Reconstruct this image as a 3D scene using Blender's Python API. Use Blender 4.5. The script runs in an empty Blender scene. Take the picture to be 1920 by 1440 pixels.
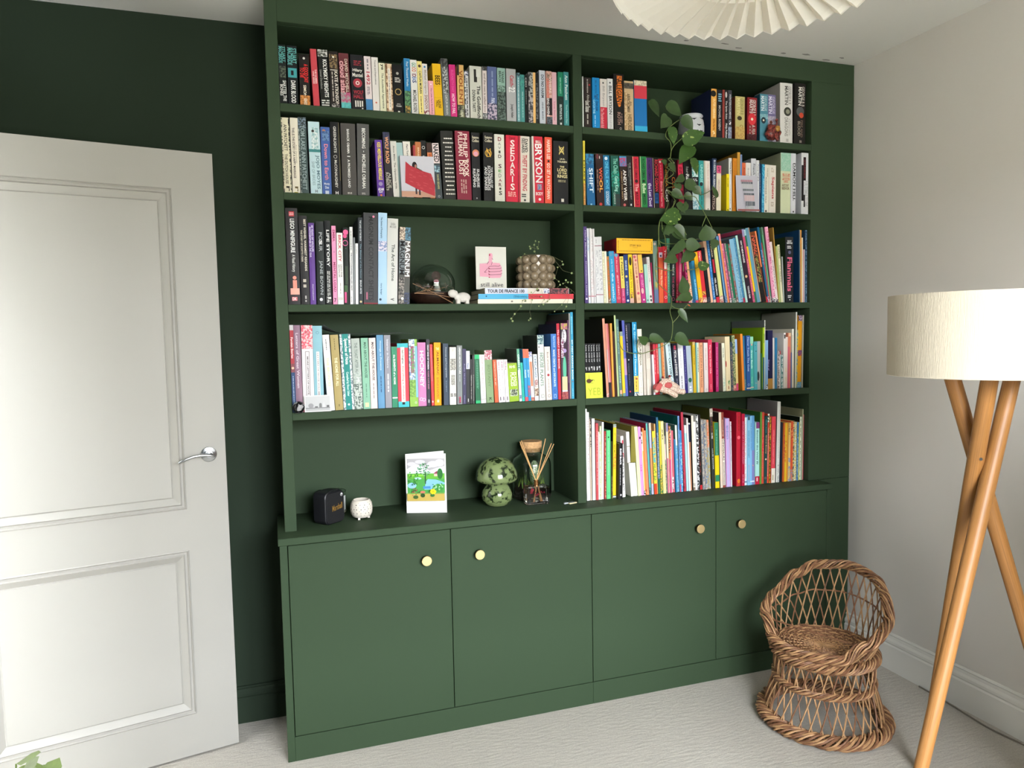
import bpy, math, random
from mathutils import Vector, Matrix
R = random.Random(7)
S = bpy.context.scene
COL = S.collection
D = bpy.data

# ---------------------------------------------------------------- camera, world, light, exposure
CAMD = ([-0.0504, -2.6079, 1.46445], [[0.949414, -0.313467, -0.018767], [-0.039, -0.058401, -0.997531], [0.311597, 0.947802, -0.067672]], 1349.27)
cd = D.cameras.new('camera'); cam = D.objects.new('camera', cd); COL.objects.link(cam); S.camera = cam
r3 = CAMD[1]
M = Matrix(((r3[0][0], -r3[1][0], -r3[2][0]), (r3[0][1], -r3[1][1], -r3[2][1]), (r3[0][2], -r3[1][2], -r3[2][2]))).to_4x4()
M.translation = Vector(CAMD[0]); cam.matrix_world = M
cd.sensor_width = 36; cd.lens = CAMD[2] / 1920 * 36; cd.clip_start = .01
S.view_settings.view_transform = 'Standard'; S.view_settings.look = 'None'
S.view_settings.gamma = 1; S.view_settings.use_curve_mapping = False
S.view_settings.exposure = 0.52
w = D.worlds.new('world'); S.world = w; w.use_nodes = True
w.node_tree.nodes['Background'].inputs[0].default_value = (.90, .955, 1.03, 1)      # even bright overcast sky
w.node_tree.nodes['Background'].inputs[1].default_value = 37.0
l = D.lights.new('window_portal', 'AREA'); l.shape = 'RECTANGLE'; l.size = 1.56; l.size_y = 1.48; l.cycles.is_portal = True
o = D.objects.new('window_portal', l); o.location = (.98, -3.405, 1.56); o.rotation_euler = (math.radians(90), 0, 0); COL.objects.link(o)
S.cycles.diffuse_bounces = 5; S.cycles.max_bounces = 10; S.cycles.sample_clamp_indirect = 6

# ---------------------------------------------------------------- helpers
def lin(h):
    if len(h) == 3: h = ''.join(c + c for c in h)
    if len(h) == 2: h = h * 3
    v = [int(h[i:i + 2], 16) / 255 for i in (0, 2, 4)]
    return tuple(c / 12.92 if c <= .04045 else ((c + .055) / 1.055) ** 2.4 for c in v) + (1,)
_m = {}
def mat(hexc, rough=.5, spec=.35, metal=0, bump=0, bscale=200, name=None, var=0, vscale=8, coat=0):
    k = (hexc, rough, spec, metal, bump, bscale, var, vscale, coat)
    if k in _m: return _m[k]
    m = D.materials.new(name or 'mat_' + hexc); m.use_nodes = True; nt = m.node_tree; b = nt.nodes['Principled BSDF']
    c = lin(hexc)
    b.inputs['Base Color'].default_value = c; b.inputs['Roughness'].default_value = rough
    b.inputs['Specular IOR Level'].default_value = spec; b.inputs['Metallic'].default_value = metal
    b.inputs['Coat Weight'].default_value = coat
    if var or bump: tc = nt.nodes.new('ShaderNodeTexCoord')
    if var:
        n = nt.nodes.new('ShaderNodeTexNoise'); n.inputs['Scale'].default_value = vscale; n.inputs['Detail'].default_value = 5
        nt.links.new(tc.outputs['Object'], n.inputs['Vector'])
        rp = nt.nodes.new('ShaderNodeValToRGB'); rp.color_ramp.elements[0].position = .3; rp.color_ramp.elements[1].position = .7
        rp.color_ramp.elements[0].color = tuple(x * (1 - var) for x in c[:3]) + (1,)
        rp.color_ramp.elements[1].color = tuple(min(1, x * (1 + var)) for x in c[:3]) + (1,)
        nt.links.new(n.outputs['Fac'], rp.inputs['Fac']); nt.links.new(rp.outputs['Color'], b.inputs['Base Color'])
    if bump:
        n = nt.nodes.new('ShaderNodeTexNoise'); n.inputs['Scale'].default_value = bscale; n.inputs['Detail'].default_value = 4
        nt.links.new(tc.outputs['Object'], n.inputs['Vector'])
        bp = nt.nodes.new('ShaderNodeBump'); bp.inputs['Strength'].default_value = bump; bp.inputs['Distance'].default_value = .004
        nt.links.new(n.outputs['Fac'], bp.inputs['Height']); nt.links.new(bp.outputs['Normal'], b.inputs['Normal'])
    _m[k] = m; return m
def noisemat(a, c, scale=90, rough=.5, kind='noise', lo=.42, hi=.58):
    k = ('N', a, c, scale, kind, lo, hi)
    if k in _m: return _m[k]
    m = D.materials.new('print_%s_%s' % (a, c)); m.use_nodes = True; nt = m.node_tree; b = nt.nodes['Principled BSDF']
    b.inputs['Roughness'].default_value = rough; b.inputs['Specular IOR Level'].default_value = .3
    tc = nt.nodes.new('ShaderNodeTexCoord'); mp = nt.nodes.new('ShaderNodeMapping')
    mp.inputs['Location'].default_value = (R.random() * 9, R.random() * 9, R.random() * 9)
    n = nt.nodes.new('ShaderNodeTexNoise' if kind == 'noise' else 'ShaderNodeTexVoronoi'); n.inputs['Scale'].default_value = scale
    if kind == 'noise': n.inputs['Detail'].default_value = 3
    rp = nt.nodes.new('ShaderNodeValToRGB'); e = rp.color_ramp.elements
    e[0].position = lo; e[1].position = hi; e[0].color = lin(a); e[1].color = lin(c)
    nt.links.new(tc.outputs['Object'], mp.inputs['Vector']); nt.links.new(mp.outputs[0], n.inputs['Vector'])
    nt.links.new(n.outputs[0], rp.inputs['Fac']); nt.links.new(rp.outputs['Color'], b.inputs['Base Color'])
    _m[k] = m; return m
def glass(name, color=(1, 1, 1, 1), rough=.0, ior=1.45):
    m = D.materials.new(name); m.use_nodes = True; b = m.node_tree.nodes['Principled BSDF']
    b.inputs['Base Color'].default_value = color; b.inputs['Roughness'].default_value = rough
    b.inputs['Transmission Weight'].default_value = 1; b.inputs['IOR'].default_value = ior; return m

class MB:
    def __init__(s): s.v = []; s.f = []; s.m = []; s.mats = []; s.sm = []
    def mi(s, m):
        if m not in s.mats: s.mats.append(m)
        return s.mats.index(m)
    def add(s, vs, fs, m, smooth=False):
        o = len(s.v); s.v += [tuple(v) for v in vs]; k = s.mi(m)
        for f in fs: s.f.append([i + o for i in f]); s.m.append(k); s.sm.append(smooth)
    def box(s, x0, x1, y0, y1, z0, z1, m):
        s.add([(x0, y0, z0), (x1, y0, z0), (x1, y1, z0), (x0, y1, z0), (x0, y0, z1), (x1, y0, z1), (x1, y1, z1), (x0, y1, z1)],
              [(0, 3, 2, 1), (4, 5, 6, 7), (0, 1, 5, 4), (1, 2, 6, 5), (2, 3, 7, 6), (3, 0, 4, 7)], m)
    def bbox(s, x0, x1, y0, y1, z0, z1, m, b=.002):     # box with chamfered edges
        xs = (x0, x0 + b, x1 - b, x1); ys = (y0, y0 + b, y1 - b, y1); zs = (z0, z0 + b, z1 - b, z1)
        P = []; idx = {}
        def p(i, j, k):
            if (i, j, k) not in idx: idx[(i, j, k)] = len(P); P.append((xs[i], ys[j], zs[k]))
            return idx[(i, j, k)]
        F = [(p(1, 0, 1), p(2, 0, 1), p(2, 0, 2), p(1, 0, 2)), (p(2, 3, 1), p(1, 3, 1), p(1, 3, 2), p(2, 3, 2)),
             (p(0, 2, 1), p(0, 1, 1), p(0, 1, 2), p(0, 2, 2)), (p(3, 1, 1), p(3, 2, 1), p(3, 2, 2), p(3, 1, 2)),
             (p(1, 1, 3), p(2, 1, 3), p(2, 2, 3), p(1, 2, 3)), (p(1, 2, 0), p(2, 2, 0), p(2, 1, 0), p(1, 1, 0))]
        for k, kk in ((1, 0), (2, 3)):
            F += [(p(1, 0, k), p(1, 1, kk), p(2, 1, kk), p(2, 0, k)) if k == 1 else (p(1, 0, k), p(2, 0, k), p(2, 1, kk), p(1, 1, kk)),
                  (p(1, 3, k), p(2, 3, k), p(2, 2, kk), p(1, 2, kk)) if k == 1 else (p(2, 3, k), p(1, 3, k), p(1, 2, kk), p(2, 2, kk)),
                  (p(0, 1, k), p(0, 2, k), p(1, 2, kk), p(1, 1, kk)) if k == 1 else (p(0, 2, k), p(0, 1, k), p(1, 1, kk), p(1, 2, kk)),
                  (p(3, 2, k), p(3, 1, k), p(2, 1, kk), p(2, 2, kk)) if k == 1 else (p(3, 1, k), p(3, 2, k), p(2, 2, kk), p(2, 1, kk))]
        F += [(p(0, 1, 1), p(1, 0, 1), p(1, 0, 2), p(0, 1, 2)), (p(2, 0, 1), p(3, 1, 1), p(3, 1, 2), p(2, 0, 2)),
              (p(3, 2, 1), p(2, 3, 1), p(2, 3, 2), p(3, 2, 2)), (p(1, 3, 1), p(0, 2, 1), p(0, 2, 2), p(1, 3, 2))]
        for i, ii, j, jj in ((0, 1, 1, 0), (3, 2, 1, 0), (3, 2, 2, 3), (0, 1, 2, 3)):
            F += [(p(i, j, 1), p(ii, jj, 1), p(ii, j, 0)), (p(i, j, 2), p(ii, jj, 2), p(ii, j, 3))]
        s.add(P, F, m)
    def lathe(s, prof, m, n=32, c=(0, 0, 0), close=False):
        vs = []; fs = []
        for r, z in prof:
            for i in range(n): a = 2 * math.pi * i / n; vs.append((c[0] + r * math.cos(a), c[1] + r * math.sin(a), c[2] + z))
        for j in range(len(prof) - 1):
            for i in range(n): k = (i + 1) % n; fs.append((j * n + i, j * n + k, (j + 1) * n + k, (j + 1) * n + i))
        s.add(vs, fs, m, True)
    def disc(s, r, z, m, n=32, c=(0, 0, 0)):
        s.add([(c[0] + r * math.cos(2 * math.pi * i / n), c[1] + r * math.sin(2 * math.pi * i / n), c[2] + z) for i in range(n)], [tuple(range(n))], m)
    def tube(s, pts, r, m, n=6, cap=True):
        pts = [Vector(p) for p in pts]; L = len(pts)
        rr = r if isinstance(r, (list, tuple)) else [r] * L
        up = Vector((.13, .27, .95)); vs = []; fs = []; prev = None
        for i, p in enumerate(pts):
            t = (pts[min(i + 1, L - 1)] - pts[max(i - 1, 0)])
            t = t.normalized() if t.length > 1e-9 else Vector((0, 0, 1))
            if prev is None:
                a = t.cross(up)
                if a.length < .1: a = t.cross(Vector((1, 0, 0)))
            else:
                a = prev - t * prev.dot(t)
                if a.length < 1e-6: a = t.cross(up)
            a.normalize(); prev = a; b = t.cross(a)
            for k in range(n):
                q = 2 * math.pi * k / n; vs.append(p + (a * math.cos(q) + b * math.sin(q)) * rr[i])
        for i in range(L - 1):
            for k in range(n): l = (k + 1) % n; fs.append((i * n + k, i * n + l, (i + 1) * n + l, (i + 1) * n + k))
        if cap: fs.append(tuple(range(n - 1, -1, -1))); fs.append(tuple((L - 1) * n + k for k in range(n)))
        s.add(vs, fs, m, True)
    def ball(s, c, rx, ry, rz, m, n=12, k=8, rot=None):
        vs = []; fs = []
        for j in range(k + 1):
            t = math.pi * j / k
            for i in range(n):
                a = 2 * math.pi * i / n; v = Vector((rx * math.sin(t) * math.cos(a), ry * math.sin(t) * math.sin(a), -rz * math.cos(t)))
                if rot: v.rotate(rot)
                vs.append(v + Vector(c))
        for j in range(k):
            for i in range(n): l = (i + 1) % n; fs.append((j * n + i, j * n + l, (j + 1) * n + l, (j + 1) * n + i))
        s.add(vs, fs, m, True)
    def ext(s, poly, z0, z1, m, smooth=False):           # polygon (x, y) extruded in z
        n = len(poly); vs = [(x, y, z0) for x, y in poly] + [(x, y, z1) for x, y in poly]
        s.add(vs, [(i, (i + 1) % n, n + (i + 1) % n, n + i) for i in range(n)] + [tuple(range(n - 1, -1, -1)), tuple(range(n, 2 * n))], m, smooth)
    def build(s, name, parent=None, loc=None):
        me = D.meshes.new(name); me.from_pydata(s.v, [], s.f)
        for m in s.mats: me.materials.append(m)
        me.polygons.foreach_set('material_index', s.m); me.polygons.foreach_set('use_smooth', s.sm); me.update()
        if any(s.sm): me.set_sharp_from_angle(angle=math.radians(50))
        o = D.objects.new(name, me); COL.objects.link(o)
        if parent: o.parent = parent
        if loc: o.location = loc
        return o
def thing(name, label, cat, loc=(0, 0, 0), rot=(0, 0, 0), group=None):
    o = D.objects.new(name, None); o.empty_display_size = .05; COL.objects.link(o); o.location = loc; o.rotation_euler = rot
    o['label'] = label; o['category'] = cat
    if group: o['group'] = group
    return o
def struct(o): o['kind'] = 'structure'; return o

_txt = {}
def textmesh(s, bold=.012):
    key = (s, bold)
    if key in _txt: return _txt[key]
    c = D.curves.new('t', 'FONT'); c.body = s; c.resolution_u = 2; c.offset = bold; c.size = 1
    o = D.objects.new('t', c); COL.objects.link(o); dg = bpy.context.evaluated_depsgraph_get()
    me = D.meshes.new_from_object(o.evaluated_get(dg)); vs = [tuple(v.co) for v in me.vertices]; fs = [tuple(p.vertices) for p in me.polygons]
    D.objects.remove(o); D.curves.remove(c); D.meshes.remove(me)
    if not vs: vs = [(0, 0, 0), (1, 0, 0), (1, 1, 0)]; fs = [(0, 1, 2)]
    _txt[key] = (vs, fs, min(v[0] for v in vs), max(v[0] for v in vs), min(v[1] for v in vs), max(v[1] for v in vs)); return _txt[key]
# a flat print surface: (a, b) in 0..1 across / down a face of width W, height H; P maps (x, z, lift) to a point
class Print:
    def __init__(s, W, H, P): s.W = W; s.H = H; s.P = P; s.mb = MB(); s.l = 0
    def poly(s, pts, m): s.mb.add([s.P(x * s.W, (1 - y) * s.H, s.l) for x, y in pts], [tuple(range(len(pts)))], m)
    def lift(s): s.l += .00012
    def rect(s, x0, x1, y0, y1, m): s.lift(); s.poly([(x0, y1), (x1, y1), (x1, y0), (x0, y0)], m)
    def oval(s, x, y, rx, ry, m, n=14):
        s.lift(); s.poly([(x + rx * math.cos(-2 * math.pi * i / n), y + ry * math.sin(-2 * math.pi * i / n)) for i in range(n)], m)
    def ring(s, x, y, rx, ry, m, n=16, th=.78):
        s.lift(); vs = []
        for q in (1, th):
            for i in range(n): vs.append(s.P((x + q * rx * math.cos(2 * math.pi * i / n)) * s.W, (1 - y - q * ry * math.sin(2 * math.pi * i / n)) * s.H, s.l))
        s.mb.add(vs, [(i, (i + 1) % n, n + (i + 1) % n, n + i) for i in range(n)], m)
    def text(s, t, x0, x1, y0, y1, m, down=True, bold=.012):
        s.lift(); vs, fs, a, b, c, d = textmesh(t, bold); o = []
        for x, y, _ in vs:
            u = (x - a) / max(b - a, 1e-6); v = (y - c) / max(d - c, 1e-6)
            if down: X = x0 + v * (x1 - x0); Y = y0 + u * (y1 - y0)
            else: X = x0 + u * (x1 - x0); Y = y1 - v * (y1 - y0)
            o.append(s.P(X * s.W, (1 - Y) * s.H, s.l))
        s.mb.add(o, fs, m)
    def dashes(s, x0, x1, y0, y1, n, m, down=True):
        s.lift()
        for i in range(n):
            p = y0 if down else x0; e = y1 if down else x1
            unit = (s.W * (x1 - x0) / s.H if down else s.H * (y1 - y0) / s.W) / n
            while p < e - unit * .5:
                L = unit * R.uniform(.8, 3.2); q = min(p + L, e)
                if down: xa = x0 + (x1 - x0) * (i + .2) / n; xb = x0 + (x1 - x0) * (i + .8) / n; s.poly([(xa, q), (xb, q), (xb, p), (xa, p)], m)
                else: ya = y0 + (y1 - y0) * (i + .22) / n; yb = y0 + (y1 - y0) * (i + .78) / n; s.poly([(p, yb), (q, yb), (q, ya), (p, ya)], m)
                p = q + unit * .5
def ink(h): return mat(h, .5, .2)

# ---------------------------------------------------------------- room
G = {'XL': -0.04, 'x0': 0.0, 'x1': 1.0756, 'x2': 1.1119, 'x3': 2.1922, 'xw': 2.4198, 'wx0': -0.065, 'wx1': 2.2446, 'dx0': -0.0342, 'd12': 0.534, 'd23': 1.0968, 'd34': 1.6607, 'd4': 2.2265, 'kx0': -0.0603, 'ceil': 2.6197, 'aT': 2.5312, 'aB': 2.2632, 'bT': 2.2365, 'bB': 1.9657, 'cT': 1.941, 'cB': 1.5843, 'dT': 1.5592, 'dB': 1.2084, 'eT': 1.1815, 'wt': 0.7905, 'wb': 0.7656, 'db': 0.0888, 'fl': 0.0}
XW, XL, YB, YF, ZC = G['xw'], -1.09, .27, -3.30, G['ceil']
GREEN = mat('31402d', .6, .12, bump=.05, bscale=60, name='green eggshell paint')
GREENW = mat('252f24', .7, .08, bump=.05, bscale=40, name='green wall paint')
WHITEW = mat('bbb6ad', .8, .2, bump=.06, bscale=50, name='off white wall paint', var=.02, vscale=1.5)
CEIL = mat('d6d3cc', .85, .2, bump=.05, bscale=60, name='ceiling paint')
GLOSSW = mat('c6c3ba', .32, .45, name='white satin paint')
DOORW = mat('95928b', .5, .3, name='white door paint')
CARPET = mat('bab4a9', .95, .1, bump=1, bscale=520, name='light grey carpet', var=.12, vscale=190)
def slab(name, *a, m):
    b = MB(); b.box(*a, m); o = b.build(name); return struct(o)
# carpet with faint combed ridges as real relief
_nt = CARPET.node_tree; _b = _nt.nodes['Principled BSDF']
wv = _nt.nodes.new('ShaderNodeTexNoise'); wv.inputs['Scale'].default_value = 26; wv.inputs['Detail'].default_value = 6
mp = _nt.nodes.new('ShaderNodeMapping'); mp.inputs['Scale'].default_value = (1, 3.2, 1); mp.inputs['Rotation'].default_value = (0, 0, .35)
tc = _nt.nodes.new('ShaderNodeTexCoord'); _nt.links.new(tc.outputs['Object'], mp.inputs[0]); _nt.links.new(mp.outputs[0], wv.inputs['Vector'])
b2 = _nt.nodes.new('ShaderNodeBump'); b2.inputs['Strength'].default_value = .35; b2.inputs['Distance'].default_value = .012
_nt.links.new(wv.outputs['Fac'], b2.inputs['Height'])
old = [l for l in _nt.links if l.to_node == _b and l.to_socket.name == 'Normal'][0].from_node
_nt.links.new(b2.outputs['Normal'], old.inputs['Normal'])
slab('floor', XL - .1, XW + .1, YF - .1, YB + .1, -.1, 0, m=CARPET)
slab('ceiling', XL - .1, XW + .1, YF - .1, YB + .1, ZC, ZC + .1, m=CEIL)
slab('wall_back', XL - .1, XW + .1, YB, YB + .1, 0, ZC, m=GREENW)
slab('wall_right', XW, XW + .1, YF, YB, 0, ZC, m=WHITEW)
# left wall with the doorway, front wall with the window
b = MB(); DY0, DY1, DH = -.99, -.06, 2.12
b.box(XL - .1, XL, YF, DY0, 0, ZC, GREENW); b.box(XL - .1, XL, DY1, YB, 0, ZC, GREENW); b.box(XL - .1, XL, DY0, DY1, DH, ZC, GREENW)
struct(b.build('wall_left'))
b = MB(); b.box(XL - .6, XL - .5, -1.6, .6, 0, ZC, WHITEW); b.box(XL - .6, XL - .1, -1.6, .6, -.1, 0, CARPET); struct(b.build('wall_hall'))
WX0, WX1, WZ0, WZ1 = .18, 1.78, .80, 2.32
b = MB(); b.box(XL - .1, WX0, YF - .1, YF, 0, ZC, GREENW); b.box(WX1, XW + .1, YF - .1, YF, 0, ZC, GREENW)
b.box(WX0, WX1, YF - .1, YF, 0, WZ0, GREENW); b.box(WX0, WX1, YF - .1, YF, WZ1, ZC, GREENW)
struct(b.build('wall_front'))
w1 = D.objects.new('window_1', None); COL.objects.link(w1); w1['kind'] = 'structure'; w1.location = (WX0, YF, WZ0)
W_, H_ = WX1 - WX0, WZ1 - WZ0
for nm, a in (('frame_rail', (0, W_, -.09, -.03, 0, .06)), ('frame_rail', (0, W_, -.09, -.03, H_ - .06, H_)), ('frame_stile', (0, .06, -.09, -.03, .06, H_ - .06)),
              ('frame_stile', (W_ - .06, W_, -.09, -.03, .06, H_ - .06)), ('mullion', (W_ / 2 - .035, W_ / 2 + .035, -.09, -.03, .06, H_ - .06))):
    b = MB(); b.box(*a, GLOSSW); b.build(nm, w1)
b = MB(); b.box(-.05, W_ + .05, -.1, .06, -.04, 0, GLOSSW); b.build('window_sill', w1)

# the street outside the window
slab('ground_outside', -14, 14, -30, YF - .3, -.5, -.4, m=mat('a3a197', .9))
gw_ = MB(); gw_.box(-12, 12, -18, -17, -.4, 2.7, mat('bdb6aa', .9)); gw_.add([(-12, -18.1, 2.7), (12, -18.1, 2.7), (12, -16.9, 2.7), (-12, -16.9, 2.7), (-12, -17.5, 3.3), (12, -17.5, 3.3)], [(0, 1, 5, 4), (2, 3, 4, 5), (0, 4, 3), (1, 2, 5)], mat('5c504c', .9)); struct(gw_.build('exterior_terrace'))

# skirting boards with a moulded top, swept along x or y
def skirting(name, x0, x1, y0, y1, wall, m, H=.145):
    prof = [(0, 0), (.018, 0), (.018, H * .66), (.013, H * .70), (.016, H * .74), (.016, H * .80), (.010, H * .86), (.008, H * .93), (.011, H * .96), (.006, H), (0, H)]
    b = MB(); n = len(prof); vs = []
    for e in (0, 1):
        for d, z in prof:
            if wall == 'back': vs.append(((x0, x1)[e], y0 - d, z))
            else: vs.append((x0 - d, (y0, y1)[e], z))
    b.add(vs, [(i, (i + 1) % n, n + (i + 1) % n, n + i) for i in range(n)] + [tuple(range(n)), tuple(range(2 * n - 1, n - 1, -1))], m)
    return struct(b.build(name))
b = MB()
for u, v_, ln_s in ((1.55, -.035, .03), (1.72, -.05, .05), (1.80, -.028, .04), (2.02, -.03, .035), (2.12, -.045, .06), (2.25, -.02, .05), (2.30, -.055, .03)):
    b = MB(); n = 9; b.add([(u + ln_s * .5 * math.cos(6.283 * i / n) * R.uniform(.6, 1), v_ + .008 * math.sin(6.283 * i / n) * R.uniform(.4, 1.2), ZC - .0006) for i in range(n)], [tuple(range(n))], mat('8f8c86', .9)); b.build('scuff_mark', D.objects['ceiling'])
skirting('baseboard_back', XL, -.06, YB, YB, 'back', GREENW, .14)
skirting('baseboard_right', XW, XW, YF, -.0, 'right', GLOSSW, .16)

# the open white door, hinged out of frame, its leaf swung back in front of the green wall
DE = Vector((-.228, .105, 0)); DA = math.radians(11.6)
door = D.objects.new('door_1', None); COL.objects.link(door); door['kind'] = 'structure'; door.location = DE
door.rotation_euler = (0, 0, DA)      # local -x runs from the free edge towards the hinges
DW, DT = .861, .04
b = MB()
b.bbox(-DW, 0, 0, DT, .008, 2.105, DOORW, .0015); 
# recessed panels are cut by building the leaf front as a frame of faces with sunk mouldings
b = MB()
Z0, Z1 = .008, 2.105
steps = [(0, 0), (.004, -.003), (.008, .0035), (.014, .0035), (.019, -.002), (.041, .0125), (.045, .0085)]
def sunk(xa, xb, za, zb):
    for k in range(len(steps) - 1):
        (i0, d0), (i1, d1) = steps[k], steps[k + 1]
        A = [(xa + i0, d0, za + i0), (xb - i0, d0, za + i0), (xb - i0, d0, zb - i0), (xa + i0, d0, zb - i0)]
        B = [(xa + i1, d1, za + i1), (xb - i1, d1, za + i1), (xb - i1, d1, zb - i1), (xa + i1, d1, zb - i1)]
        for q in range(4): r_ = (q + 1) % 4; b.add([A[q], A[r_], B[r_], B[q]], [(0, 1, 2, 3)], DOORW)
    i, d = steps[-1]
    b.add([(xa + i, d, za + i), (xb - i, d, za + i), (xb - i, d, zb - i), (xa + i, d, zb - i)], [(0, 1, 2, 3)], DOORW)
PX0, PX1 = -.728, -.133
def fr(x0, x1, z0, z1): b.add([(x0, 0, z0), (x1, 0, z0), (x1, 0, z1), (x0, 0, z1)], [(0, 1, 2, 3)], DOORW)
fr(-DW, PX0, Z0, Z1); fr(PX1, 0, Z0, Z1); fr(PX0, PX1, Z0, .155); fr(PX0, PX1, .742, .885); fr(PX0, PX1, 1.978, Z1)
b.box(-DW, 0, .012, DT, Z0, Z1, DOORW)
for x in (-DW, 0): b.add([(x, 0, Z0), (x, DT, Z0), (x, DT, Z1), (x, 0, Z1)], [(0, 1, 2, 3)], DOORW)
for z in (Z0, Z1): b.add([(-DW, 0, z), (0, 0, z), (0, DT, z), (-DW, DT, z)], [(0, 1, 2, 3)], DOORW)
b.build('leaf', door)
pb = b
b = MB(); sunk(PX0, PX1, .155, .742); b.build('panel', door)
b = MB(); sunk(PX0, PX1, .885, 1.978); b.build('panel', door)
CHROME = mat('b9bcbf', .22, .5, 1, name='satin chrome')
hd = D.objects.new('door_handle', None); COL.objects.link(hd); hd.parent = door; hd.location = (-.056, 0, 1.070)
hd.rotation_euler = (math.radians(90), 0, 0)     # local z points out of the door
b = MB(); b.lathe([(0, .010), (.012, .010), (.014, .0095), (.017, .008), (.0235, .008), (.0262, .0065), (.0265, 0)], CHROME, 40); b.build('rosette', hd)
b = MB(); b.lathe([(.0095, .008), (.0095, .030)], CHROME, 20)
b.tube([(.016, -.004, .038), (.008, -.002, .040), (-.004, .001, .040), (-.03, .0035, .041), (-.055, .001, .042), (-.078, -.006, .042), (-.095, -.014, .041), (-.100, -.0165, .040)],
       [.0035, .0052, .0056, .0054, .0052, .005, .0048, .0035], CHROME, 12)
b.build('lever', hd)
b = MB()
for x in (XL, XL - .1):
    pass
b.box(XL, XL + .018, DY1, DY1 + .07, 0, DH + .07, GLOSSW); b.box(XL, XL + .018, DY0 - .07, DY0, 0, DH + .07, GLOSSW); b.box(XL, XL + .018, DY0, DY1, DH, DH + .07, GLOSSW)
struct(b.build('trim_1'))

# ---------------------------------------------------------------- built-in bookcase
x0, x1, x2, x3 = G['x0'], G['x1'], G['x2'], G['x3']; YP = .262
bc = thing('bookcase', 'dark green built-in bookcase of two bays above the cupboards', 'bookcase')
GREEN_ = GREEN
def part(parent, name, *a, m=GREEN, bev=.0012):
    b = MB(); b.bbox(*a, m, bev); return b.build(name, parent)
wt = G['wt']; aT = G['aT']
part(bc, 'side_panel', G['XL'], x0, 0, YP, wt, ZC - .001)
part(bc, 'divider', x1, x2, 0, YP, wt, aT)
part(bc, 'side_panel', x3, x3 + .04, .0002, YP, wt, aT)
part(bc, 'header', x0, XW - .001, 0, .03, aT, ZC - .001)
part(bc, 'top_board', x0, x3 + .03, .03, YP, aT, aT + .022)
part(bc, 'filler_panel', x3 + .0004, XW - .001, -.0003, .02, wt + .001, aT)
struct(part(None, 'trim_2', G['wx1'] + .001, XW - .001, -.0003, .02, 0.001, wt))
for xa, xb in ((x0, x1), (x2, x3)):
    for a, c in (('aB', 'bT'), ('bB', 'cT'), ('cB', 'dT'), ('dB', 'eT')):
        part(bc, 'shelf', xa, xb, 0, YP, G[c], G[a])
    part(bc, 'back_panel', xa, xb, YP, YP + .006, wt, aT, bev=.0005)
cup = []
KX, DD, YD = G['kx0'], .018, -.0776
wk = thing('worktop', 'green worktop ledge running across the cupboards under the shelves', 'worktop')
b = MB(); b.bbox(G['wx0'], G['wx1'], -.088, YP + .006, G['wb'], wt, GREEN, .002); b.build('board', wk)
BRASS = mat('d9c089', .45, .5, .85, name='brushed brass')
BRASSD = mat('5f4d33', .4, .5, 1, name='dark brass')
def cabinet(lab, xa, xb, doors, knobs, lft, rgt):
    c = thing('base_cabinet', lab, 'cabinet')
    part(c, 'side_panel', xa, xa + (.025 if lft else .018), YD + (0 if lft else .021), .268, 0 if lft else .088, G['wb'])
    part(c, 'side_panel', xb - .018, xb - .0003, YD + (0 if rgt else .021), .268, 0 if rgt else .088, G['wb'])
    xi = xa + (.025 if lft else .018); xo = xb - .018
    part(c, 'plinth', xi if lft else xa + .0002, xo if rgt else xb - .0002, YD, YD + .02, 0, G['db'] - .002)
    part(c, 'floor_board', xi, xo, YD + .021, .262, .07, .088)
    part(c, 'back_board', xi, xo, .262, .268, .088, G['wb'])
    for (a, e), kx in zip(doors, knobs):
        b = MB(); b.bbox(a + .0013, e - .0013, YD, YD + DD, G['db'] + .001, G['wb'] - .004, GREEN, .0012); d = b.build('door', c)
        kb = MB()
        kb.lathe([(.0095, 0), (.0095, .012)], BRASSD, 28); kb.lathe([(.0095, .012), (.0180, .0135)], BRASSD, 32); kb.lathe([(.0180, .0135), (.0182, .0240)], BRASSD, 32)
        kb.lathe([(.0182, .0240), (.0170, .0252)], BRASS, 32); kb.disc(.0170, .0252, BRASS, 32)
        k = kb.build('knob', d); k.location = (kx, YD, .661); k.rotation_euler = (math.radians(90), 0, 0); k['label'] = 'round brass knob'
    return c
cabinet('double green cupboard under the left bay beside the white door', KX, G['d23'], ((G['dx0'], G['d12']), (G['d12'], G['d23'])), (.440, .638), True, False)
cabinet('double green cupboard under the right bay behind the wicker chair', G['d23'], G['wx1'], ((G['d23'], G['d34']), (G['d34'], G['d4'])), (1.573, 1.771), False, True)

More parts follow.
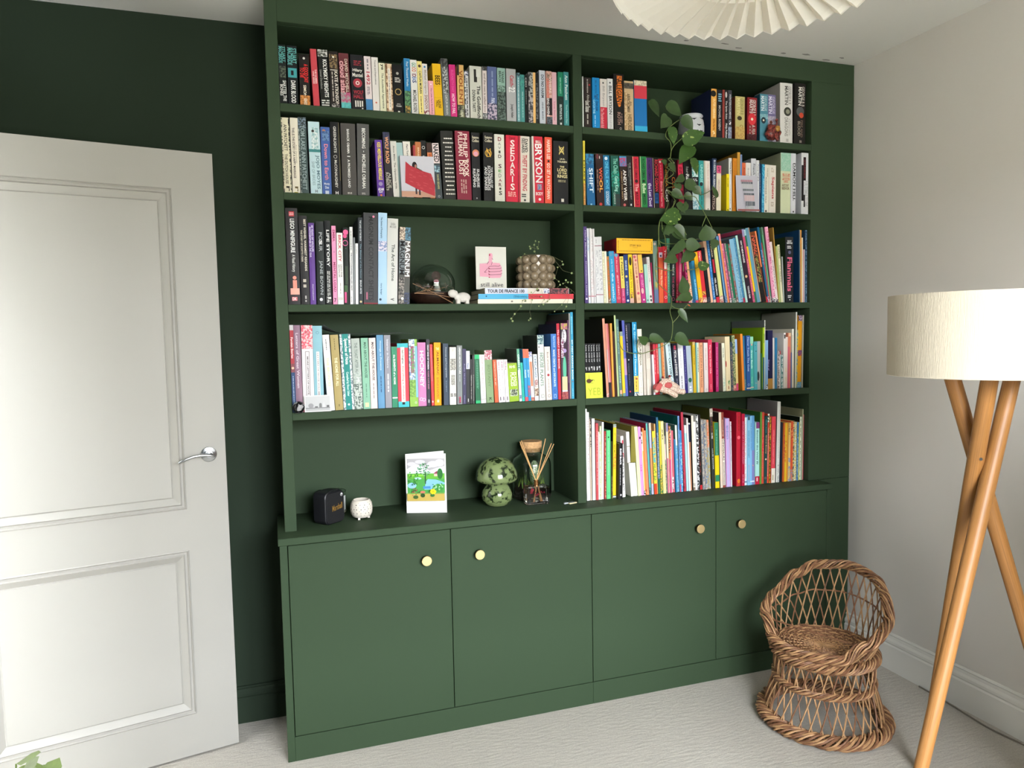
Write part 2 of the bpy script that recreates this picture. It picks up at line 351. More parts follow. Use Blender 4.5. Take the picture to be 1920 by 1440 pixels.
# ---------------------------------------------------------------- books
PAGE = mat('d8ceb6', .8, .2, bump=.3, bscale=500, name='page edges')
SHZ = {'A': 'aB', 'B': 'bB', 'C': 'cB', 'D': 'dB', 'E': 'wt'}
NAMES = {'p': ('paperback', 'paperback book'), 'h': ('hardback', 'hardback book'), 'k': ('picture_book', 'picture book'), 'm': ('journal', 'magazine')}
GRP = {'AL': 'books on the left bay top shelf', 'BL': 'books on the left bay second shelf', 'CL': 'books on the left bay third shelf', 'DL': 'books on the left bay fourth shelf',
       'AR': 'books on the right bay top shelf', 'BR': 'books on the right bay second shelf', 'CR': 'books on the right bay third shelf', 'DR': 'books on the right bay fourth shelf', 'ER': 'books on the right bay bottom shelf'}
BOOKS = r"""
AL|p|1.0|14.0|-0.00|23.4|196.4|128|0d1312||black thriller paperback with teal capitals, first of two alike|T .03 .29 .55 .95 5fa3a0 STUART;T .03 .31 .08 .5 5fa3a0 MACBRIDE;N .36 .55 .05 .95 56604f 1c2320;T .6 .95 .5 .9 e6e6e0 SHATTER THE;T .67 .86 .1 .45 e6e6e0 BONES
AL|p|60.0|14.0|-0.29|32.0|196.2|128|0c1114||black paperback with DARK BLOOD title and glowing doorway|T .04 .3 .52 .95 5fa3a0 STUART;T .04 .33 .08 .48 5fa3a0 MACBRIDE;B .38 .54 .05 .95 3f8f93;B .42 .5 .35 .62 150f18;T .59 .97 .35 .75 eeeeea DARK BLOOD
AL|p|100.0|14.0|-0.04|32.9|172.1|128|17120f||black paperback fading to orange sunset|O .08 .5 .12 e8e4dc;T .19 .55 .5 .85 cf2a2c A GOOD DAY;T .26 .46 .1 .42 cf2a2c TO DIE;T .6 .82 .38 .62 f0e6d2 SIMON;N .8 1 0 1 c9813a 8a5a2c;T .86 .98 .4 .66 f0e6d2 KERNICK
AL|p|111.1|14.0|1.73|20.7|194.9|128|b8414a||plain red-pink leaning paperback|T .35 .6 .55 .8 f0d8d8 THE NUMBER;T .38 .6 .2 .42 f0d8d8 ONE SERIES
AL|p|136.1|14.0|1.79|32.0|194.3|128|12130f||black paperback titled KOLYMSKY HEIGHTS|N 0 .12 0 1 cfcfc9 45463f;T .17 .82 .5 .85 f4f4ee KOLYMSKY HEIGHTS;T .35 .68 .12 .3 8a8a84 Lionel Davidson;D .86 .98 .1 .9 c8c8c0 3
AL|p|169.8|14.0|1.16|31.5|192.7|128|1e1614||dark brown paperback with arched window picture|N .05 .3 .08 .92 7d6746 2a1c14;O .1 .5 .1 efe8dc;B .32 .335 .1 .9 c8c0b4;T .35 .95 .55 .85 d9cfc4 KATE ATKINSON;D .36 .88 .2 .4 b0a59c 1;N .92 1 .1 .9 a09a94 2a2422
AL|p|205.1|14.0|1.44|33.5|190.5|128|5e2c30||maroon paperback with swirly title and turquoise foot|T .1 .7 .6 .85 c9b8a8 DAVID MITCHELL;T .14 .72 .1 .55 d8a0a4 cloud atlas;N .7 .95 0 1 a8486c 8f8f8c;N .88 1 0 1 58b0ae 4a9c9a
AL|p|242.2|14.0|0.69|43.6|189.1|128|16161a||thick black historical novel with red rose|L .1 .2 .25 .85 8e2a36 3;H .25 .32 .15 .9 f0ece4 Hilary;H .33 .4 .12 .93 f0ece4 Mantel;O .51 .5 .36 9c3440;O .51 .5 .16 e0c8c0;O .51 .5 .08 7c2430;H .64 .71 .15 .92 9c2c3a WOLF;H .72 .79 .15 .92 9c2c3a HALL;D .83 .98 .2 .9 dcd8d0 4
AL|p|290.4|14.0|0.96|23.1|188.9|128|e2d2d2||pale pink paperback with red numerals over blue foot|T .28 .52 .3 .75 b33a48 1492;D .05 .25 .35 .7 8a8088 1;D .55 .7 .3 .7 807880 2;B .78 1 0 1 3f78a8
AL|p|315.5|14.0|0.67|22.9|188.2|128|e6e0da||off-white paperback with tiny orange logo|T .05 .5 .42 .62 3a3a38 Travels and Explorations;O .83 .5 .14 c8705c
AL|p|340.3|14.0|0.68|21.6|170.7|128|e4e2c4||cream paperback with black cat mark and script|T .02 .14 .3 .7 1a1a18 ye;T .2 .92 .35 .7 5c6450 The Accidental Apprentice
AL|p|363.3|14.0|0.85|22.9|168.5|128|d9c0a0||brown woven-pattern paperback with white label|N 0 1 0 .3 6e4a30 d8bc98;N 0 1 .8 1 6e4a30 d8bc98;B .1 .95 .32 .72 efe8dc;D .12 .9 .45 .6 6a6058 1
AL|p|388.8|14.0|1.00|34.4|168.7|128|101010||black fantasy paperback with thin gold ring|O .18 .5 .14 a8a49c;D .26 .37 .2 .8 c8c4bc 3;R .56 .5 .33 b79a5c;H .8 .83 .3 .7 d8d4cc J.R.R.;H .84 .87 .22 .78 d8d4cc TOLKIEN;B .955 .985 .4 .6 e8e4dc
AL|p|428.5|14.0|0.09|21.5|195.6|128|2a78a8||blue paperback with gold jungle foot|T .06 .5 .4 .7 d8e4e8 Four Thousand Weeks;N .58 1 0 1 5a8a5c 2c4a38;N .85 1 .1 .9 b08a3c 4a4428
AL|p|453.2|14.0|0.87|24.0|192.3|128|eceae6||white paperback with rainbow capitals|T .05 .13 .3 .8 3c8a5c GO;T .13 .22 .3 .8 d06a2c OD;T .25 .31 .3 .8 7a2c3a ID;T .31 .37 .3 .8 3a6cb0 EA;T .37 .42 .3 .8 2c3a6a S;T .55 .95 .3 .75 4a4a48 MICHAEL ROSEN
AL|p|479.0|14.0|1.21|17.5|189.1|128|ead98a||pale yellow paperback with portrait at its head|O .09 .5 .3 4a3428;T .18 .6 .35 .75 1c1a14 CAITLIN MORAN;D .65 .95 .4 .65 6a6040 1
AL|p|497.0|14.0|1.03|18.4|182.3|128|d9d2cf||pale grey paperback with blue spot|O .06 .5 .2 2c78b0;T .12 .58 .3 .75 9a8a80 Michael Gregorio;T .6 .88 .3 .8 8a5c50 SHADOW;N .9 1 0 1 7a2c34 e8e0dc
AL|p|517.4|14.0|1.27|18.2|123.9|128|dfa0a8||short pink paperback|O .1 .5 .12 fff;T .2 .95 .35 .65 7a4a54 The Little Paris Bookshop
AL|p|538.3|14.0|2.21|30.7|187.2|128|e0b01c||bright yellow paperback with black title|H .0 .001 .1 .9 e0b01c .;T .22 .4 .3 .8 241c08 BEES;B .42 .424 .05 .95 b08a18;B .64 .644 .05 .95 b08a18;T .68 .84 .52 .78 3c3210 LALINE;T .7 .82 .22 .46 3c3210 PAULL
AL|p|570.5|14.0|2.28|24.7|206.7|150|6a6e6e||tall grey paperback darkening at its head|N 0 .14 0 1 2e302e 5a5c5a;N .14 .6 .15 .85 3c3e3c b4b6b4;T .62 .96 .35 .65 c4c6c4 CAITLIN MORAN
AL|p|596.7|14.0|1.38|23.6|189.3|128|c42c74||magenta paperback with white capitals|T .1 .52 .35 .65 d85a94 ELIZABETH DAY;T .55 .93 .3 .7 f4dce6 HOW TO FAIL
AL|p|647.3|14.0|-0.09|24.7|191.3|128|d0a868||amber and black illustrated paperback|N 0 .2 0 .3 1c1a16 3a342a;T .1 .75 .3 .8 8a4a1c VIOLENT;N .75 1 0 1 2c2c24 8a8a6c;T .84 .97 .5 .8 dcdcc8 COLIN
AL|p|650.7|14.0|0.53|16.0|170.8|128|c8c8c8||thin white paperback with blue-black speckles|N 0 .1 0 1 2c3450 d8d8dc;N .1 1 0 .3 3c4048 e0e0e0;D .15 .95 .4 .75 2c2c30 1
AL|p|671.4|14.0|0.26|45.2|192.7|128|cfcec2||thick off-white paperback with torn paper and bird|B .06 .3 .35 .62 2c2a26;B .05 .2 .55 .85 dcdcd2;T .36 .97 .6 .85 23221e The Goldfinch;T .45 .86 .2 .42 23221e DONNA TARTT
AL|p|735.1|14.0|-0.24|16.9|194.5|128|ddd0cc||white paperback with black-and-white photo strip|N 0 .08 0 1 1c1c1c 6c6c6c;T .13 .85 .35 .7 7c6c68 and the rest is called love;N .87 1 0 1 5c5c5c b0b0b0
AL|p|772.7|14.0|-0.31|35.5|195.7|128|59648c||slate blue paperback with blossom foot|D .08 .55 .4 .65 8a94b4 1;T .58 .8 .4 .75 d4d8e4 PANACEA;N .68 1 0 1 b8a8b8 3c4058
AL|p|806.7|14.0|-0.15|31.2|194.0|128|8fb0a2||pale green paperback with tree engraving|T .06 .28 .55 .8 24342c YANNIS;T .06 .26 .2 .45 24342c BEACH;N .33 .45 0 1 4c6458 88a498;N .45 1 0 1 5c6c64 24302a
AL|p|812.0|14.0|0.09|37.4|195.3|128|a9a9a9||grey classic paperback with red and white title|T .12 .34 .42 .75 b8323c Catch-;T .34 .44 .3 .85 f0f0ee 22;T .66 .92 .4 .68 33 Joseph Heller
AL|p|863.9|14.0|-0.28|12.1|183.0|128|6d9ba0||narrow blue-teal paperback|N 0 .08 0 1 1c2c34 6c8c94;D .1 .95 .3 .7 c8d8d8 1
AL|p|883.5|14.0|-0.03|16.8|178.9|128|4a8c88||narrow plain teal paperback|N 0 .3 0 1 4a9c8c 3f7c7c;D .35 .9 .4 .7 9cc4c4 1
AL|p|884.9|14.0|0.01|10.2|178.5|128|161818||narrow black paperback with pale initials|T .05 .25 .25 .8 c0c0bc CEO;D .3 .6 .35 .65 a8a8a4 1
AL|p|915.7|14.0|-0.44|18.6|189.4|128|7a7a78||black-and-white speckled paperback|N 0 .45 0 1 1c1c1c a4a4a0;N .45 1 0 1 b0a8a8 34343c
AL|p|926.5|14.0|-0.36|9.9|190.4|128|f0c078||thin apricot striped paperback|
AL|p|936.6|14.0|-0.28|9.3|188.5|128|1c1c1e||thin black paperback beside the apricot stripe|N .2 .9 0 1 1c1c1e 6c6c6c
AL|p|968.2|14.0|-0.03|24.2|202.4|150|ccd2da||pale blue-white paperback titled DO NO HARM|T .08 .5 .35 .75 2a3140 DO NO HARM;T .58 .9 .4 .65 6a7280 HENRY MARSH
AL|p|970.9|14.0|0.31|22.7|200.1|150|d09a8c||coral and black paperback with white capitals|N 0 .18 .1 1 6c5c4c d8a898;T .1 .6 .55 .9 f0d8d0 WHERE THE;T .14 .5 .1 .45 d8604c CRAWDADS;B .5 .82 0 1 241c20;T .5 .85 .1 .45 f4f0ec SING OWENS;N .85 1 0 1 5c646c 30363c
AL|p|996.5|14.0|0.06|18.3|200.5|150|e0b4bc||pale pink paperback with pink script|T .55 .9 .35 .65 c06c84 Love Stories
AL|p|1038.5|14.0|-0.40|21.2|201.5|150|1f7c5c||emerald paperback fading to black|T .1 .4 .35 .6 a4dcc4 ANN PATCHETT;N .45 1 0 1 12201c 1c342c;D .6 .9 .3 .75 d0dcd8 2;B .94 .98 .4 .7 e8e8e4
AL|p|1062.5|14.0|-0.08|21.0|203.8|150|3f8484||sea-green paperback with white script name|T .06 .52 .3 .75 e4ece8 Ann Patchett;T .6 .95 .35 .65 a8ccc8 These Precious Days
BL|h|2.0|14.0|0.24|26.3|253.0|172|e4dcc0||cream hardback with black leafy borders|N 0 1 0 .12 1c1c18 d8d0b4;N 0 1 .85 1 1c1c18 d8d0b4;T .09 .44 .3 .65 4a4438 ANN PATCHETT;T .48 .88 .3 .6 5c5648 THE DUTCH HOUSE;T .91 .98 .35 .7 2c2820 r
BL|h|30.8|14.0|0.17|25.4|254.3|173|e6dfcd||plain cream hardback with small red-black title|T .13 .8 .25 .5 4a3c3c THIS IS THE STORY OF A HAPPY MARRIAGE;T .35 .6 .6 .75 b0a898 Ann Patchett;T .91 .98 .35 .7 6a5c3c r;B .985 1 .2 .7 b0a03c
BL|h|58.3|14.0|0.52|26.7|257.8|175|3c4c4c||dark teal hardback with painted flowers|N 0 .14 0 1 6c7c8c 2c3838;N .14 1 .0 .14 9ca49c 303c3c;T .1 .95 .3 .75 8c9c9c TOM LAKE ANN PATCHETT
BL|p|91.1|14.0|0.49|37.9|246.1|150|b9d2d8||pale blue paperback with seated woman drawing|N .08 .4 .25 .85 d8e0e0 8cb0b4;O .13 .4 .12 2c2420;B .38 .42 0 1 3c7c7c;T .46 .93 .55 .85 5c7884 JOJO MOYES;T .55 .88 .2 .42 8ca4ac SHIP OF BRIDES;H .94 .98 .4 .6 445 H
BL|p|130.9|14.0|0.04|30.9|231.7|150|3d5a98||blue gardening paperback with gardener portrait|O .06 .35 .2 a87058;N .06 .2 .15 .9 5c7ca4 34507c;T .25 .78 .35 .7 d88088 Down to Earth;H .82 .86 .2 .8 e4e8f0 Monty;H .87 .91 .3 .7 e4e8f0 Don;B .94 .99 .3 .7 c8d0e0
BL|h|164.2|14.0|0.14|30.6|250.4|170|161618||black hardback titled GREENLIGHTS with gold stripe|T .06 .42 .35 .6 c0beb8 GREENLIGHTS;R .475 .45 .2 c0beb8;T .52 .9 .35 .6 c0beb8 McCONAUGHEY;B .01 .8 .92 .95 9a8c5c;H .95 .99 .35 .65 f0f0ec H
BL|h|248.6|14.0|-0.11|49.9|249.3|170|45423f||thick brown-grey hardback memoir|T .08 .42 .42 .56 e4e4e0 BARACK OBAMA;B .45 .462 .4 .6 e4e4e0;T .5 .89 .42 .56 e4e4e0 A PROMISED LAND;D .95 .98 .35 .65 c8c4bc 2
BL|h|292.3|14.0|-1.22|41.8|251.2|171|4d4d4c||grey hardback memoir with spaced white capitals|T .06 .34 .42 .66 e8e8e4 BECOMING;B .37 .39 .5 .56 e8e8e4;T .42 .9 .42 .66 e8e8e4 MICHELLE OBAMA;D .95 .98 .35 .65 b8b4ac 2
BL|p|321.1|14.0|1.58|25.8|199.4|128|56308c||purple paperback with yellow title|T .04 .7 .35 .75 e8d440 KEIS MERVEILLOUS MEERKLE;O .77 .5 .28 8c7ca4;H .84 .89 .12 .88 f0ece8 ADAM;H .895 .93 .25 .75 f0ece8 KAY;O .97 .5 .14 e08040
BL|p|350.7|14.0|1.59|23.9|227.4|150|241f24||black and navy paperback with glowing title|N 0 .25 0 1 2c3050 1c2034;T .07 .48 .3 .75 d89a6c WOLF ROAD;T .62 .86 .55 .85 a8a498 ALICE;T .62 .9 .15 .45 a8a498 ROBERTS
BL|p|377.5|14.0|2.15|21.4|197.7|128|d0cdc6||pale grey paperback with black script|T .08 .85 .35 .65 5c5c58 Anne Miller The Optimists Wife
BL|p|401.5|14.0|2.69|21.5|194.9|128|9cb8b8||pale teal paperback partly behind the red photo card|
BL|p|424.2|14.0|2.55|26.2|199.7|128|e8e2da|222|white paperback with small black title|T .05 .3 .4 .65 2c2c2c Piers Torday
BL|p|459.7|14.0|-0.14|7.7|188.3|128|a03c40||thin dark red paperback behind the photo card|
BL|p|460.6|14.0|0.02|20.3|201.0|150|b06c40||copper-orange paperback|T .1 .4 .4 .65 e0c8a0 ERNEST G
BL|p|483.0|14.0|0.35|18.2|208.4|150|181a1a||black paperback with white ring logo|R .12 .5 .3 e0e0dc;T .26 .34 .35 .65 c8c8c4 Lee
BL|p|513.1|14.0|2.98|17.7|201.5|150|d88050|6c3c28|orange paperback with dark brown head|B 0 .17 0 1 3c2a24;T .2 .95 .3 .7 b05430 BE MORE HUMAN
BL|p|532.9|14.0|3.12|24.0|200.9|150|3c4448||paperback titled NAKED in white on black|B 0 .36 .0 1 e4d4d4;T .02 .34 .2 .85 15 NAKED;N .4 .52 .1 .9 9cc0cc 3c5464;T .56 .82 .4 .65 b4b478 DAVID SEDARIS;R .95 .5 .16 d8d8d4
BL|h|561.6|14.0|1.75|45.7|246.8|168|242421||black hardback with fourteen short white text lines|C .08 .95 .1 .95 e0dcd4 14
BL|h|613.8|14.0|1.16|55.2|251.4|171|7d2438||maroon hardback fantasy novel|T .04 .38 .55 .8 e4ccc4 PHILIP;T .02 .36 .22 .48 e4ccc4 PULLMAN;T .4 .66 .55 .85 f0dcd0 'BOOK;T .42 .64 .22 .5 f0dcd0 DUST;D .7 .9 .25 .7 b08480 3
BL|h|672.4|14.0|0.28|31.3|249.7|170|17171a||black hardback with glowing orange-pink vessel|H .05 .09 .1 .9 c8c0a8 Suzanne;H .1 .14 .1 .9 c8c0a8 Collins;O .3 .5 .42 c07858;O .31 .5 .28 c890a0;T .53 .8 .6 .85 d8d8d8 SUNRISE;T .6 .72 .45 .55 d8d8d8 ON THE;T .53 .8 .12 .38 d8d8d8 REAPING;O .96 .5 .08 a0a0a0
BL|h|754.0|14.0|-0.18|37.9|252.9|172|151516||black hardback with golden bird emblem|H .05 .09 .15 .9 c8c0a8 Suzanne;H .1 .14 .15 .9 c8c0a8 Collins;R .3 .5 .36 b08c3c;T .22 .36 .35 .7 d0a040 Z;T .5 .8 .72 .9 d8d8d8 THE BALLAD OF;T .48 .84 .42 .66 d8d8d8 SONGBIRDS;T .5 .84 .1 .34 d8d8d8 AND SNAKES
BL|h|798.3|14.0|-0.10|38.3|249.2|169|d9d8cc||cream hardback with multicoloured spaced capitals|H .04 .1 .35 .7 7c2430 D;H .12 .16 .35 .65 8c8c84 A;H .18 .22 .35 .65 8c8c84 V;H .24 .28 .4 .6 4c4c48 I;H .3 .35 .35 .68 4c3430 D;H .44 .5 .35 .68 4c2430 S;H .52 .56 .35 .65 4c8c3c E;H .58 .64 .35 .65 8c8c84 D;H .66 .7 .35 .68 8c4c50 A;H .72 .77 .35 .65 5c3c3c R;H .79 .82 .4 .6 3c3c38 I;H .84 .9 .35 .68 3c3c38 S
BL|h|849.8|14.0|-0.86|48.3|247.9|169|c2233c||bright red hardback with huge white capitals|H .02 .06 .25 .75 6c1420 David;H .07 .17 .35 .7 f4e8e4 S;H .18 .28 .35 .7 f4e8e4 E;H .29 .39 .35 .7 f4e8e4 D;H .4 .49 .33 .72 f4e8e4 A;H .5 .6 .35 .7 f4e8e4 R;H .61 .7 .47 .57 f4e8e4 I;H .72 .82 .35 .7 f4e8e4 S;D .84 .92 .15 .85 e8b0a8 3
BL|h|896.9|14.0|-0.79|44.2|249.0|169|d7d0c4|a02838|cream hardback with red edge and red title|B 0 1 0 .16 b02c3c;T .04 .24 .58 .8 1c1c1c DAVID;T .03 .25 .3 .52 1c1c1c SEDARIS;T .28 .82 .38 .72 b03a44 THEFT BY FINDING;D .86 .92 .25 .8 3c3c38 2;O .96 .55 .1 45
BL|h|911.1|14.0|0.67|44.1|251.1|171|c0283a|cfd0c8|red hardback with giant white rimmed capitals|B 0 1 0 .16 d4d4cc;H .06 .1 .35 .85 f0e8e4 BILL;T .11 .69 .32 .85 f0f0f0 BRYSON;N .71 .8 .4 .8 4c6c98 a88888;H .83 .88 .25 .9 f4f0ec BODY;O .94 .6 .12 f0e8e4
BL|h|986.9|14.0|-0.65|28.7|250.7|170|d8503a||orange-red hardback with white condensed capitals|T .04 .33 .3 .7 f0d8cc HARPER LEE;O .36 .5 .15 1c1c1c;T .39 .93 .3 .7 f0d8cc GO SET A WATCHMAN
BL|h|1057.1|14.0|-0.34|61.0|240.6|164|1c1c1e||thick black hardback with gold monogram|T .07 .22 .4 .68 c8b46c X;R .14 .54 .16 c8b46c;H .27 .3 .42 .78 d4cca8 J.R.R.;H .31 .34 .25 .9 d4cca8 TOLKIEN;H .39 .42 .42 .72 d8cc98 THE;H .43 .48 .25 .9 d8cc98 LORD;H .49 .52 .3 .88 d8cc98 OF THE;H .53 .58 .25 .92 d8cc98 RINGS;D .61 .65 .3 .8 a09878 2;B .91 .96 .5 .68 e0dcd0
CL|h|42.5|14.0|-0.10|39.7|331.5|215|2c2a2b||tall black hardback with red square and toy figure emblem|B .035 .085 .28 .72 b8343c;H .045 .075 .32 .68 f0d0d0 LEGO;T .11 .46 .38 .68 f0f0ec LEGO MINIFIGURE;T .48 .66 .38 .66 c8c8c4 A Visual History;O .72 .58 .16 e08c7c;B .745 .83 .42 .76 e08c7c;B .83 .895 .2 .95 e8a494;B .92 .96 .3 .75 c86a70;H .925 .955 .35 .7 f4e8e4 DK
CL|h|73.6|14.0|-0.05|28.1|305.6|208|262425||black hardback with cream slanted title|T .04 .62 .55 .8 d0c8b8 BEST WISHES, WARMEST REGARDS;T .16 .52 .2 .38 c0b8a8 THE STORY OF SCHITTS CREEK;D .7 .82 .3 .65 b0a89c 2;D .9 .97 .4 .7 a8a4a0 1
CL|h|95.5|14.0|-0.33|19.8|282.3|192|5c3c84||purple hardback with white title at its head|T .03 .35 .55 .8 e0d8ec 50 YEARS OF WILDLIFE;T .05 .42 .15 .4 e0d8ec PHOTOGRAPHER OF THE YEAR;T .75 .95 .4 .6 b8a8cc PHOTOGRAPHY
CL|h|125.9|14.0|-0.66|27.0|287.7|196|1e2322||black-green hardback with grey capitals|T .13 .36 .4 .75 8c9090 POSUR;T .22 .28 .42 .73 e8e8e8 S;T .47 .88 .35 .75 8a9090 JANE BOWN;O .94 .5 .2 e0e4e4
CL|h|148.7|14.0|-0.63|20.1|291.6|198|191b1c||black hardback titled LIFE STORY|T .11 .55 .35 .75 e0e0dc LIFE STORY;D .6 .9 .25 .8 b0b0ac 2;N .91 .98 .1 .9 c0c0bc 2c2c2c
CL|p|167.9|14.0|-0.44|14.7|274.5|150|d888ac||pink paperback with dark pink thin capitals|T .05 .2 .3 .75 9c3c60 EMMA;R .33 .5 .2 3c2430;T .46 .84 .3 .75 8c3458 MENTAL LOAD;H .92 .97 .25 .75 2c1c24 7
CL|p|189.6|14.0|-0.72|20.3|250.3|150|ece8e2||white paperback with red BRICK CITY title|T .03 .4 .3 .7 b82838 BRICK CITY;T .44 .62 .58 .8 5c5450 LEGO FOR;T .44 .62 .2 .42 5c5450 GROWN-UPS;D .7 .85 .4 .6 a8a098 1;B .9 .94 .1 .9 c8c4bc
CL|h|209.6|14.0|-0.84|18.3|269.8|183|1c211c||black flowery hardback with pink petals|O .06 .5 .5 d85c8c;O .11 .35 .4 cc4c80;R .2 .4 .55 d45c90;O .27 .5 .1 3c6c54;B .5 .74 .3 .8 31402c;B .75 .84 .1 .7 3c5a34;B .84 .98 .1 .5 cc4c80
CL|k|222.6|14.0|-1.24|10.3|272.0|223|dcdcda||tall thin white book|D .05 .3 .3 .6 3c3c3c 1;T .33 .82 .35 .7 4c4c4c THE PHOTOGRAPHERS GALLERY PRIZE;D .9 .97 .3 .6 6c6c6c 1
CL|k|230.2|14.0|-1.54|6.2|236.5|194|6a6e6e||very thin grey booklet|
CL|k|239.9|14.0|-1.55|9.0|214.7|176|e8e8e6||short thin white booklet|T .05 .17 .3 .6 8c8c8c Frogfish;D .25 .55 .4 .6 b0b0b0 1
CL|h|257.5|14.0|-1.38|15.9|306.2|208|2f3438||dark slate hardback with tiny white title|T .03 .27 .35 .65 c8ccd0 THE LAND OF THE BRICK;T .3 .7 .35 .65 6c8490 The Making of the Nation;T .72 .88 .35 .65 d0d4d8 BEAUX ARTES;O .97 .5 .25 c8b488
CL|h|309.2|14.0|-1.69|50.1|323.1|215|3a3a3c||very thick charcoal hardback with pink dots|T .04 .96 .38 .66 222224 MAGNUM CONTACT SHEETS;O .04 .7 .08 d87c9c;B .87 .95 .18 .28 a85c74;B .985 1 0 1 7c2430
CL|h|341.2|14.0|-1.89|31.2|324.8|215|a4c4dc||pale sky-blue hardback with hazy landscape|T .05 .28 .25 .45 2c4c6c The Genius of Photography;N .31 .42 0 1 7c8cb4 d8d0dc;T .77 .9 .25 .42 2c4c6c Gerry Badger;O .95 .25 .14 24384c
CL|h|380.0|14.0|-2.24|38.0|306.4|208|cfcfca||light grey hardback titled in grey script|H .05 .08 .3 .75 8c8c88 SHEA;H .085 .11 .22 .82 8c8c88 MCGEE;T .3 .73 .42 .68 5c605c The Art of Home;T .93 .96 .35 .65 4c504c v
CL|h|422.6|14.0|-2.87|40.2|275.5|187|4c4c48||thick photographic hardback with doubled black and white capitals|N 0 .18 0 .5 c8b8a4 6c5c50;N 0 .17 .5 1 4c7c94 2c4450;B .17 .62 0 .5 6c7478;B .17 .66 .5 1 57504c;T .18 .62 .08 .45 101010 MAGNUM;T .18 .64 .55 .92 f4f4f4 MAGNUM;N .66 1 0 .5 8c847c 24221e;N .85 1 .5 1 2c3858 1c1c20;O .93 .35 .12 e8e8e4
DL|h|1.7|14.0|0.02|12.7|305.5|208|7c4448||narrow red and navy hardback|B 0 .06 0 1 c0bcbc;B .06 .44 0 1 a0343c;T .14 .38 .25 .75 f0d8d4 Forsien Stories;O .49 .5 .35 d8b89c;B .54 1 0 1 2c4468;D .58 .9 .35 .65 a0b0c8 1
DL|h|15.1|14.0|0.05|22.3|304.7|207|856878||mauve hardback with pale title|T .09 .72 .3 .65 c4b4bc Letters of Great Women;D .88 .96 .3 .7 a8949c 2
DL|h|76.6|14.0|-0.32|38.0|303.9|207|d9d4d4||white hardback with red chevron ends and framed label|N 0 .27 0 1 c84c5c e8bcbc;R .09 .5 .16 7c2c34;F .3 .86 .3 .68 8c8484;T .36 .8 .45 .56 5c5454 MORE LETTERS OF NOTE;N .89 1 0 1 c84c5c e8bcbc
DL|h|109.2|14.0|-0.29|31.8|301.4|205|7fa9b4||dusty blue hardback with cream label|R .08 .5 .16 4c7484;B .3 .84 .32 .64 e0dcd4;T .32 .82 .42 .54 787078 LETTERS OF NOTE VOLUME;N .9 1 .1 .5 c8c8c8 8c9ca4
DL|h|123.0|14.0|2.54|23.4|269.6|183|dcd9d6||white leaning hardback with yellow embossed title|D .06 .2 .4 .55 4c4c4c 1;T .3 .68 .35 .65 d4cc9c THE BRONTES;L .9 .97 .4 .6 b0acac 2
DL|h|148.4|14.0|2.17|27.7|269.0|183|a08f5c||gold leaning hardback|D .05 .2 .4 .55 6c6038 1;T .3 .68 .35 .65 ece0b8 THE HOME FOR ALL;D .92 .95 .4 .6 6c6038 1
DL|h|177.4|14.0|1.48|37.3|270.8|184|1f7f78||teal hardback with white patterned borders|N 0 1 0 .22 e4e8e8 6c7c80;N 0 1 .8 1 e4e8e8 6c7c80;T .06 .4 .35 .68 e4f0ec Speeches of Note;T .5 .82 .38 .62 c8e4dc Compiled by Shaun Usher;O .93 .5 .1 e4f0ec
DL|h|216.1|14.0|1.26|29.6|254.7|173|a5ada5||grey-green hardback with engraved forest foot|T .06 .5 .35 .65 6c7870 THE TOAST AFTER ALL;N .48 .62 0 1 8c9890 a8b0a8;T .55 .86 .4 .75 d4dcd4 HUDSON;N .64 1 0 1 4c5c54 b0b8b0
DL|h|246.8|14.0|0.59|25.1|255.9|174|7fae94||mint green hardback titled MAD ABOUT THE HOUSE|T .06 .56 .4 .7 3c5c4c MAD ABOUT THE HOUSE;D .64 .84 .4 .6 5c8470 1;B .91 .97 .25 .75 dcdc9c
DL|h|273.6|14.0|0.18|23.7|255.5|174|e0cec8||pale pink hardback titled MAD ABOUT THE HOUSE|T .06 .6 .4 .7 4c4444 MAD ABOUT THE HOUSE;D .64 .86 .4 .6 8c7c78 1;B .91 .97 .25 .75 ecdcd0
DL|h|323.7|14.0|-0.11|24.2|265.5|181|5d8caf||mid-blue hardback with pale title|T .08 .48 .4 .65 c0d4e4 Homage to Provence;D .56 .78 .4 .6 2c4c6c 1
DL|h|348.8|14.0|-0.26|23.1|265.0|180|8a8a92||mid-grey hardback with pale title|T .06 .45 .4 .65 c8c8d0 Interior in Nature;D .53 .8 .35 .65 e0e0e4 1
DL|p|371.4|14.0|-0.47|20.5|222.2|150|1f7c58||green paperback titled ELEMENTS of a HOME|T .13 .62 .35 .65 f0f4f0 the ELEMENTS of a HOME;B .83 .85 .05 .95 f4f4f0
DL|h|413.1|14.0|-0.18|40.0|233.9|159|c8404c||red and turquoise hardback with cream strip|B 0 .07 0 1 3cacb4;B .91 1 0 1 3cacb4;B .06 .92 .3 .66 ece4d4;T .1 .32 .4 .56 2c2c2c Sali Hughes;T .36 .88 .4 .56 b85860 Everything is Washable;B .92 .96 .35 .6 1c1c1c
DL|h|446.6|14.0|-0.07|30.8|247.6|168|86ae4c||floral hardback over green meadow|N 0 .6 0 .7 6c7c9c c8d8dc;N .1 .5 .2 .6 8c3c5c 5c8c4c;B .1 .86 .75 1 7ab0c4;N .6 .85 0 .7 5c8434 86ae4c;R .94 .7 .12 e8f0e0
DL|h|478.1|14.0|-0.31|30.1|235.3|160|c07aa8||orchid pink hardback with hand-drawn white title|T .13 .7 .3 .7 f0e4ec HOCKNEY;R .89 .35 .2 f0e4ec;R .9 .68 .2 f0e4ec
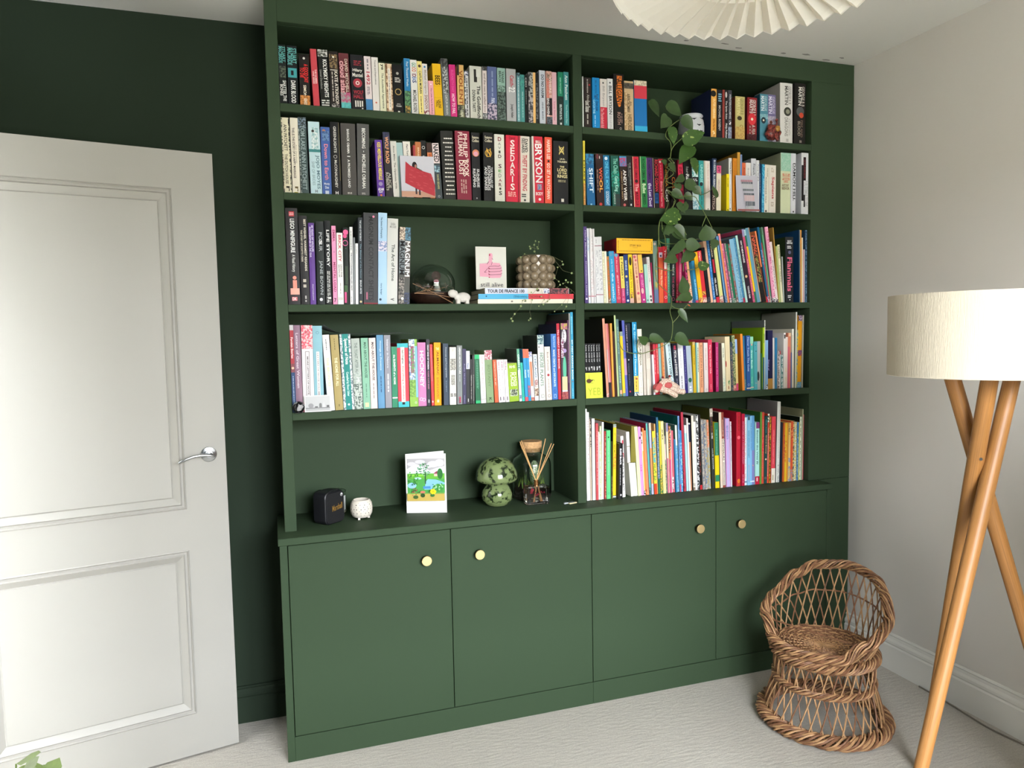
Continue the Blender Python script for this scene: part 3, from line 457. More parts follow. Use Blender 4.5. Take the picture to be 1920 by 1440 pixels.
DL|p|492.5|14.0|-0.47|12.3|246.6|150|1f1c28||narrow black paperback with white title|T .08 .45 .3 .65 e4e0e4 WHAT KIND OF WOMAN;T .47 .75 .3 .65 a86c84 POEMS KATE BAER;T .9 .96 .35 .65 c8c8c8 S
DL|p|496.6|14.0|0.46|9.9|227.7|150|c8343a||narrow red paperback|D .05 .6 .35 .6 e88880 1;B .92 .95 .3 .7 f0d0c8
DL|h|532.6|14.0|-0.60|25.1|233.9|159|e8980c||orange-yellow hardback titled ALMANAC|H .08 .12 .25 .75 f8dc9c THE;T .14 .52 .38 .68 7c4c0c ALMANAC;D .55 .88 .3 .65 a8680c 2;B .91 .95 .35 .65 f8dca4
DL|h|562.5|14.0|-0.29|20.5|229.3|156|3b4654||slate-blue hardback with grey title|T .06 .55 .4 .65 a4acb4 Primrose and Pomegranates;D .6 .8 .4 .6 6c7c8c 1
DL|h|589.1|14.0|-1.11|24.5|215.1|146|dcd8cc||white hardback with scattered black words|H .03 .08 .35 .6 b0aca0 JO;D .2 .4 .1 .9 3c3c38 5;D .48 .66 .2 .8 4c4c48 5;D .8 .86 .1 .95 2c2c28 2
DL|h|613.6|14.0|-0.91|20.1|220.8|150|7c8080||grey hardback with white capitals|T .03 .48 .4 .65 e0e0dc URBAN ARCHITECTURE;D .5 .62 .4 .6 b0b4b4 1;N .87 .98 .3 .7 b0445c 2c2c2c
DL|p|628.8|14.0|-0.94|13.7|208.0|150|34304e||narrow navy-purple paperback|T .27 .65 .35 .6 8c88ac Ruby McNab;D .84 .98 .4 .6 8c88ac 1
DL|p|643.7|14.0|-0.77|13.8|199.9|128|232526||black paperback with white label|B 0 .34 0 1 dcdce4;T .23 .33 .3 .7 4c5c8c Elizabet;B .9 .96 .4 .6 c8c8c8
DL|p|651.6|14.0|-1.12|6.0|168.2|128|2c2c2c||thinnest black booklet|T .35 .9 .35 .7 c8c4bc CEREMONIAL RITES OF LAW
DL|p|661.3|14.0|-0.92|8.6|183.7|128|303230||thin charcoal booklet|D .4 .95 .4 .6 b0b0a8 1
DL|p|665.9|14.0|0.38|18.5|185.2|128|1a5c3c||dark green paperback with bright green ends|B 0 .09 0 1 2ca868;B .94 1 0 1 2ca868;D .12 .7 .3 .7 5c9c7c 2
DL|p|687.6|14.0|1.17|19.9|184.2|128|dedcd2||white paperback with faded pink title|T .03 .6 .35 .7 c49ca4 SHOP THIS WORLD;D .65 .85 .4 .6 b0aca0 1;B .91 .92 .05 .95 8c8c84
DL|h|710.3|14.0|1.82|28.6|200.6|140|7e936c||sage-green hardback with pink marbled head|N 0 .18 0 1 a85060 d8c4c4;T .28 .7 .35 .65 667c56 BOTANY;T .9 .96 .35 .65 2c3824 K
DL|p|743.1|14.0|2.38|13.8|163.1|128|d85a34||orange-red paperback|T .05 .6 .35 .65 f4c8b4 Heartburn to go
DL|p|757.8|14.0|2.29|14.2|163.3|128|e6e0e0||first white paperback of a matching trio|D .04 .25 .3 .7 c08c9c 1;T .3 .8 .3 .65 9c8c98 THE CALL FOR LUNCH;B .87 .96 .35 .6 4c3c4c
DL|p|772.6|14.0|2.29|13.5|163.0|128|e4dede||second white paperback of a matching trio|D .04 .25 .3 .7 b07c90 1;T .3 .8 .3 .65 a894a4 A FRENCH HOUSE FULL;B .87 .96 .35 .6 4c3c4c
DL|p|786.7|14.0|2.29|12.9|163.2|128|e6e0e0||third white paperback of a matching trio|T .04 .24 .3 .7 8c4c64 Sandra;T .3 .8 .3 .65 b09ca8 HERES ANOTHER ONE;B .87 .96 .35 .6 4c3c4c
DL|p|801.8|14.0|2.71|38.0|148.1|128|8caa28||lime green paperback titled PLANTS|H .06 .13 .2 .8 e8f0c8 RHS;T .24 .6 .68 .85 e8f0c8 PLANTS;T .24 .6 .28 .62 e8f0c8 PLACES;N .68 .86 .1 .9 2c3428 b0b89c
DL|p|841.4|14.0|2.34|10.4|202.8|150|c8d8d0|4a4e46|tall slim paperback with green head|B 0 .4 0 1 5c9c7c;T .1 .6 .3 .8 e4ece8 GREEN FIELDS;N .88 .96 .1 .9 5c6c8c c8d0d0
DL|p|852.7|14.0|2.45|9.0|149.6|128|2fae9a||thin turquoise paperback|D .08 .9 .3 .6 14645c 1
DL|p|863.9|14.0|2.22|12.5|201.5|150|2a88b8||first of two blue guidebooks with orange head|B 0 .17 0 1 e0684c;T .4 .55 .3 .7 e0ecf4 FRANCE;B .92 1 0 1 c8505c
DL|p|878.0|14.0|2.44|10.4|201.3|150|2a86b8||second of two blue guidebooks with orange head|B 0 .17 0 1 e0684c;T .4 .55 .3 .7 e0ecf4 BRITTANY;N .7 .9 0 1 a8586c 5c6484
DL|p|891.4|14.0|2.67|12.9|190.2|128|dcd4d0||white paperback with orange mid strip|N 0 .14 0 1 7c7ca4 d8d8e0;B .2 .7 .15 .85 d87c5c;B .72 .92 .2 .8 e4e4e8;N .93 1 0 1 a8485c c08c5c
DL|p|905.2|14.0|1.71|15.4|180.1|128|d8dcdc||white paperback titled CHICAGO|T .03 .5 .25 .75 4c6c84 CHICAGO;N .55 .7 .1 .9 8c4c48 c8b8b0;N .72 .9 0 1 6c4c3c c8b8a4
DL|h|923.5|14.0|1.34|25.5|253.7|173|d6d7cf|2c2e2a|tall white hardback titled HOUSE PLANTS|N 0 .14 0 1 3c5c64 a8bcb8;O .18 .2 .1 3c3c3c;T .27 .78 .3 .72 6c8474 HOUSE PLANTS;T .27 .5 .78 .92 8ca090 SIMPLE;F .91 .96 .3 .75 6c7468
DL|h|951.7|14.0|1.71|23.2|208.5|142|d9cbc2||beige hardback titled Book of Scones|T .1 .45 .4 .65 8c8078 Book of Scones;O .53 .5 .22 a0343c;D .6 .85 .4 .6 a8988c 1;R .92 .5 .25 4c4440
DL|p|978.2|14.0|0.78|22.7|257.8|150|3a6db0||bright blue paperback with white capitals|T .03 .2 .4 .7 a8c8e8 Spirited;T .24 .8 .35 .65 c8dcf0 MAKE CREATE and DECORATE;R .87 .5 .25 1c3c74;F .92 .97 .3 .7 c8dcf0
DL|h|1002.5|14.0|0.79|12.2|298.1|203|b02838|292440|tall red hardback with white lettering|T .08 .6 .3 .75 e8b8b8 The GREAT BAKE BOOK;L .7 .9 .3 .7 f0d8d4 3
DL|h|1016.3|14.0|0.27|27.1|298.6|203|3c2c38||colourful bake hardback with white oval|N 0 .08 0 1 a04878 a89c3c;V .17 .5 .09 .35 f0ecf0;T .1 .26 .3 .6 4c4450 bake off;O .36 .55 .3 a08cb8;V .6 .5 .17 .27 58ac8c;N .2 .45 0 .4 7c3c5c c8c0c8;B .7 .88 .1 .9 d8b890;B .88 .9 .1 .9 e4e0dc;N .9 1 0 1 7c2c34 a0544c
DL|k|1044.7|14.0|0.27|6.6|310.7|235|4c2444||thin plum picture book|D .1 .8 .3 .6 a888a0 1
DL|k|1053.2|14.0|0.26|5.5|338.0|235|8c8c86|4e4e46|tall thin grey book behind the baking books|
DL|k|1059.6|14.0|0.31|10.9|341.8|235|3a94b4||tall light-blue baking book|D .05 .25 .3 .6 a8dce8 1;T .32 .78 .3 .7 f0f8f8 MY FIRST BAKING BOOK;O .8 .5 .2 7c4c4c;D .88 .97 .35 .6 a8dce8 1
AR|k|1123.9|14.0|-0.12|4.7|193.5|159|dfe6de||very thin white booklet against the divider|
AR|p|1129.9|14.0|0.06|29.7|193.0|128|2a211f||dark brown travel paperback with crooked white lettering|T .03 .3 .4 .55 d0ccc4 IN CONNEXION;O .14 .75 .12 b03030;T .33 .5 .4 .7 a8a49c Almost;T .46 .68 .2 .75 dcdcd4 Lost States;D .72 .96 .3 .6 a8a49c 1
AR|p|1164.7|14.0|0.10|30.5|195.7|128|1880bc||bright blue travel paperback|T .05 .3 .4 .6 1c4c7c BILL BRYSON;N .32 .42 .3 .85 183c64 1880bc;T .43 .7 .1 .35 a0d8ec CATCH THE;T .46 .65 .5 .8 16385c Down Under;D .73 .95 .25 .45 a0d0e8 1
AR|p|1196.7|14.0|0.07|28.7|193.0|128|dbd3cc||white paperback with bright red lower half|B .56 1 0 1 b8283c;O .08 .45 .12 3c3c3c;T .14 .54 .3 .65 a8a09c Bill Bryson;T .58 .97 .12 .5 e0a0a4 The Thunderbolt Kid
AR|p|1227.8|14.0|0.51|23.7|195.6|128|dad9d8||white paperback with tall black serif title|O .08 .5 .14 3c3c44;T .14 .7 .3 .75 3a3a3c BILL BRYSON;D .72 .98 .3 .7 b8b4b4 2
AR|h|1256.2|14.0|0.66|43.7|216.8|147|1b1817||black hardback titled in flaming orange|V .32 .52 .27 .3 d87428;N .03 .12 .3 .8 d87428 8c4818;T .09 .56 .3 .72 241812 ALLEGIANT;T .68 .9 .32 .6 a88478 ROTH;D .7 .88 .68 .8 9c8078 1;R .97 .6 .1 d0c8c0
AR|p|1303.2|14.0|0.30|40.5|195.6|128|c0a47e||worn tan paperback with handwritten black script|N .04 .15 0 1 34302c 5c5448;T .25 .62 .3 .6 4c3c28 ABERCROMBIE;T .4 .48 .62 .8 4c3c28 Joe;T .66 .97 .4 .75 6c5838 HEROES;N .2 1 0 .3 a8885c d0b48c
AR|h|1347.5|14.0|0.82|55.8|200.8|140|1c6aa6||thick red and blue hardback with cream patterned head|N 0 .1 0 1 d8ccb4 b0a48c;B .1 .35 0 1 c63a48;B .88 1 0 1 38a4cc
AR|h|1723.7|14.0|-0.64|25.7|198.8|150|d89c48|1c2440|mustard-orange hardback beside the potted vine|T .2 .6 .35 .7 f0d8a8 OUTER HEBRIDES;D .62 .84 .3 .7 8c5c20 2;N .86 .98 .25 .75 f0d8a8 c08438;O .1 .35 .5 1c1a18
AR|p|1751.4|14.0|-0.43|25.6|197.5|128|1c1c20||black paperback with pale blue bars and white name|L .07 .25 .25 .85 7ca8bc 4;T .32 .8 .35 .68 b8b4b0 MICHAEL ROSEN;B .82 .83 .4 .7 c8c8c8
AR|p|1761.8|14.0|-0.36|9.5|198.8|128|8c3c34||thin brick-red paperback|
AR|p|1780.3|14.0|-0.29|17.6|200.1|150|221f20||black paperback with bold white title down its spine|V .1 .5 .06 .25 d0ccc8;T .22 .6 .3 .75 dcdcdc The Spider Rider;T .68 .98 .3 .75 dcdcdc Philip Pullman
AR|p|1798.2|14.0|-0.29|17.3|200.3|150|3c3c44||charcoal paperback with white bird|T .08 .58 .35 .75 c0c0c4 WINTERHOLMING;N .62 .7 .3 .8 e8e8e8 4c4c54;N .75 1 0 1 6c7488 8c94a4
AR|p|1860.5|14.0|-0.17|46.2|177.8|128|b3a76c|5c2c20|straw-gold fantasy paperback|T .04 .42 .55 .85 8c8450 GEORGE R R;T .04 .42 .2 .5 d0c48c MARTIN;V .5 .45 .05 .25 3c3420;T .65 .88 .5 .8 8c6c30 CLASH;N .7 1 0 1 a8844c c0a45c
AR|p|1919.7|14.0|-0.52|48.4|177.9|128|7c1c22|4c1418|crimson fantasy paperback with white chalice|T .05 .42 .55 .85 d8ccc8 GEORGE R R;T .05 .42 .25 .5 d8ccc8 MARTIN;V .5 .5 .14 .4 c8343c;O .5 .5 .12 e8e0c8;T .63 .95 .5 .8 b0a49c A FEAST;D .66 .95 .2 .4 948880 1;N .85 1 0 1 341418 4c1c20
AR|p|1974.8|14.0|-0.08|39.5|196.7|128|4a8090|1c4454|teal fantasy paperback with pearl helmet|T .04 .35 .6 .85 a8c0c8 GEORGE;T .04 .35 .15 .5 dce4e8 MARTIN;N .42 .52 0 1 8cb4bc 6c9ca8;V .55 .45 .07 .3 24343c;O .55 .45 .1 e8dcc0
AR|p|1976.2|14.0|0.19|40.6|198.3|128|6c6488||lilac-purple fantasy paperback with small flame|T .04 .4 .6 .85 b8b0c8 GEORGE;T .04 .4 .15 .5 dcd8e8 MARTIN;N .45 1 0 1 8c8498 a49cac;O .58 .4 .18 5c3428
AR|h|2041.6|14.0|0.44|63.3|253.3|172|d6d3ce|9c9690|thick white fantasy hardback with dark coin|T .05 .35 .65 .85 9c9894 GEORGE R R;T .05 .36 .38 .6 5c5854 MARTIN;V .47 .58 .075 .3 3c3c34;O .47 .6 .16 8c8c78;T .58 .86 .64 .8 b0aca8 A DANCE WITH;T .57 .88 .36 .58 8c8884 DRAGONS;B .92 .97 .45 .65 b0aca8
AR|h|2171.4|14.0|-0.38|57.9|258.5|176|1c1918||thick black fantasy hardback with ember swirl|T .05 .38 .65 .85 b8b0a8 GEORGE R R;T .06 .36 .35 .6 d8d4cc MARTIN;O .46 .5 .35 4c5050;O .52 .6 .2 b8442c;T .62 .86 .3 .5 8c8478 BLOOD;T .6 .88 .55 .72 6c5c50 FIRE AND;B .93 .97 .45 .65 787068
BR|k|1120.0|14.0|0.19|8.5|247.7|203|c8b83c||thin tall mustard-yellow booklet|T .3 .65 .2 .8 3c3418 DUST;N .66 1 0 1 b0743c c89848
BR|p|1136.9|14.0|1.60|34.3|199.2|128|1c5c8c||blue speckled paperback titled SHIFT|B .04 .08 .45 .65 c8e0ec;T .27 .75 .4 .8 dcecf4 SHIFT;D .3 .65 .15 .28 88b0c8 1;N 0 .2 0 1 1c4c70 2c7ca8;B .96 .99 .4 .6 8cc0d8
BR|p|1177.0|14.0|1.74|32.4|200.4|150|2c1c1c||dark brown paperback titled WOOL in orange|N 0 .1 0 .4 6c2c38 2c1c1c;B .04 .09 .5 .6 d0c8c0;T .26 .5 .45 .8 d0583c WO;T .5 .74 .45 .8 e0a048 OL;D .3 .7 .1 .3 8c7468 1;O .97 .5 .2 b83c38
BR|p|1211.3|14.0|1.28|26.5|197.9|128|1c6890||narrow azure paperback with stacked title|O .06 .45 .25 d8e8f0;T .12 .66 .3 .75 5cb8d8 ONE FALSE MOVE;T .7 .98 .3 .75 c8dce8 GOODNIGHT
BR|p|1247.5|14.0|2.20|34.9|199.2|128|1c5448||green-teal paperback with wide spaced title|N .3 .6 0 1 1c8c78 1c5448;T .05 .35 .35 .8 7cbca8 The Chain;T .4 .7 .35 .8 a0d4c4 Gang King;T .72 .95 .2 .4 9cb4ac CANDICE;N .75 1 .4 1 2c2c2c 1c3430
BR|p|1283.5|14.0|2.04|31.5|198.6|128|2a1c18||black and brown paperback with pink-blue nebula|B 0 .05 0 1 3c84b0;N .03 .2 0 1 b8345c 5c6c9c;T .27 .88 .5 .85 f0ece8 ANDY WEIR;T .3 .85 .15 .3 b0946c PROJECT HAIL MARY;O .96 .5 .18 b85c5c
BR|p|1318.1|14.0|2.32|20.3|200.9|150|1c1c1e||narrow black paperback with small grey capitals|T .12 .85 .5 .75 8c8c8c THE WITCHING CABINET;D .15 .4 .2 .35 787878 1;B .93 .97 .4 .7 c8c8c8
BR|p|1342.9|14.0|2.20|27.6|200.6|150|b8243a||crimson mystery paperback in a set of three|B 0 1 0 .08 e0c0a0;T .05 .42 .35 .7 4c1018 RICHARD OSMAN;O .48 .5 .25 2c1014;T .53 .68 .3 .75 e8b0b0 The;T .7 .96 .35 .7 4c1018 MURDER CLUB
BR|p|1371.8|14.0|1.67|28.3|202.1|150|23743e||green mystery paperback in a set of three|B 0 1 0 .08 c8d0a0;T .05 .42 .35 .7 0c3418 RICHARD OSMAN;O .48 .5 .2 0c2c14;T .53 .72 .3 .75 c8e0b8 Bullet;T .74 .94 .35 .7 0c3418 MISSED
BR|p|1401.8|14.0|1.42|27.1|199.8|128|452a62||purple mystery paperback in a set of three|B 0 1 0 .05 c8b89c;T .04 .42 .35 .7 20103c RICHARD OSMAN;T .5 .62 .3 .75 d0c8e0 the;T .64 .96 .35 .75 c8c0dc Last Devil
BR|p|1430.9|14.0|1.81|24.3|198.7|128|1c1618||black paperback with red condensed capitals and blue label|B 0 1 .0 .06 d8c8b8;T .03 .66 .35 .85 b82c38 RICHARD OSMAN;B .7 .9 .2 .85 1c4c84;D .72 .88 .3 .75 0c2440 2
BR|p|1458.0|14.0|2.20|22.4|198.2|128|a81c34||scarlet paperback with pink script foot|O .06 .4 .2 f0e0dc;D .12 .4 .35 .65 c8606c 1;T .45 .96 .35 .7 e0848c Black Hearts
BR|p|1482.4|14.0|2.60|24.6|196.8|128|241f14||dark olive paperback half hidden by the vine|T .08 .55 .35 .7 9c6c24 ENIGMA;T .6 .85 .3 .7 d8d4cc Ctrl
BR|p|1510.2|14.0|1.95|29.5|198.5|128|1a1614||black paperback with orange letters behind the vine|T .05 .14 .3 .7 e0d8cc T;T .35 .7 .3 .75 c86834 CODE
BR|p|1547.6|14.0|2.35|24.9|199.4|128|8c1c34||cerise paperback with black blocks behind the vine|B .1 .32 .1 .9 c8304c;D .14 .28 .25 .75 5c1020 2;B .34 .5 .0 1 1c1418;B .5 .62 .2 .9 b8344c;B .85 .98 .1 .9 b03850
BR|p|1574.0|14.0|2.01|28.1|203.5|150|1d1d1f||black paperback with white author name beside the vine|T .15 .3 .4 .75 a0a0a0 Ian;T .3 .45 .35 .8 e8e8e8 Ran
BR|p|1603.8|14.0|1.84|8.9|200.8|150|181818||thin black paperback behind the vine leaves|
BR|p|1613.3|14.0|1.49|28.9|201.0|150|c8dcdc||black, white and teal mountain paperback|N 0 .33 0 .6 5ca8b0 d8e4e4;B .33 .5 0 1 1c1c1c;D .36 .42 .15 .85 c8c8c8 2;N .8 1 0 1 6c9cac c8d8dc
BR|p|1643.8|14.0|0.64|22.1|202.6|150|34908c||sea-green paperback with dark figure|T .08 .44 .35 .8 9cd0cc UNIVERSE;V .47 .5 .04 .35 1c2428;N .55 .6 .2 .7 d8d4a8 34908c;D .62 .92 .4 .7 1c5c5c 1
BR|p|1667.3|14.0|0.86|28.0|202.3|150|d8d0c8||cream paperback with faint pink title|B 0 1 0 .2 a8a894;T .05 .6 .55 .75 c8988c The Story of Women;O .97 .6 .1 5c5448
BR|p|1719.4|14.0|-1.28|20.4|214.6|150|1c2c48||navy and brown paperback with white capitals|T .03 .55 .3 .75 d0d4dc BLUEBIRD, BLUEBIRD;N .55 .72 0 1 1c4c7c 8c5c40;B .6 1 0 1 3a2a26;T .7 .98 .3 .75 b0a098 ATTICA
BR|p|1744.0|14.0|-0.61|21.8|186.0|128|e0d8c0||short cream paperback with pink head|B 0 .17 0 1 c8547c;N .03 .14 .25 .75 6c1c3c c8547c;T .3 .7 .35 .7 c8a8a0 AMAZEMENT
BR|p|1784.7|14.0|-0.03|13.2|154.1|128|e0cc18|c4b01c|short bright yellow paperback|D .1 .35 .3 .7 8c7c10 1;O .96 .5 .2 3c3410
BR|h|1785.4|14.0|0.07|14.6|221.0|150|dcdcda|8f8f8c|tall white paperback beside the yellow one|T .06 .3 .35 .75 2c2c2c Thinking Slow;D .5 .85 .35 .65 b8b8b4 1;O .95 .4 .2 3c3c3c
BR|p|1821.2|14.0|-0.55|19.5|220.9|150|c47c24||orange-brown paperback with printed lines|D .05 .95 .4 .6 a05c14 1
BR|h|1837.1|14.0|-0.31|14.3|245.8|167|b48430|8c6420|tall mustard hardback behind the chart card|
BR|p|1848.3|14.0|-0.09|9.7|238.1|150|6c84b0||blue and amber paperback behind the chart card|N .4 .8 0 1 c8943c 6c5c58
BR|p|1865.6|14.0|-0.18|16.4|204.9|150|cc6440||orange-red paperback behind the chart card|T .1 .5 .4 .7 5c1c10 Reading Hill
BR|p|1866.9|14.0|0.08|24.2|205.3|150|e0dad6||white paperback behind the chart card|T .1 .5 .35 .6 a8a4a0 Sonnet
BR|h|1895.0|14.0|0.34|24.0|224.7|153|c0c2c8|8c8e94|silver-grey hardback behind the chart card|T .1 .45 .35 .75 5c5c64 French Kiss
BR|p|1920.5|14.0|0.11|14.0|218.6|150|dadcde||white upright paperback with black title behind the card|T .08 .4 .4 .75 2c2c2c Penny Wolf A
BR|p|1935.3|14.0|0.19|9.6|206.9|150|1c3050||thin navy paperback|D .2 .6 .3 .7 8c9cb0 1
BR|p|1959.0|14.0|-0.63|12.7|203.4|150|2c84b0||aqua-blue paperback with sea picture|N 0 .25 0 1 1c5c88 4cb0d0;T .3 .62 .4 .8 a0dce8 NEPTUNE;N .65 1 0 1 2c84b0 5cb0cc
BR|p|1984.9|14.0|-0.61|24.3|204.1|150|ddd9ca||cream paperback with spaced black capitals|T .07 .25 .6 .8 8c8878 DAVID EAGLE;T .25 .8 .3 .5 6c6860 ALEXANDER WILD;O .96 .45 .2 4c4840
BR|p|2021.1|14.0|-0.44|35.1|203.1|150|ddd6cc||cream paperback titled in red|L .05 .15 .3 .7 b8a898 3;T .24 .7 .35 .75 b03a3c Sapiens;L .76 .86 .3 .7 a89888 3
BR|h|2098.0|14.0|-0.01|51.2|258.9|176|c8ceac|7c8068|thick green and cream war history hardback|N 0 .3 0 1 88b49c 9cbcaa;T .34 .39 .2 .85 c05a48 SECOND;T .4 .45 .2 .85 c05a48 WORLD;T .45 .49 .3 .7 c05a48 WAR;H .51 .555 .1 .8 6c5440 ANTONY;H .56 .605 .1 .85 6c5440 BEEVOR;D .92 .94 .4 .7 8c8c6c 1
BR|h|2125.3|14.0|-0.10|25.3|259.3|176|d4d6dc||white hardback with big black slanted title|T .16 .78 .45 .85 222226 DAMON HILL;D .17 .75 .2 .35 8c8c94 1;O .96 .5 .15 1c1c24
BR|h|2150.6|14.0|0.12|36.9|263.4|179|dadcde|b8bac0|white and black hardback titled ULTIMATUM|B .07 .45 .25 .62 261a1c;T .12 .42 .3 .55 6c2c30 STUNNER;B .2 .78 .0 .3 1c1a1c;T .46 .86 .4 .85 c0c0c4 ULTIMATUM;B .68 .88 .3 .5 1c1c1c
CR|k|1123.8|14.0|0.82|13.6|300.3|235|4c3c70||purple picture book with white lettering|T .05 .4 .35 .7 c8c0dc Hairy Maclary;T .45 .9 .35 .7 b8b0cc Donaldsons Dairy;O .94 .5 .3 e8e4f0
CR|m|1139.0|14.0|1.01|8.9|293.3|210|d8dade||first white journal|N .1 .3 0 1 a8b8d0 d8dade;B .9 .91 0 1 a84858
CR|m|1148.5|14.0|1.01|6.6|293.7|210|dcdad8||second white journal|N .4 .9 .3 .7 b89898 dcdad8;B .9 .91 0 1 a84858
CR|m|1155.7|14.0|0.89|6.1|291.9|210|d8d4d4||third white journal|N .1 .8 .3 .7 c0a8a8 dcdad8;B .9 .91 0 1 a84858
CR|m|1162.3|14.0|0.89|5.8|291.6|210|dcdada||fourth white journal|D .2 .9 .35 .65 b8a0a0 1;B .9 .91 0 1 a84858
CR|m|1171.9|14.0|1.59|15.4|260.9|210|d4d4d4||first thick white journal with dark red bands|B .13 .14 0 1 782838;B .865 .875 0 1 782838;D .04 .1 .4 .6 6c6c6c 1;N .2 .8 .2 .8 b0b0b4 d8d8d8
CR|m|1187.9|14.0|1.59|15.6|262.1|210|d0d0d0||second thick white journal with dark red bands|B .13 .14 0 1 782838;B .865 .875 0 1 782838;N .2 .8 .2 .8 a4a4a8 d8d8d8
CR|k|1206.0|14.0|2.00|8.8|205.6|169|dcd8b8||cream picture book with green flecks|N 0 1 .3 .7 a8a884 dcd8b8
CR|k|1215.5|14.0|2.05|8.8|205.7|169|e0dcc8||cream thin picture book|
CR|k|1226.7|14.0|2.61|9.9|186.4|153|a8582c||rust-brown thin picture book|N 0 1 .3 .7 5c7c34 b86034;N .9 1 0 1 5c3c34 c8b8a8
CR|k|1238.0|14.0|2.84|21.8|206.1|169|2f8cb8||blue board book titled the castle|O .06 .4 .35 5c8cac;T .15 .4 .35 .6 a0d0e0 jolly book;T .42 .9 .35 .7 b8dce8 the castle;R .93 .5 .25 c8dce8
CR|k|1261.2|14.0|3.04|20.5|204.0|167|b83850||red board book titled garden|O .06 .4 .4 5c98b8;T .1 .4 .35 .6 e09ca8 in the secret;T .45 .85 .35 .7 e4a8b0 garden;R .9 .5 .25 e8c0c8
CR|k|1282.8|14.0|3.18|16.3|185.7|152|b03c68||yellow and pink board book|B 0 .68 0 1 dcc45c;O .05 .5 .3 a8983c;T .12 .42 .35 .75 3c3424 Peekab;O .46 .5 .12 2c2418;T .52 .66 .35 .7 b89c4c kitten;D .7 .85 .3 .7 d88ca8 2;R .92 .4 .22 e8c0d0
CR|k|1301.6|14.0|3.01|18.7|193.6|159|24386c||navy board book with white words|T .12 .32 .3 .7 c0cce0 SNUG MOUSE;O .45 .45 .25 d8c070;D .55 .85 .3 .7 a8b4d0 2;O .95 .5 .25 e0e4ec
CR|k|1321.1|14.0|2.52|17.0|195.1|160|e0c028||yellow and black board book with leaf|V .14 .5 .09 .35 2c2814;T .3 .78 .35 .65 8c7418 GRRR WILD;N .78 .9 .2 .8 2c2414 c89c40;B .9 1 0 1 c8a090
CR|k|1352.5|14.0|5.50|19.1|195.1|160|dfae8c||peach board book with red dots|O .05 .4 .3 b84c5c;O .12 .6 .25 c05c64;T .18 .42 .3 .65 8c4c3c GO TO SLEEP;O .46 .5 .25 a83c50;T .52 .74 .3 .65 a8604c little bunny;O .8 .5 .3 b84c5c;R .92 .5 .25 7c4c3c
CR|k|1373.6|14.0|5.70|18.9|195.4|160|b03478||magenta board book with yellow head|B 0 .38 0 1 e0b44c;O .34 .6 .16 4c3c18;T .42 .68 .3 .75 d888b4 MY FAIRY;V .75 .4 .06 .3 e0b0a8;B .92 .95 .35 .7 f0e0e8
CR|k|1394.0|14.0|4.25|14.9|156.7|150|9cc4b8||pale mint short picture book|D .3 .6 .45 .55 4c7c70 1;B .91 .95 .3 .6 3c4c48
CR|k|1410.4|14.0|4.53|13.2|186.1|153|e0d8d4||white picture book with grey title|T .05 .55 .3 .6 a8a4a0 CATERPILLAR;V .86 .5 .03 .3 3c3c3c;V .94 .5 .03 .3 3c3c3c
CR|k|1424.4|14.0|3.72|4.5|164.0|150|9c2c50||thin magenta picture book|
CR|h|1432.6|14.0|1.65|18.6|251.3|171|6c8478||sage-green big picture book with gold doodle|N .45 .75 .3 .8 a89c3c 6c8478;B .78 1 0 1 5c6c8c;O .05 .4 .3 c8b8a8
CR|k|1453.3|14.0|0.86|19.9|227.6|187|d05c38||orange paperback with red head|B 0 .1 0 1 a01c2c;B .1 .19 .1 .9 b4a4b8;O .16 .5 .2 1c1c24;T .4 .7 .4 .75 f0b8a0 Tiny Big Bear
CR|k|1474.0|14.0|0.73|16.4|230.7|189|c83038||red picture book with orange script|T .06 .36 .3 .7 f0dcd4 TIGER;B .26 .4 .2 .85 e4dcdc;T .4 .75 .3 .7 e8842c Tea Tonight;R .9 .5 .35 f0e4e4
CR|k|1491.2|14.0|0.78|14.7|263.2|216|3c745c||green picture book with pale pattern|N .1 .5 .1 .9 88a884 3c745c;D .5 .9 .3 .6 7cb0a0 1
CR|k|1530.7|14.0|-0.25|23.2|226.4|186|1c2a28||black-green picture book with pink letters|T .3 .5 .35 .65 b8b8b4 WHAT IS;T .52 .64 .35 .65 a83c60 THE;T .66 .88 .35 .65 c87c94 GUESS;R .93 .5 .3 c84c7c
CR|k|1542.1|14.0|-0.19|10.6|198.3|163|a81c38||crimson thin picture book behind vine leaf|N .6 1 .2 .8 d8607c a81c38
CR|k|1556.0|14.0|-0.13|13.1|203.7|167|b83c64||raspberry picture book behind vine leaf|D .1 .6 .3 .7 e8a0b8 2;O .97 .5 .25 b85c5c
CR|k|1592.9|14.0|7.37|9.1|220.4|181|c43c74||hot-pink picture book with black scribble|N .2 .6 .2 .9 2c1c24 c43c74;N .8 1 0 1 d890a8 a83c5c
CR|k|1602.9|14.0|7.41|10.9|170.9|150|d8a070||peach thin picture book by the round leaf|N .5 1 .2 .8 d8d0b8 c87c5c;N .85 1 .4 1 3c5c8c c8b0b8
CR|k|1614.7|14.0|7.38|10.9|168.3|150|1c5c7c||petrol-blue picture book|N .9 1 0 1 1c3c6c 1c5c7c
CR|k|1626.5|14.0|7.42|13.4|174.2|150|2c84b0||sky-blue picture book with white capitals|T .45 .93 .35 .7 b0d8ec ELEPHANTAL;B .94 1 0 1 b83c58
CR|k|1641.5|14.0|7.70|17.8|210.5|173|dcaa1c||golden-yellow picture book|O .72 .4 .18 6c8c9c;N .9 1 0 1 b03c34 e0c060
CR|k|1660.3|14.0|7.76|19.1|216.1|177|c83038||scarlet picture book with yellow figure|T .02 .3 .3 .7 f0c8bc Gigantic;N .78 .86 .1 .9 e0b43c 8c3c3c;N .9 1 0 1 c8605c e0c8b8
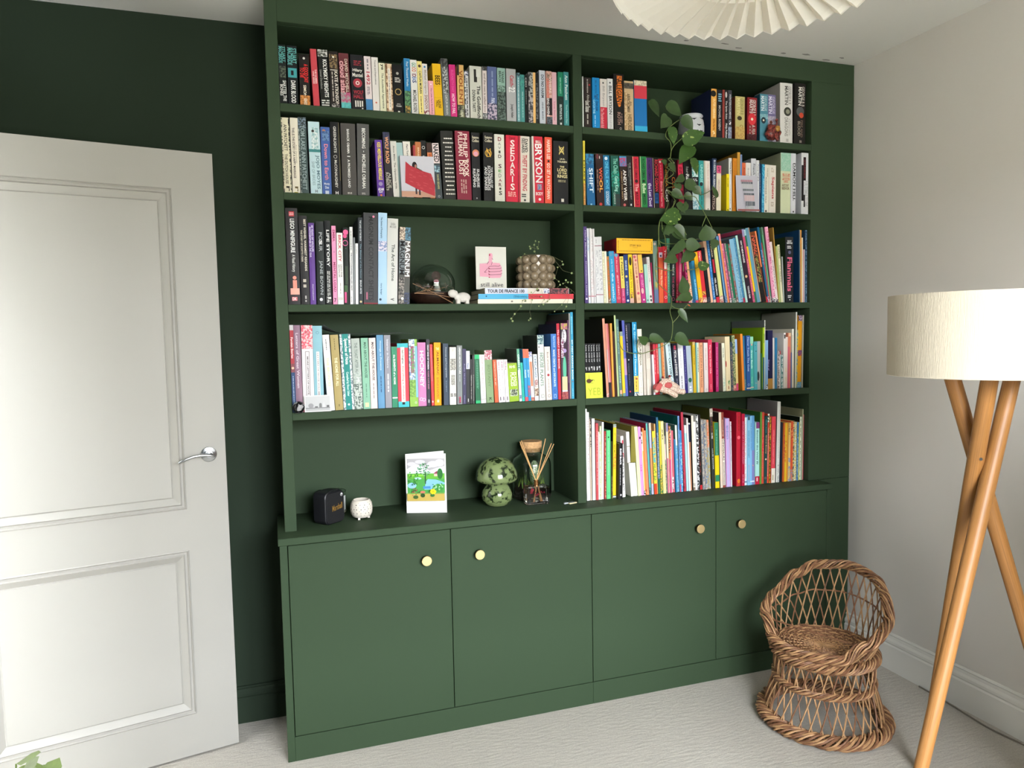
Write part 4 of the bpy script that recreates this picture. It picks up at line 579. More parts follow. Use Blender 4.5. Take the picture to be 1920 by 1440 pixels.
CR|k|1680.4|14.0|7.82|15.4|229.4|188|14161e||black leaning picture book|N .9 1 0 1 3c3c44 181c24
CR|k|1696.8|14.0|7.88|14.2|257.4|211|dcb090||peach-pink tall picture book|T .15 .4 .3 .6 b08468 Kings
CR|k|1712.0|14.0|7.93|10.5|258.8|212|2f74b4||cobalt-blue picture book with pale lettering|T .05 .5 .3 .7 78b0e0 BUSY TREES;T .6 .92 .3 .7 a8c8e8 CUP OF TEA;B .95 1 0 1 d8b8a8
CR|k|1724.1|14.0|8.13|17.5|259.1|212|18151a||black picture book with white and red lettering|T .05 .26 .3 .6 dcc8a8 IF RAVENS RUN;B .3 .52 .3 .8 b02438;T .6 .88 .3 .65 e8e4e4 NEIL GAIMAN;B .91 1 .1 1 c02840
CR|k|1743.8|14.0|8.51|7.4|222.3|182|c8cc88||first pale yellow thin picture book|N .88 1 0 1 a85c54 e0dcc8
CR|k|1752.1|14.0|8.58|11.2|251.2|206|dcd888||second pale yellow picture book|N .88 1 0 1 a85c54 e0dcc8
CR|k|1766.9|14.0|9.21|10.6|279.9|229|34608c||denim-blue picture book|B 0 1 0 .3 8cb8dc;N .9 1 0 1 7c8ca4 34608c
CR|k|1778.4|14.0|9.26|11.2|291.1|235|dc8858|70747c|tangerine picture book taller than its neighbours|B .02 .1 0 1 c8788c
CR|k|1793.9|14.0|10.04|10.6|250.2|205|b85078||rose-pink picture book with white flecks|N 0 1 .1 .5 b85078 d8a0b4;N .93 1 0 1 1c2c2c d8c8c8
CR|k|1805.5|14.0|10.10|6.2|251.8|207|5c8474||speckled grey-green picture book|N 0 1 0 1 5c8474 b07c8c
CR|k|1813.3|14.0|10.30|10.7|249.1|204|1c6c4c||emerald picture book|N .93 1 0 1 a8b0a0 1c4c3c
CR|k|1825.0|14.0|10.36|8.1|249.8|205|8c5450||brownish-red picture book|N 0 1 0 1 8c5450 6c8c84;N .93 1 0 1 c8b0a8 4c3430
CR|k|1835.4|14.0|10.71|21.6|269.5|221|7cacc8|5c6870|pale blue wide picture book|N .3 1 .5 1 8cb0c0 5c8ca4
CR|k|1858.2|14.0|10.76|10.7|276.6|227|34749c||medium-blue picture book with round red foot|N 0 .9 0 1 34749c 4c8cac;B .93 1 0 1 a82c48
CR|k|1870.0|14.0|10.82|10.1|286.3|235|a8ccc4|8c9094|mint picture book with dark handwriting|T .2 .7 .2 .7 2c4450 Tidy Whale is Sleeping
CR|k|1881.8|14.0|11.00|23.7|292.4|235|30222e|24304c|plum-black picture book titled in white|T .1 .42 .35 .65 f0ecec HOW TO MEND MACHINES;O .62 .45 .25 dcb080;T .76 .94 .35 .65 f0ecec YOUNG SAM
CR|k|1906.9|14.0|11.05|10.8|313.8|235|b84868||pink and lilac picture book with white script|B 0 .1 0 1 8c84a8;T .4 .9 .3 .7 f0b0a0 Splash Colours;R .97 .5 .3 e0b0bc
CR|k|1919.5|14.0|11.21|8.6|313.3|235|2c6c4c||green picture book with thick yellow band|B .0 .08 0 1 a0c4c8;B .23 .85 -.1 1.3 e4bc14
CR|h|1930.1|14.0|11.44|18.7|320.7|215|5c8ca0||big grey-blue picture book|B 0 1 .8 1 c89878
CR|k|1950.7|14.0|11.62|22.1|289.3|235|1e1c1c||black picture book with orange flames|N 0 .7 .1 .9 c8583c 1c1a1a;N .3 .7 .2 .8 1c1a1a 8c8c44
CR|k|1974.1|14.0|11.67|7.0|308.9|235|dc8050||orange-edged thin picture book|B .5 1 0 1 1c1a20;B .92 1 0 1 b0243c
CR|k|1982.8|14.0|9.90|9.1|324.5|235|1c5c84|1c4c68|ocean-blue picture book with white fleck|N .3 .5 0 1 1c5c84 5c8cb0;N .92 1 0 1 5c3c6c c8c8d0
CR|k|1992.9|14.0|9.96|4.4|258.6|212|b8403c||brick-red thin picture book|D .1 .9 .3 .6 d88c84 1
CR|k|1998.3|14.0|8.84|7.1|324.6|235|5c9c74||jade-green picture book|B 0 .1 0 .5 5c5c58;N .9 1 0 1 c8d0c8 3c6c54
CR|k|2007.0|14.0|7.78|16.5|324.5|235|dc90ac|7c6468|candy-pink picture book with dotted spine|N 0 1 .5 1 c86c90 e8b0c4;N .94 1 0 1 e8e4e4 2c2c2c
CR|k|2024.6|14.0|7.84|11.9|261.5|214|dcd0cc||whitish slim picture book with scattered letters|D .3 .8 .3 .7 6c5c5c 1;N .94 1 0 1 e8e4e4 2c2c2c
CR|k|2037.5|14.0|5.50|4.5|323.2|235|a8843c|8c6c30|ochre tall picture book|
CR|k|2042.9|14.0|4.88|7.3|243.2|199|a8b46c||yellow-green slim picture book|
CR|k|2051.1|14.0|4.95|11.3|248.7|204|d8d4b0|1c4420|pale cream-green picture book with green title|T .02 .24 .3 .8 2c4428 FLANTASTIC;T .35 .65 .35 .7 8c8c74 CHEESE
CR|k|2063.3|14.0|3.41|5.9|197.8|162|a0a4a0|1e3c1c|dull grey slim picture book|
CR|h|2073.6|14.0|0.76|41.7|282.1|192|1f2124|24341c|black book with huge pink vertical lettering|H .05 .075 .25 .75 f0f0f0 RICKY;H .08 .105 .15 .85 f0f0f0 GERVAIS;D .13 .18 .2 .8 c8c8c8 2;O .235 .5 .18 5c5c78;T .31 .83 .25 .75 d0607c Flanimals;D .885 .935 .25 .75 d0d0d0 2;O .96 .5 .06 f0f0f0
CR|k|2145.9|14.0|0.83|5.4|314.6|235|5c6c74|14385c|tall grey-blue picture book with midnight cover|
CR|k|2152.1|14.0|0.71|10.2|314.7|235|d08c28||tall orange picture book near the bay end|
CR|k|2163.3|14.0|0.74|5.4|281.9|231|e4dcc4||cream slim picture book near the bay end|
CR|k|2169.5|14.0|0.43|8.2|231.5|190|d0c4c8||short white and red picture book|B 0 1 0 .3 a83c50
CR|k|2178.6|14.0|0.51|12.4|314.9|235|24405c||blue-grey patterned picture book at the bay end|N 0 1 .3 .8 24405c 6c8ca4
DR|p|1118.9|14.0|0.14|11.4|216.7|150|121214||first black comic volume behind the lime card|T .03 .14 .3 .7 b0b0b0 Lone;T .16 .34 .35 .7 b8b8b8 AGE OF;T .42 .5 .25 .7 c0c0c0 y
DR|p|1131.1|14.0|0.20|10.8|216.4|150|121214||second black comic volume behind the lime card|T .03 .14 .3 .7 b0b0b0 Lone;T .16 .34 .35 .7 b8b8b8 AGE OF;T .42 .5 .25 .7 c0c0c0 z
DR|p|1142.8|14.0|0.26|10.9|216.2|150|121214||third black comic volume behind the lime card|T .03 .14 .3 .7 b0b0b0 Lone;T .16 .34 .35 .7 b8b8b8 AGE OF;T .42 .5 .25 .7 c0c0c0 r
DR|p|1154.5|14.0|0.31|11.5|216.8|150|121214||fourth black comic volume behind the lime card|T .03 .14 .3 .7 b0b0b0 Lone;T .16 .34 .35 .7 b8b8b8 AGE OF;T .42 .5 .25 .7 c0c0c0 s
DR|p|1166.8|14.0|0.37|10.3|216.5|150|121214||fifth black comic volume behind the lime card|T .03 .14 .3 .7 b0b0b0 Lone;T .16 .34 .35 .7 b8b8b8 AGE OF;T .42 .5 .25 .7 c0c0c0 a
DR|p|1177.9|14.0|0.43|10.3|216.8|150|121214||sixth black comic volume behind the lime card|T .03 .14 .3 .7 909090 Lone;T .16 .34 .35 .7 a0a0a0 AGE OF;T .42 .5 .25 .7 c0c0c0 r
DR|k|1211.5|14.0|3.07|9.8|315.8|235|cc8c74|26241e|peach-pink tall picture book|N .95 1 0 1 d8b0a0 b8786c
DR|k|1221.9|14.0|3.07|6.0|295.0|235|c88878||rosy thin picture book|B .8 1 0 1 1c1c1e;B .35 .8 .1 .6 a4a4ac
DR|k|1228.4|14.0|3.07|7.2|294.8|235|b46468||dusky-pink picture book|B .8 1 .1 .9 2c2424
DR|k|1238.7|14.0|1.88|8.3|295.8|235|dc9440||amber picture book|
DR|k|1249.0|14.0|2.20|11.1|263.3|216|3a221e||dark chocolate picture book|
DR|k|1262.2|14.0|2.53|7.4|328.0|235|a8b884|243014|pale green very tall picture book|
DR|k|1271.4|14.0|2.74|11.5|312.3|235|587472||grey-teal picture book with pale title|T .1 .45 .35 .7 8caca4 SHERRY WAVE;T .6 .82 .35 .7 a8c4bc GREEN;B .92 .97 .2 1 d8a088
DR|k|1283.7|14.0|2.79|11.2|261.9|215|e0b830||yellow picture book with grey head|B 0 .07 0 1 7c8c84;B .88 .95 .2 .9 d8b04c;B .95 1 0 1 5c8480
DR|k|1296.4|14.0|2.98|11.2|306.4|235|5058a0|181c44|periwinkle-blue picture book|B .5 .72 0 1 a884a8;D .2 .9 .3 .5 8c94cc 1
DR|k|1310.4|14.0|3.06|22.7|294.3|235|1c2430|14181c|ink-blue hardback with tiny spaced letters|T .03 .4 .15 .3 b8a8ac HISTORY KING;O .5 .35 .12 d8d8d8;T .55 .85 .2 .35 5c6474 DEAD EARTH;O .94 .3 .15 b83450
DR|h|1334.6|14.0|1.60|19.7|299.1|203|1f88b8|12303e|bright cyan hardback with white title over yellow foot|B .73 .95 0 1 dcb854;T .03 .4 .3 .65 a8dcec Big Questions;T .42 .48 .3 .65 d8ecf4 and;T .5 .72 .3 .65 c8e8f0 Dinosaurs;N .74 .78 .2 .8 8c3c2c dcb854;D .8 .93 .35 .65 8c6c24 1;N .96 1 0 1 2c2c2c d8d8d0
DR|h|1356.1|14.0|1.45|19.4|270.6|184|dcd8c8||cream hardback with spaced black capitals under a leaf|T .13 .55 .35 .7 5c584c NATUREPEDIA;D .65 .85 .4 .6 a8a494 1;F .88 .96 .3 .7 8c887c
DR|p|1382.2|14.0|1.66|10.8|213.5|150|c8bfb2||first beige storybook|D .1 .9 .4 .6 8c8478 1
DR|p|1393.9|14.0|1.73|10.8|215.0|150|d0c7ba||second beige storybook|D .05 .3 .3 .7 8c8478 2;D .5 .7 .4 .6 a09484 1
DR|p|1405.5|14.0|1.80|10.2|216.3|150|cdc4b7||third beige storybook|D .05 .3 .3 .7 8c8478 2;D .5 .8 .4 .6 a09484 1
DR|k|1424.4|14.0|2.79|8.3|165.5|150|e4dfe4||very thin white notebook|
DR|k|1433.6|14.0|2.88|10.9|208.4|171|c43c4c||red picture book behind the soft toy|N .1 .6 .4 .7 e08c8c c43c4c
DR|k|1445.3|14.0|2.53|10.3|208.7|171|c8343c||vermilion picture book behind the soft toy|D .1 .6 .35 .7 f0b0a0 1
DR|k|1457.1|14.0|2.72|11.0|209.3|172|84a8a4||dusty teal picture book behind the soft toy|
DR|k|1469.6|14.0|2.97|11.0|212.9|175|d0884c||brownish-orange picture book behind the soft toy|N 0 1 .4 .8 d0884c b85c3c;B 0 1 .85 1 e4e0c8
DR|h|1500.0|14.0|6.07|22.3|212.7|145|c4dce0||pale blue paperback with bold ODYSSEY title|T .04 .3 .5 .8 5c6c74 MICHAEL EARTH;T .3 .68 .35 .75 26343c ODYSSEY;N .7 1 0 1 7c9cac d8e4e8
DR|p|1525.9|14.0|4.29|21.1|208.7|150|2c3040||dark slate paperback with white capitals and pink foot|B .04 .12 .25 .75 b83c58;T .14 .64 .3 .7 d8d4d0 PETAL and EVERSIDE;D .7 .85 .4 .6 8c8c9c 1;O .93 .5 .3 c888a0
DR|p|1550.0|14.0|3.18|23.9|208.1|150|dcdce0||white paperback with dotted author line|D .15 .5 .35 .55 c0b8bc 1;D .65 .9 .35 .6 6c6c70 1
DR|p|1574.8|14.0|3.26|13.9|201.4|150|2c2868||indigo paperback|D .1 .8 .3 .6 7c78b0 1
DR|p|1590.3|14.0|3.53|22.8|198.5|128|a4b0bc||blue-grey paperback with green sprig|V .73 .5 .05 .35 2c5c4c;D .85 .97 .3 .7 e8ecf0 2;D .4 .6 .4 .5 7c8894 1
DR|k|1614.6|14.0|2.06|12.0|213.2|175|c8a82c||yellow and brown picture book|T .1 .45 .3 .7 8c7420 GREEN WAR;N 0 .06 0 1 a88c54 c8b07c
DR|k|1627.5|14.0|1.38|6.6|210.2|172|7cb0ac||aqua thin picture book|
DR|k|1634.7|14.0|1.32|9.6|209.9|172|dcd8b8||cream picture book with scattered black letters|D .1 .6 .3 .7 4c4c44 1
DR|k|1645.9|14.0|1.58|15.5|209.5|172|dc9c74||salmon-orange picture book with dark lettering|T .05 .9 .3 .65 5c3428 Bernard and the Flying House
DR|p|1667.8|14.0|1.27|19.0|208.4|150|dcd0cc||white storybook with faint red title|T .1 .55 .4 .6 c08c84 THE CHRISTMASAURUS;R .95 .5 .2 6c5450
DR|p|1689.2|14.0|1.49|18.4|221.9|150|c83854||cherry-red paperback with pink title|T .1 .65 .35 .65 f0b8c0 The Worst Dream Club;D .85 .95 .4 .6 f0a8b0 1
DR|p|1723.0|14.0|0.78|13.7|209.5|150|b02c6c|7c1034|magenta paperback|T .1 .9 .35 .6 dc84ac Emerald and the Ocean
DR|p|1760.6|14.0|2.40|13.8|205.6|150|dcdcc4|8c8070|cream paperback with small black title|T .1 .3 .35 .65 3c3c34 Cosmic Tales;N .7 .95 .1 .8 a8c8b8 dcdcc4
DR|p|1776.1|14.0|2.15|23.0|232.4|150|dccca4||taller cream paperback with red side mark|V .5 .1 .06 .12 a8343c;N .8 .9 .4 .8 5c8454 dccca4;D .91 .97 .3 .7 a8785c 1
DR|k|1800.0|14.0|2.23|9.7|209.5|172|2c4054||dark blue floral picture book|N .1 1 0 1 2c4054 7c6c5c
DR|k|1810.5|14.0|2.17|13.9|237.5|195|4c6444||leafy green picture book|N 0 1 0 1 3c5434 a8ac7c;N .9 1 0 1 d8a08c b85c5c
DR|k|1825.4|14.0|2.25|10.4|220.9|181|dcc880||straw-coloured picture book with blue head|B 0 .28 0 1 94b4d8;B .86 1 0 1 c04068
DR|k|1853.1|14.0|3.03|11.2|242.9|199|dc8430|b06c1c|bright orange picture book|
DR|k|1865.2|14.0|2.64|8.4|233.8|192|2c6c94||steel-blue thin picture book|N .8 .95 .2 .8 7c8c6c 2c6c94
DR|k|1875.2|14.0|1.09|19.9|234.8|193|2c5490||royal-blue picture book with white script|T .03 .65 .3 .65 a8bcdc Never Touch The Gold;R .9 .5 .25 a8bce0;B .955 .975 0 1 d8c8a8
DR|k|1895.7|14.0|1.09|16.3|230.0|189|48a89c||seafoam picture book with white capitals|B 0 .13 0 1 88c49c;O .15 .5 .25 d89884;T .25 .6 .3 .65 d0ece8 Green Bandit;T .75 .88 .3 .6 98d8b0 Camp;B .94 .96 0 1 d8b8a0
DR|k|1912.6|14.0|0.67|17.1|208.5|171|4c9ca4||turquoise picture book with dots|O .08 .4 .1 1c3c44;O .2 .6 .15 1c3c44;R .86 .6 .2 d8a0a0
DR|k|1930.3|14.0|0.30|16.1|209.8|172|a0a4a0||mid-grey picture book with dark figure|V .72 .35 .1 .35 24282c
DR|k|1954.6|14.0|-0.21|6.3|157.7|150|2c6444||dark green slim picture book|
DR|k|1964.8|14.0|-0.09|9.3|268.6|220|98b428|6c8c14|lime-green tall picture book|B .1 .25 .5 .8 3c4c1c;B .48 1 .1 .9 2c5c74
DR|k|1970.6|14.0|-0.02|4.9|299.7|235|d8d8cc|5a5e5c|tall white picture book behind the lime one|T .02 .13 .15 .8 3c3c38 ink
DR|k|1971.3|14.0|0.07|11.5|213.6|175|84acd0||powder-blue picture book|D .3 .8 .4 .6 5c6cac 1;N .9 1 0 1 d8e4f0 3c4450
DR|k|1984.5|14.0|0.35|25.8|255.8|210|1c1c40||dark navy wide book with gold foot|B .82 1 0 1 a87c38;T .5 .68 .1 .3 b8a0c8 Dance of
DR|k|2013.1|14.0|0.59|9.4|223.4|183|d0ccc4||white narrow book beside the navy one|
DR|k|2023.4|14.0|0.03|11.6|223.2|183|2c749c||cerulean picture book|
DR|k|2035.9|14.0|0.15|8.7|167.2|150|c8bcb8||short pinkish picture book|N 0 1 0 1 c8bcb8 4c4c48
DR|k|2045.5|14.0|0.27|6.5|166.0|150|c8c4bc||short pale picture book with red tip|B 0 .1 0 1 b84448
DR|k|2052.9|14.0|0.40|8.7|147.4|150|5c8c90||short grey-aqua picture book|N 0 1 0 1 c8d0cc 2c6c64
DR|k|2074.5|14.0|-0.06|10.2|243.3|200|dcd4cc||white picture book with black bracket mark|B .03 .1 .2 .9 3c3c3c
DR|k|2087.9|14.0|-0.18|12.8|225.3|185|dccfc4||blush-white picture book|N .6 .9 .1 .6 e0c8a0 dccfc4
DR|k|2105.8|14.0|-0.03|16.3|242.9|199|cc7c60||terracotta and pink picture book|B .25 1 0 .6 c8606c;B 0 .06 .3 1 d8b48c
DR|k|2106.6|14.0|0.10|5.8|156.8|150|34508c||low blue picture book|
DR|k|2113.3|14.0|0.22|10.3|260.0|213|d8d4c0||ivory tall picture book|B 0 .1 .1 .5 f0f0e4
DR|k|2131.4|14.0|-0.49|6.6|333.7|235|c8c8bc|78786a|very tall grey-white picture book near the bay end|
DR|k|2138.2|14.0|-0.80|5.1|255.0|209|7c9484||mottled aqua and yellow book|N 0 1 0 1 5c8c8c c8b840
DR|h|2160.1|14.0|-0.72|21.0|319.6|215|c8880c||tall ochre hardback with patterned ends|N 0 .08 0 1 3c2c2c a08ca0;N .48 .56 0 1 5c3c6c a84c34;N .92 1 0 1 4c7c9c 7c9cb0
DR|k|2167.6|14.0|-0.65|6.6|319.6|235|989484||tall grey book at the bay end|
ER|k|1126.4|26.0|0.47|5.6|373.2|235|e8eae4||tall white very thin book at the divider|
ER|k|1132.6|26.0|0.37|9.0|358.7|235|e4dcd8||white picture book with dark title|T .1 .7 .3 .6 8c5c60 LITTLE PRINCE STORY
ER|k|1142.3|26.0|0.30|5.6|333.1|235|b8a894||tan thin picture book|N 0 .35 .3 1 2c2824 b8a894
ER|k|1151.2|26.0|0.18|12.6|332.6|235|dfe2da|5c5c54|white hardback picture book|D .3 .7 .3 .5 a8b0a8 1
ER|k|1176.4|26.0|-0.18|10.9|312.8|235|b44c50||red-pink picture book|N .1 .8 .4 .7 b44c50 d89088
ER|k|1182.6|26.0|-0.12|5.3|277.5|228|dcdcd4|6c5450|white slim picture book|
ER|k|1190.3|26.0|-0.13|6.7|300.7|235|d4dca8||pale lime slim picture book|N 0 1 0 .5 b0c884 e4e4d4
ER|k|1200.4|26.0|-0.65|7.8|315.8|235|e0e0d8||white tall slim picture book|
ER|k|1210.5|26.0|-0.35|7.5|278.9|229|983434||dark red slim picture book|N .05 1 .5 1 7c2c2c c89474
ER|k|1229.4|26.0|-0.34|17.3|281.5|231|5cb878||bright mint-green picture book|O .1 .5 .2 1c4c2c;T .15 .65 .4 .6 9cdcac DOWN IN THE WOODS;R .92 .5 .25 1c5c6c
ER|k|1238.5|26.0|-0.43|7.5|235.8|193|2c3418||black-green slim picture book|N .6 1 .3 1 5c5c34 1c1c14
ER|h|1253.3|26.0|-0.91|13.9|306.6|209|d8b820|0e100c|yellow hardback with black and white bands|B 0 .05 0 1 3c4c44;B .012 .02 0 1 d8dcd4;B .035 .045 0 1 d8dcd4;R .14 .5 .3 3c4424;T .28 .4 .3 .6 6c5c14 EAT MY;N .4 .6 .1 .9 c87c28 d8b820;B .96 1 0 1 3c4c44;B .97 .985 0 1 d8dcd4
ER|h|1272.5|0.0|-0.91|18.7|227.8|155|141414||black bound book with white capitals|T .09 .38 .3 .6 f0f0f0 BLEED BLACK;D .44 .75 .3 .5 a8a8a8 1;B .91 .94 .4 .7 e8e8e8
ER|k|1286.5|26.0|1.86|12.6|253.5|208|dcd8d4||white picture book with red zigzag|V .1 .7 .04 .3 b83c4c;V .32 .7 .05 .3 b83c4c;N .3 .9 .2 .8 dcd8d4 5c5c5c
ER|k|1309.3|26.0^141.6|2.58|13.4|127.7|150|d8d4cc||cream book with white label|B .0 .45 0 1 e8e8e8;D .1 .4 .4 .6 7c7c7c 1;B .46 .48 0 1 6c6440
ER|k|1346.5|26.0^141.6|-1.48|22.7|150.3|150|7c7434||olive-brown boxed book|
ER|k|1324.8|26.0|4.48|18.8|139.6|150|dcdccc||first low cream atlas book|D .5 .7 .45 .55 a8b0b0 1
ER|k|1344.2|26.0|4.48|11.7|138.2|150|e0e0d0||second low cream atlas book|D .05 .9 .4 .6 8c8c84 1
ER|k|1356.7|26.0|3.31|14.0|288.8|235|dcdca8||cream-yellow tall picture book|D .1 .9 .6 .7 a0a07c 1
ER|k|1371.6|26.0|2.88|12.2|287.1|235|d88cc4||lilac-pink picture book|V .16 .6 .02 .3 3c2434;T .55 .65 .3 .7 9c4c84 CLE
ER|k|1384.6|26.0|2.93|6.6|266.0|218|e0d4c0||white and gold thin picture book|N 0 .2 0 .6 1c1c1c e8e0d0;B .3 .95 .5 1 c8a03c;N .93 1 0 1 1c1c1c e0e0e0
ER|k|1392.1|26.0|2.98|6.6|280.8|230|d87c44||orange thin picture book|N .9 1 0 1 8c2c2c d87c44
ER|k|1399.5|26.0|3.02|7.9|270.1|221|dc8c68||coral picture book with red lettering|D .02 .9 .4 .7 b03c3c 1
ER|k|1408.9|26.0|3.20|7.9|300.6|235|58a098|981c3c|teal picture book with crimson cover|N .9 1 0 1 2c3c44 58a098
ER|k|1420.1|26.0|2.47|9.2|300.9|235|a8a8c0||lavender and orange picture book|B .35 .85 0 1 d88850;B 0 .1 0 1 dcb8a0
ER|k|1432.0|26.0|2.33|13.0|265.8|218|c8c038|8c5c10|yellow patchwork picture book|N .1 .6 0 1 c8b03c 2c9ca4;N .5 .8 0 1 dcc434 5c8c34;B .83 1 0 1 c83c24
ER|k|1445.8|26.0|2.33|5.5|295.4|235|dca468||apricot thin picture book|N .3 1 .2 .8 dca468 b0a848
ER|k|1452.1|26.0|1.79|8.6|322.1|235|34607c|16304a|navy-covered tall picture book|N .2 1 0 1 34607c 8c94a4;B .8 1 0 1 2c6c4c
ER|k|1461.6|26.0|1.83|9.3|306.1|235|b8ac34||mustard and green picture book|N .6 1 0 1 2c6c3c c8a838
ER|k|1474.2|26.0|2.35|12.5|304.9|235|d8cc90||pale yellow thick picture book|N .1 .25 .3 .7 5c4c34 d8cc90;B .6 1 0 1 dcdc88
ER|k|1487.5|26.0|2.39|8.0|296.4|235|8c8484|2c2c28|ash-grey picture book|B 0 .18 0 1 343434;B .3 .52 .2 .9 e0b8b4;N .55 1 0 1 4c5c50 a08c80
ER|k|1496.4|26.0|1.69|8.1|295.6|235|dcd8b4||white-yellow picture book with violet head|B 0 .12 0 1 8c84a8;B .5 1 0 .7 c0587c
ER|k|1505.9|26.0|1.53|9.4|283.2|232|c87c50||black and orange striped picture book|N 0 .4 0 1 1c1c2c dc9058;B .5 1 0 1 b84c74
ER|k|1516.1|26.0|1.59|4.3|268.9|220|e0dcd4||white narrow picture book|
ER|k|1521.2|26.0|1.64|9.4|262.1|215|c05c68||carmine-pink picture book|N .75 .95 0 .6 1c1c1c e8d8d8
ER|k|1534.7|26.0|2.37|6.8|225.4|185|3c7ca4||slate-blue thin picture book|
ER|k|1542.4|26.0|1.97|8.8|284.0|233|cfd8cc|3c6c60|grey-white picture book with round head|N .3 1 0 1 8cb0b8 5c94c0
ER|k|1552.0|26.0|1.73|7.5|322.9|235|6c8cb8|0c4c48|blue picture book with dark teal cover|N 0 1 .3 1 6c8cb8 3c6c9c;B .9 1 .2 .9 b83050
ER|k|1560.3|26.0|1.78|8.2|260.6|214|3c7cb4||vivid blue speckled picture book|N .2 1 0 1 3c7cb4 8cc0e0
ER|k|1572.6|26.0|2.54|10.8|337.8|235|a83848|6c0c20|tall crimson picture book|N .6 1 0 .3 2c1c1c a83848
ER|k|1587.5|26.0|2.46|9.5|281.6|231|a8d0d8||ice-blue picture book with white head|B 0 .12 0 1 f0ece0
ER|k|1597.8|26.0|2.51|7.3|310.9|235|e0d8d4|8c7c7c|white tall picture book with red-lined cover|B .25 1 0 1 e4e4dc
ER|k|1606.5|26.0|1.97|7.9|289.5|235|dcdcdc||black-blue and copper picture book|B .02 .28 0 1 24243c;B .28 1 0 1 b07c5c
ER|k|1619.1|26.0|1.98|9.5|320.9|235|dcd4c4|141210|ivory picture book with black cover|N .9 1 0 1 6c5c4c dcd4c4
ER|k|1629.5|26.0|1.66|9.5|293.4|235|e4dcd8||milk-white picture book|
ER|k|1640.0|26.0|1.72|10.2|323.0|235|c8c8c4||black-and-white birch-patterned picture book|N 0 1 0 1 1c1c1c dcdcdc
ER|k|1651.8|26.0|1.90|13.1|322.2|235|1c1a1a||black and red picture book|N .3 .8 .3 .6 8c3c30 1c1a1a;B .94 1 .2 1 b0242c
ER|m|1667.9|26.0|2.36|9.6|299.7|210|b0a498||first marbled grey magazine|N 0 1 0 1 b0a498 6c7884
ER|m|1678.1|26.0|2.36|8.5|299.1|210|a89c94||second marbled grey magazine|N 0 1 0 1 a8a094 5c6c84
ER|m|1687.2|26.0|2.36|8.9|298.6|210|a49c84||third marbled grey-gold magazine|N 0 .5 0 1 8c8478 b0a894;N .5 1 0 1 b0a060 7c94a8
ER|m|1696.7|26.0|2.36|9.6|297.9|210|c08464||marbled orange magazine|N 0 .4 0 1 d07c54 c0a090;N .4 1 0 1 a8985c 94a0a8
ER|h|1713.2|26.0|2.50|14.7|345.9|215|2c302c|3a3c14|dark hardback with white capitals spelling HOLES|B 0 .1 0 1 b0a898;T .05 .38 .35 .7 e0d8d0 HOLES;T .5 .76 .4 .65 c8ccc8 LOUIS SACHAR;N .1 .3 .2 .8 6c3c2c 2c302c
ER|k|1729.9|26.0|1.45|19.7|284.0|233|dcc41c||green and yellow picture book|B 0 .5 0 1 2c7454;T .1 .5 .4 .6 80b8a0 THE DINOSAUR;B .8 .9 0 1 2c7c54
ER|k|1752.6|26.0|1.67|11.9|327.1|235|dccab4|2c2420|cream tall picture book with flower cover|
ER|k|1767.6|26.0|2.10|11.6|327.1|235|8c4438||brown picture book titled DINOSAURS|T .1 .32 .35 .65 e8d0b8 KNOWLEDGE;B .35 .97 0 1 e4dccc;T .36 .64 .2 .8 5c3424 DINOSAURS;D .66 .97 .2 .8 6c4434 3
ER|k|1784.5|26.0|1.53|21.7|298.4|235|b8a8d8||lavender picture book with pink edges|B 0 1 0 .15 d88cb4;N .1 .3 .2 .8 a8a0d0 8c8cc0;B 0 1 .75 1 c8a0c8
ER|k|1807.1|26.0|1.14|4.8|284.6|233|e4e0e4||narrow white picture book with pink dots|O .06 .5 .3 c03c64;O .15 .5 .3 3c2c3c;D .25 .6 .3 .7 a87cb0 1
ER|h|1833.1|26.0|0.16|21.6|323.1|215|b01c30|9c1428|deep red hardback with star emblem|V .34 .5 .025 .35 d8606c;D .05 .25 .35 .7 8c2c1c 1;V .93 .5 .03 .35 d8782c;R .97 .5 .25 d8782c
ER|k|1858.6|26.0|0.06|15.9|315.2|235|a81c38||claret hardback with white small lettering|T .1 .7 .35 .65 d88ca0 ADVENTURES OF A YOUNG NATURALIST;D .84 .96 .35 .65 d890a0 1
ER|k|1875.7|26.0|0.20|12.6|298.2|235|d4e0e4||white and ice-blue picture book|N .1 .9 .2 .6 d8a8ac d4e0e4;B .94 .96 0 1 5c7c94
ER|k|1888.9|26.0|0.20|14.1|301.3|235|84bcdc||pale sky picture book with dark label|B 0 .05 .2 .8 24343c;T .2 .6 .35 .65 34688c ONCE UPON AN ALPHABET;D .7 .95 .35 .6 c06c84 1
ER|k|1903.9|26.0|0.27|9.4|303.8|235|7cb4dc||light azure picture book|T .1 .5 .35 .65 28588c THE SCARECROW STORY;B .94 .96 0 1 d8e4ec
ER|k|1914.3|26.0|0.26|12.0|304.1|235|5c94c8||cornflower picture book with lilac foot|B .5 1 0 1 7c7cb4;O .72 .4 .2 dca05c;B .94 .96 0 1 d8e4ec
ER|k|1951.2|26.0|-0.02|21.7|274.6|225|a8dcd4||aqua picture book with purple head and red foot|B 0 .1 .2 1 7c3c70;T .13 .6 .35 .65 3c6c74 Beneath the Wild;T .62 .68 .3 .7 24444c W;B .87 1 0 1 b01c38;B .89 .95 .3 .6 f0c8c8
ER|k|1961.7|26.0|-0.35|9.5|318.1|235|5c8c3c|2c5424|leaf-green tall picture book|
ER|k|1974.3|26.0|-0.34|11.7|316.6|235|c04838||red-orange tall picture book|D .1 .9 .35 .6 e09c84 1;N .33 .6 .1 .9 c83440 d06850
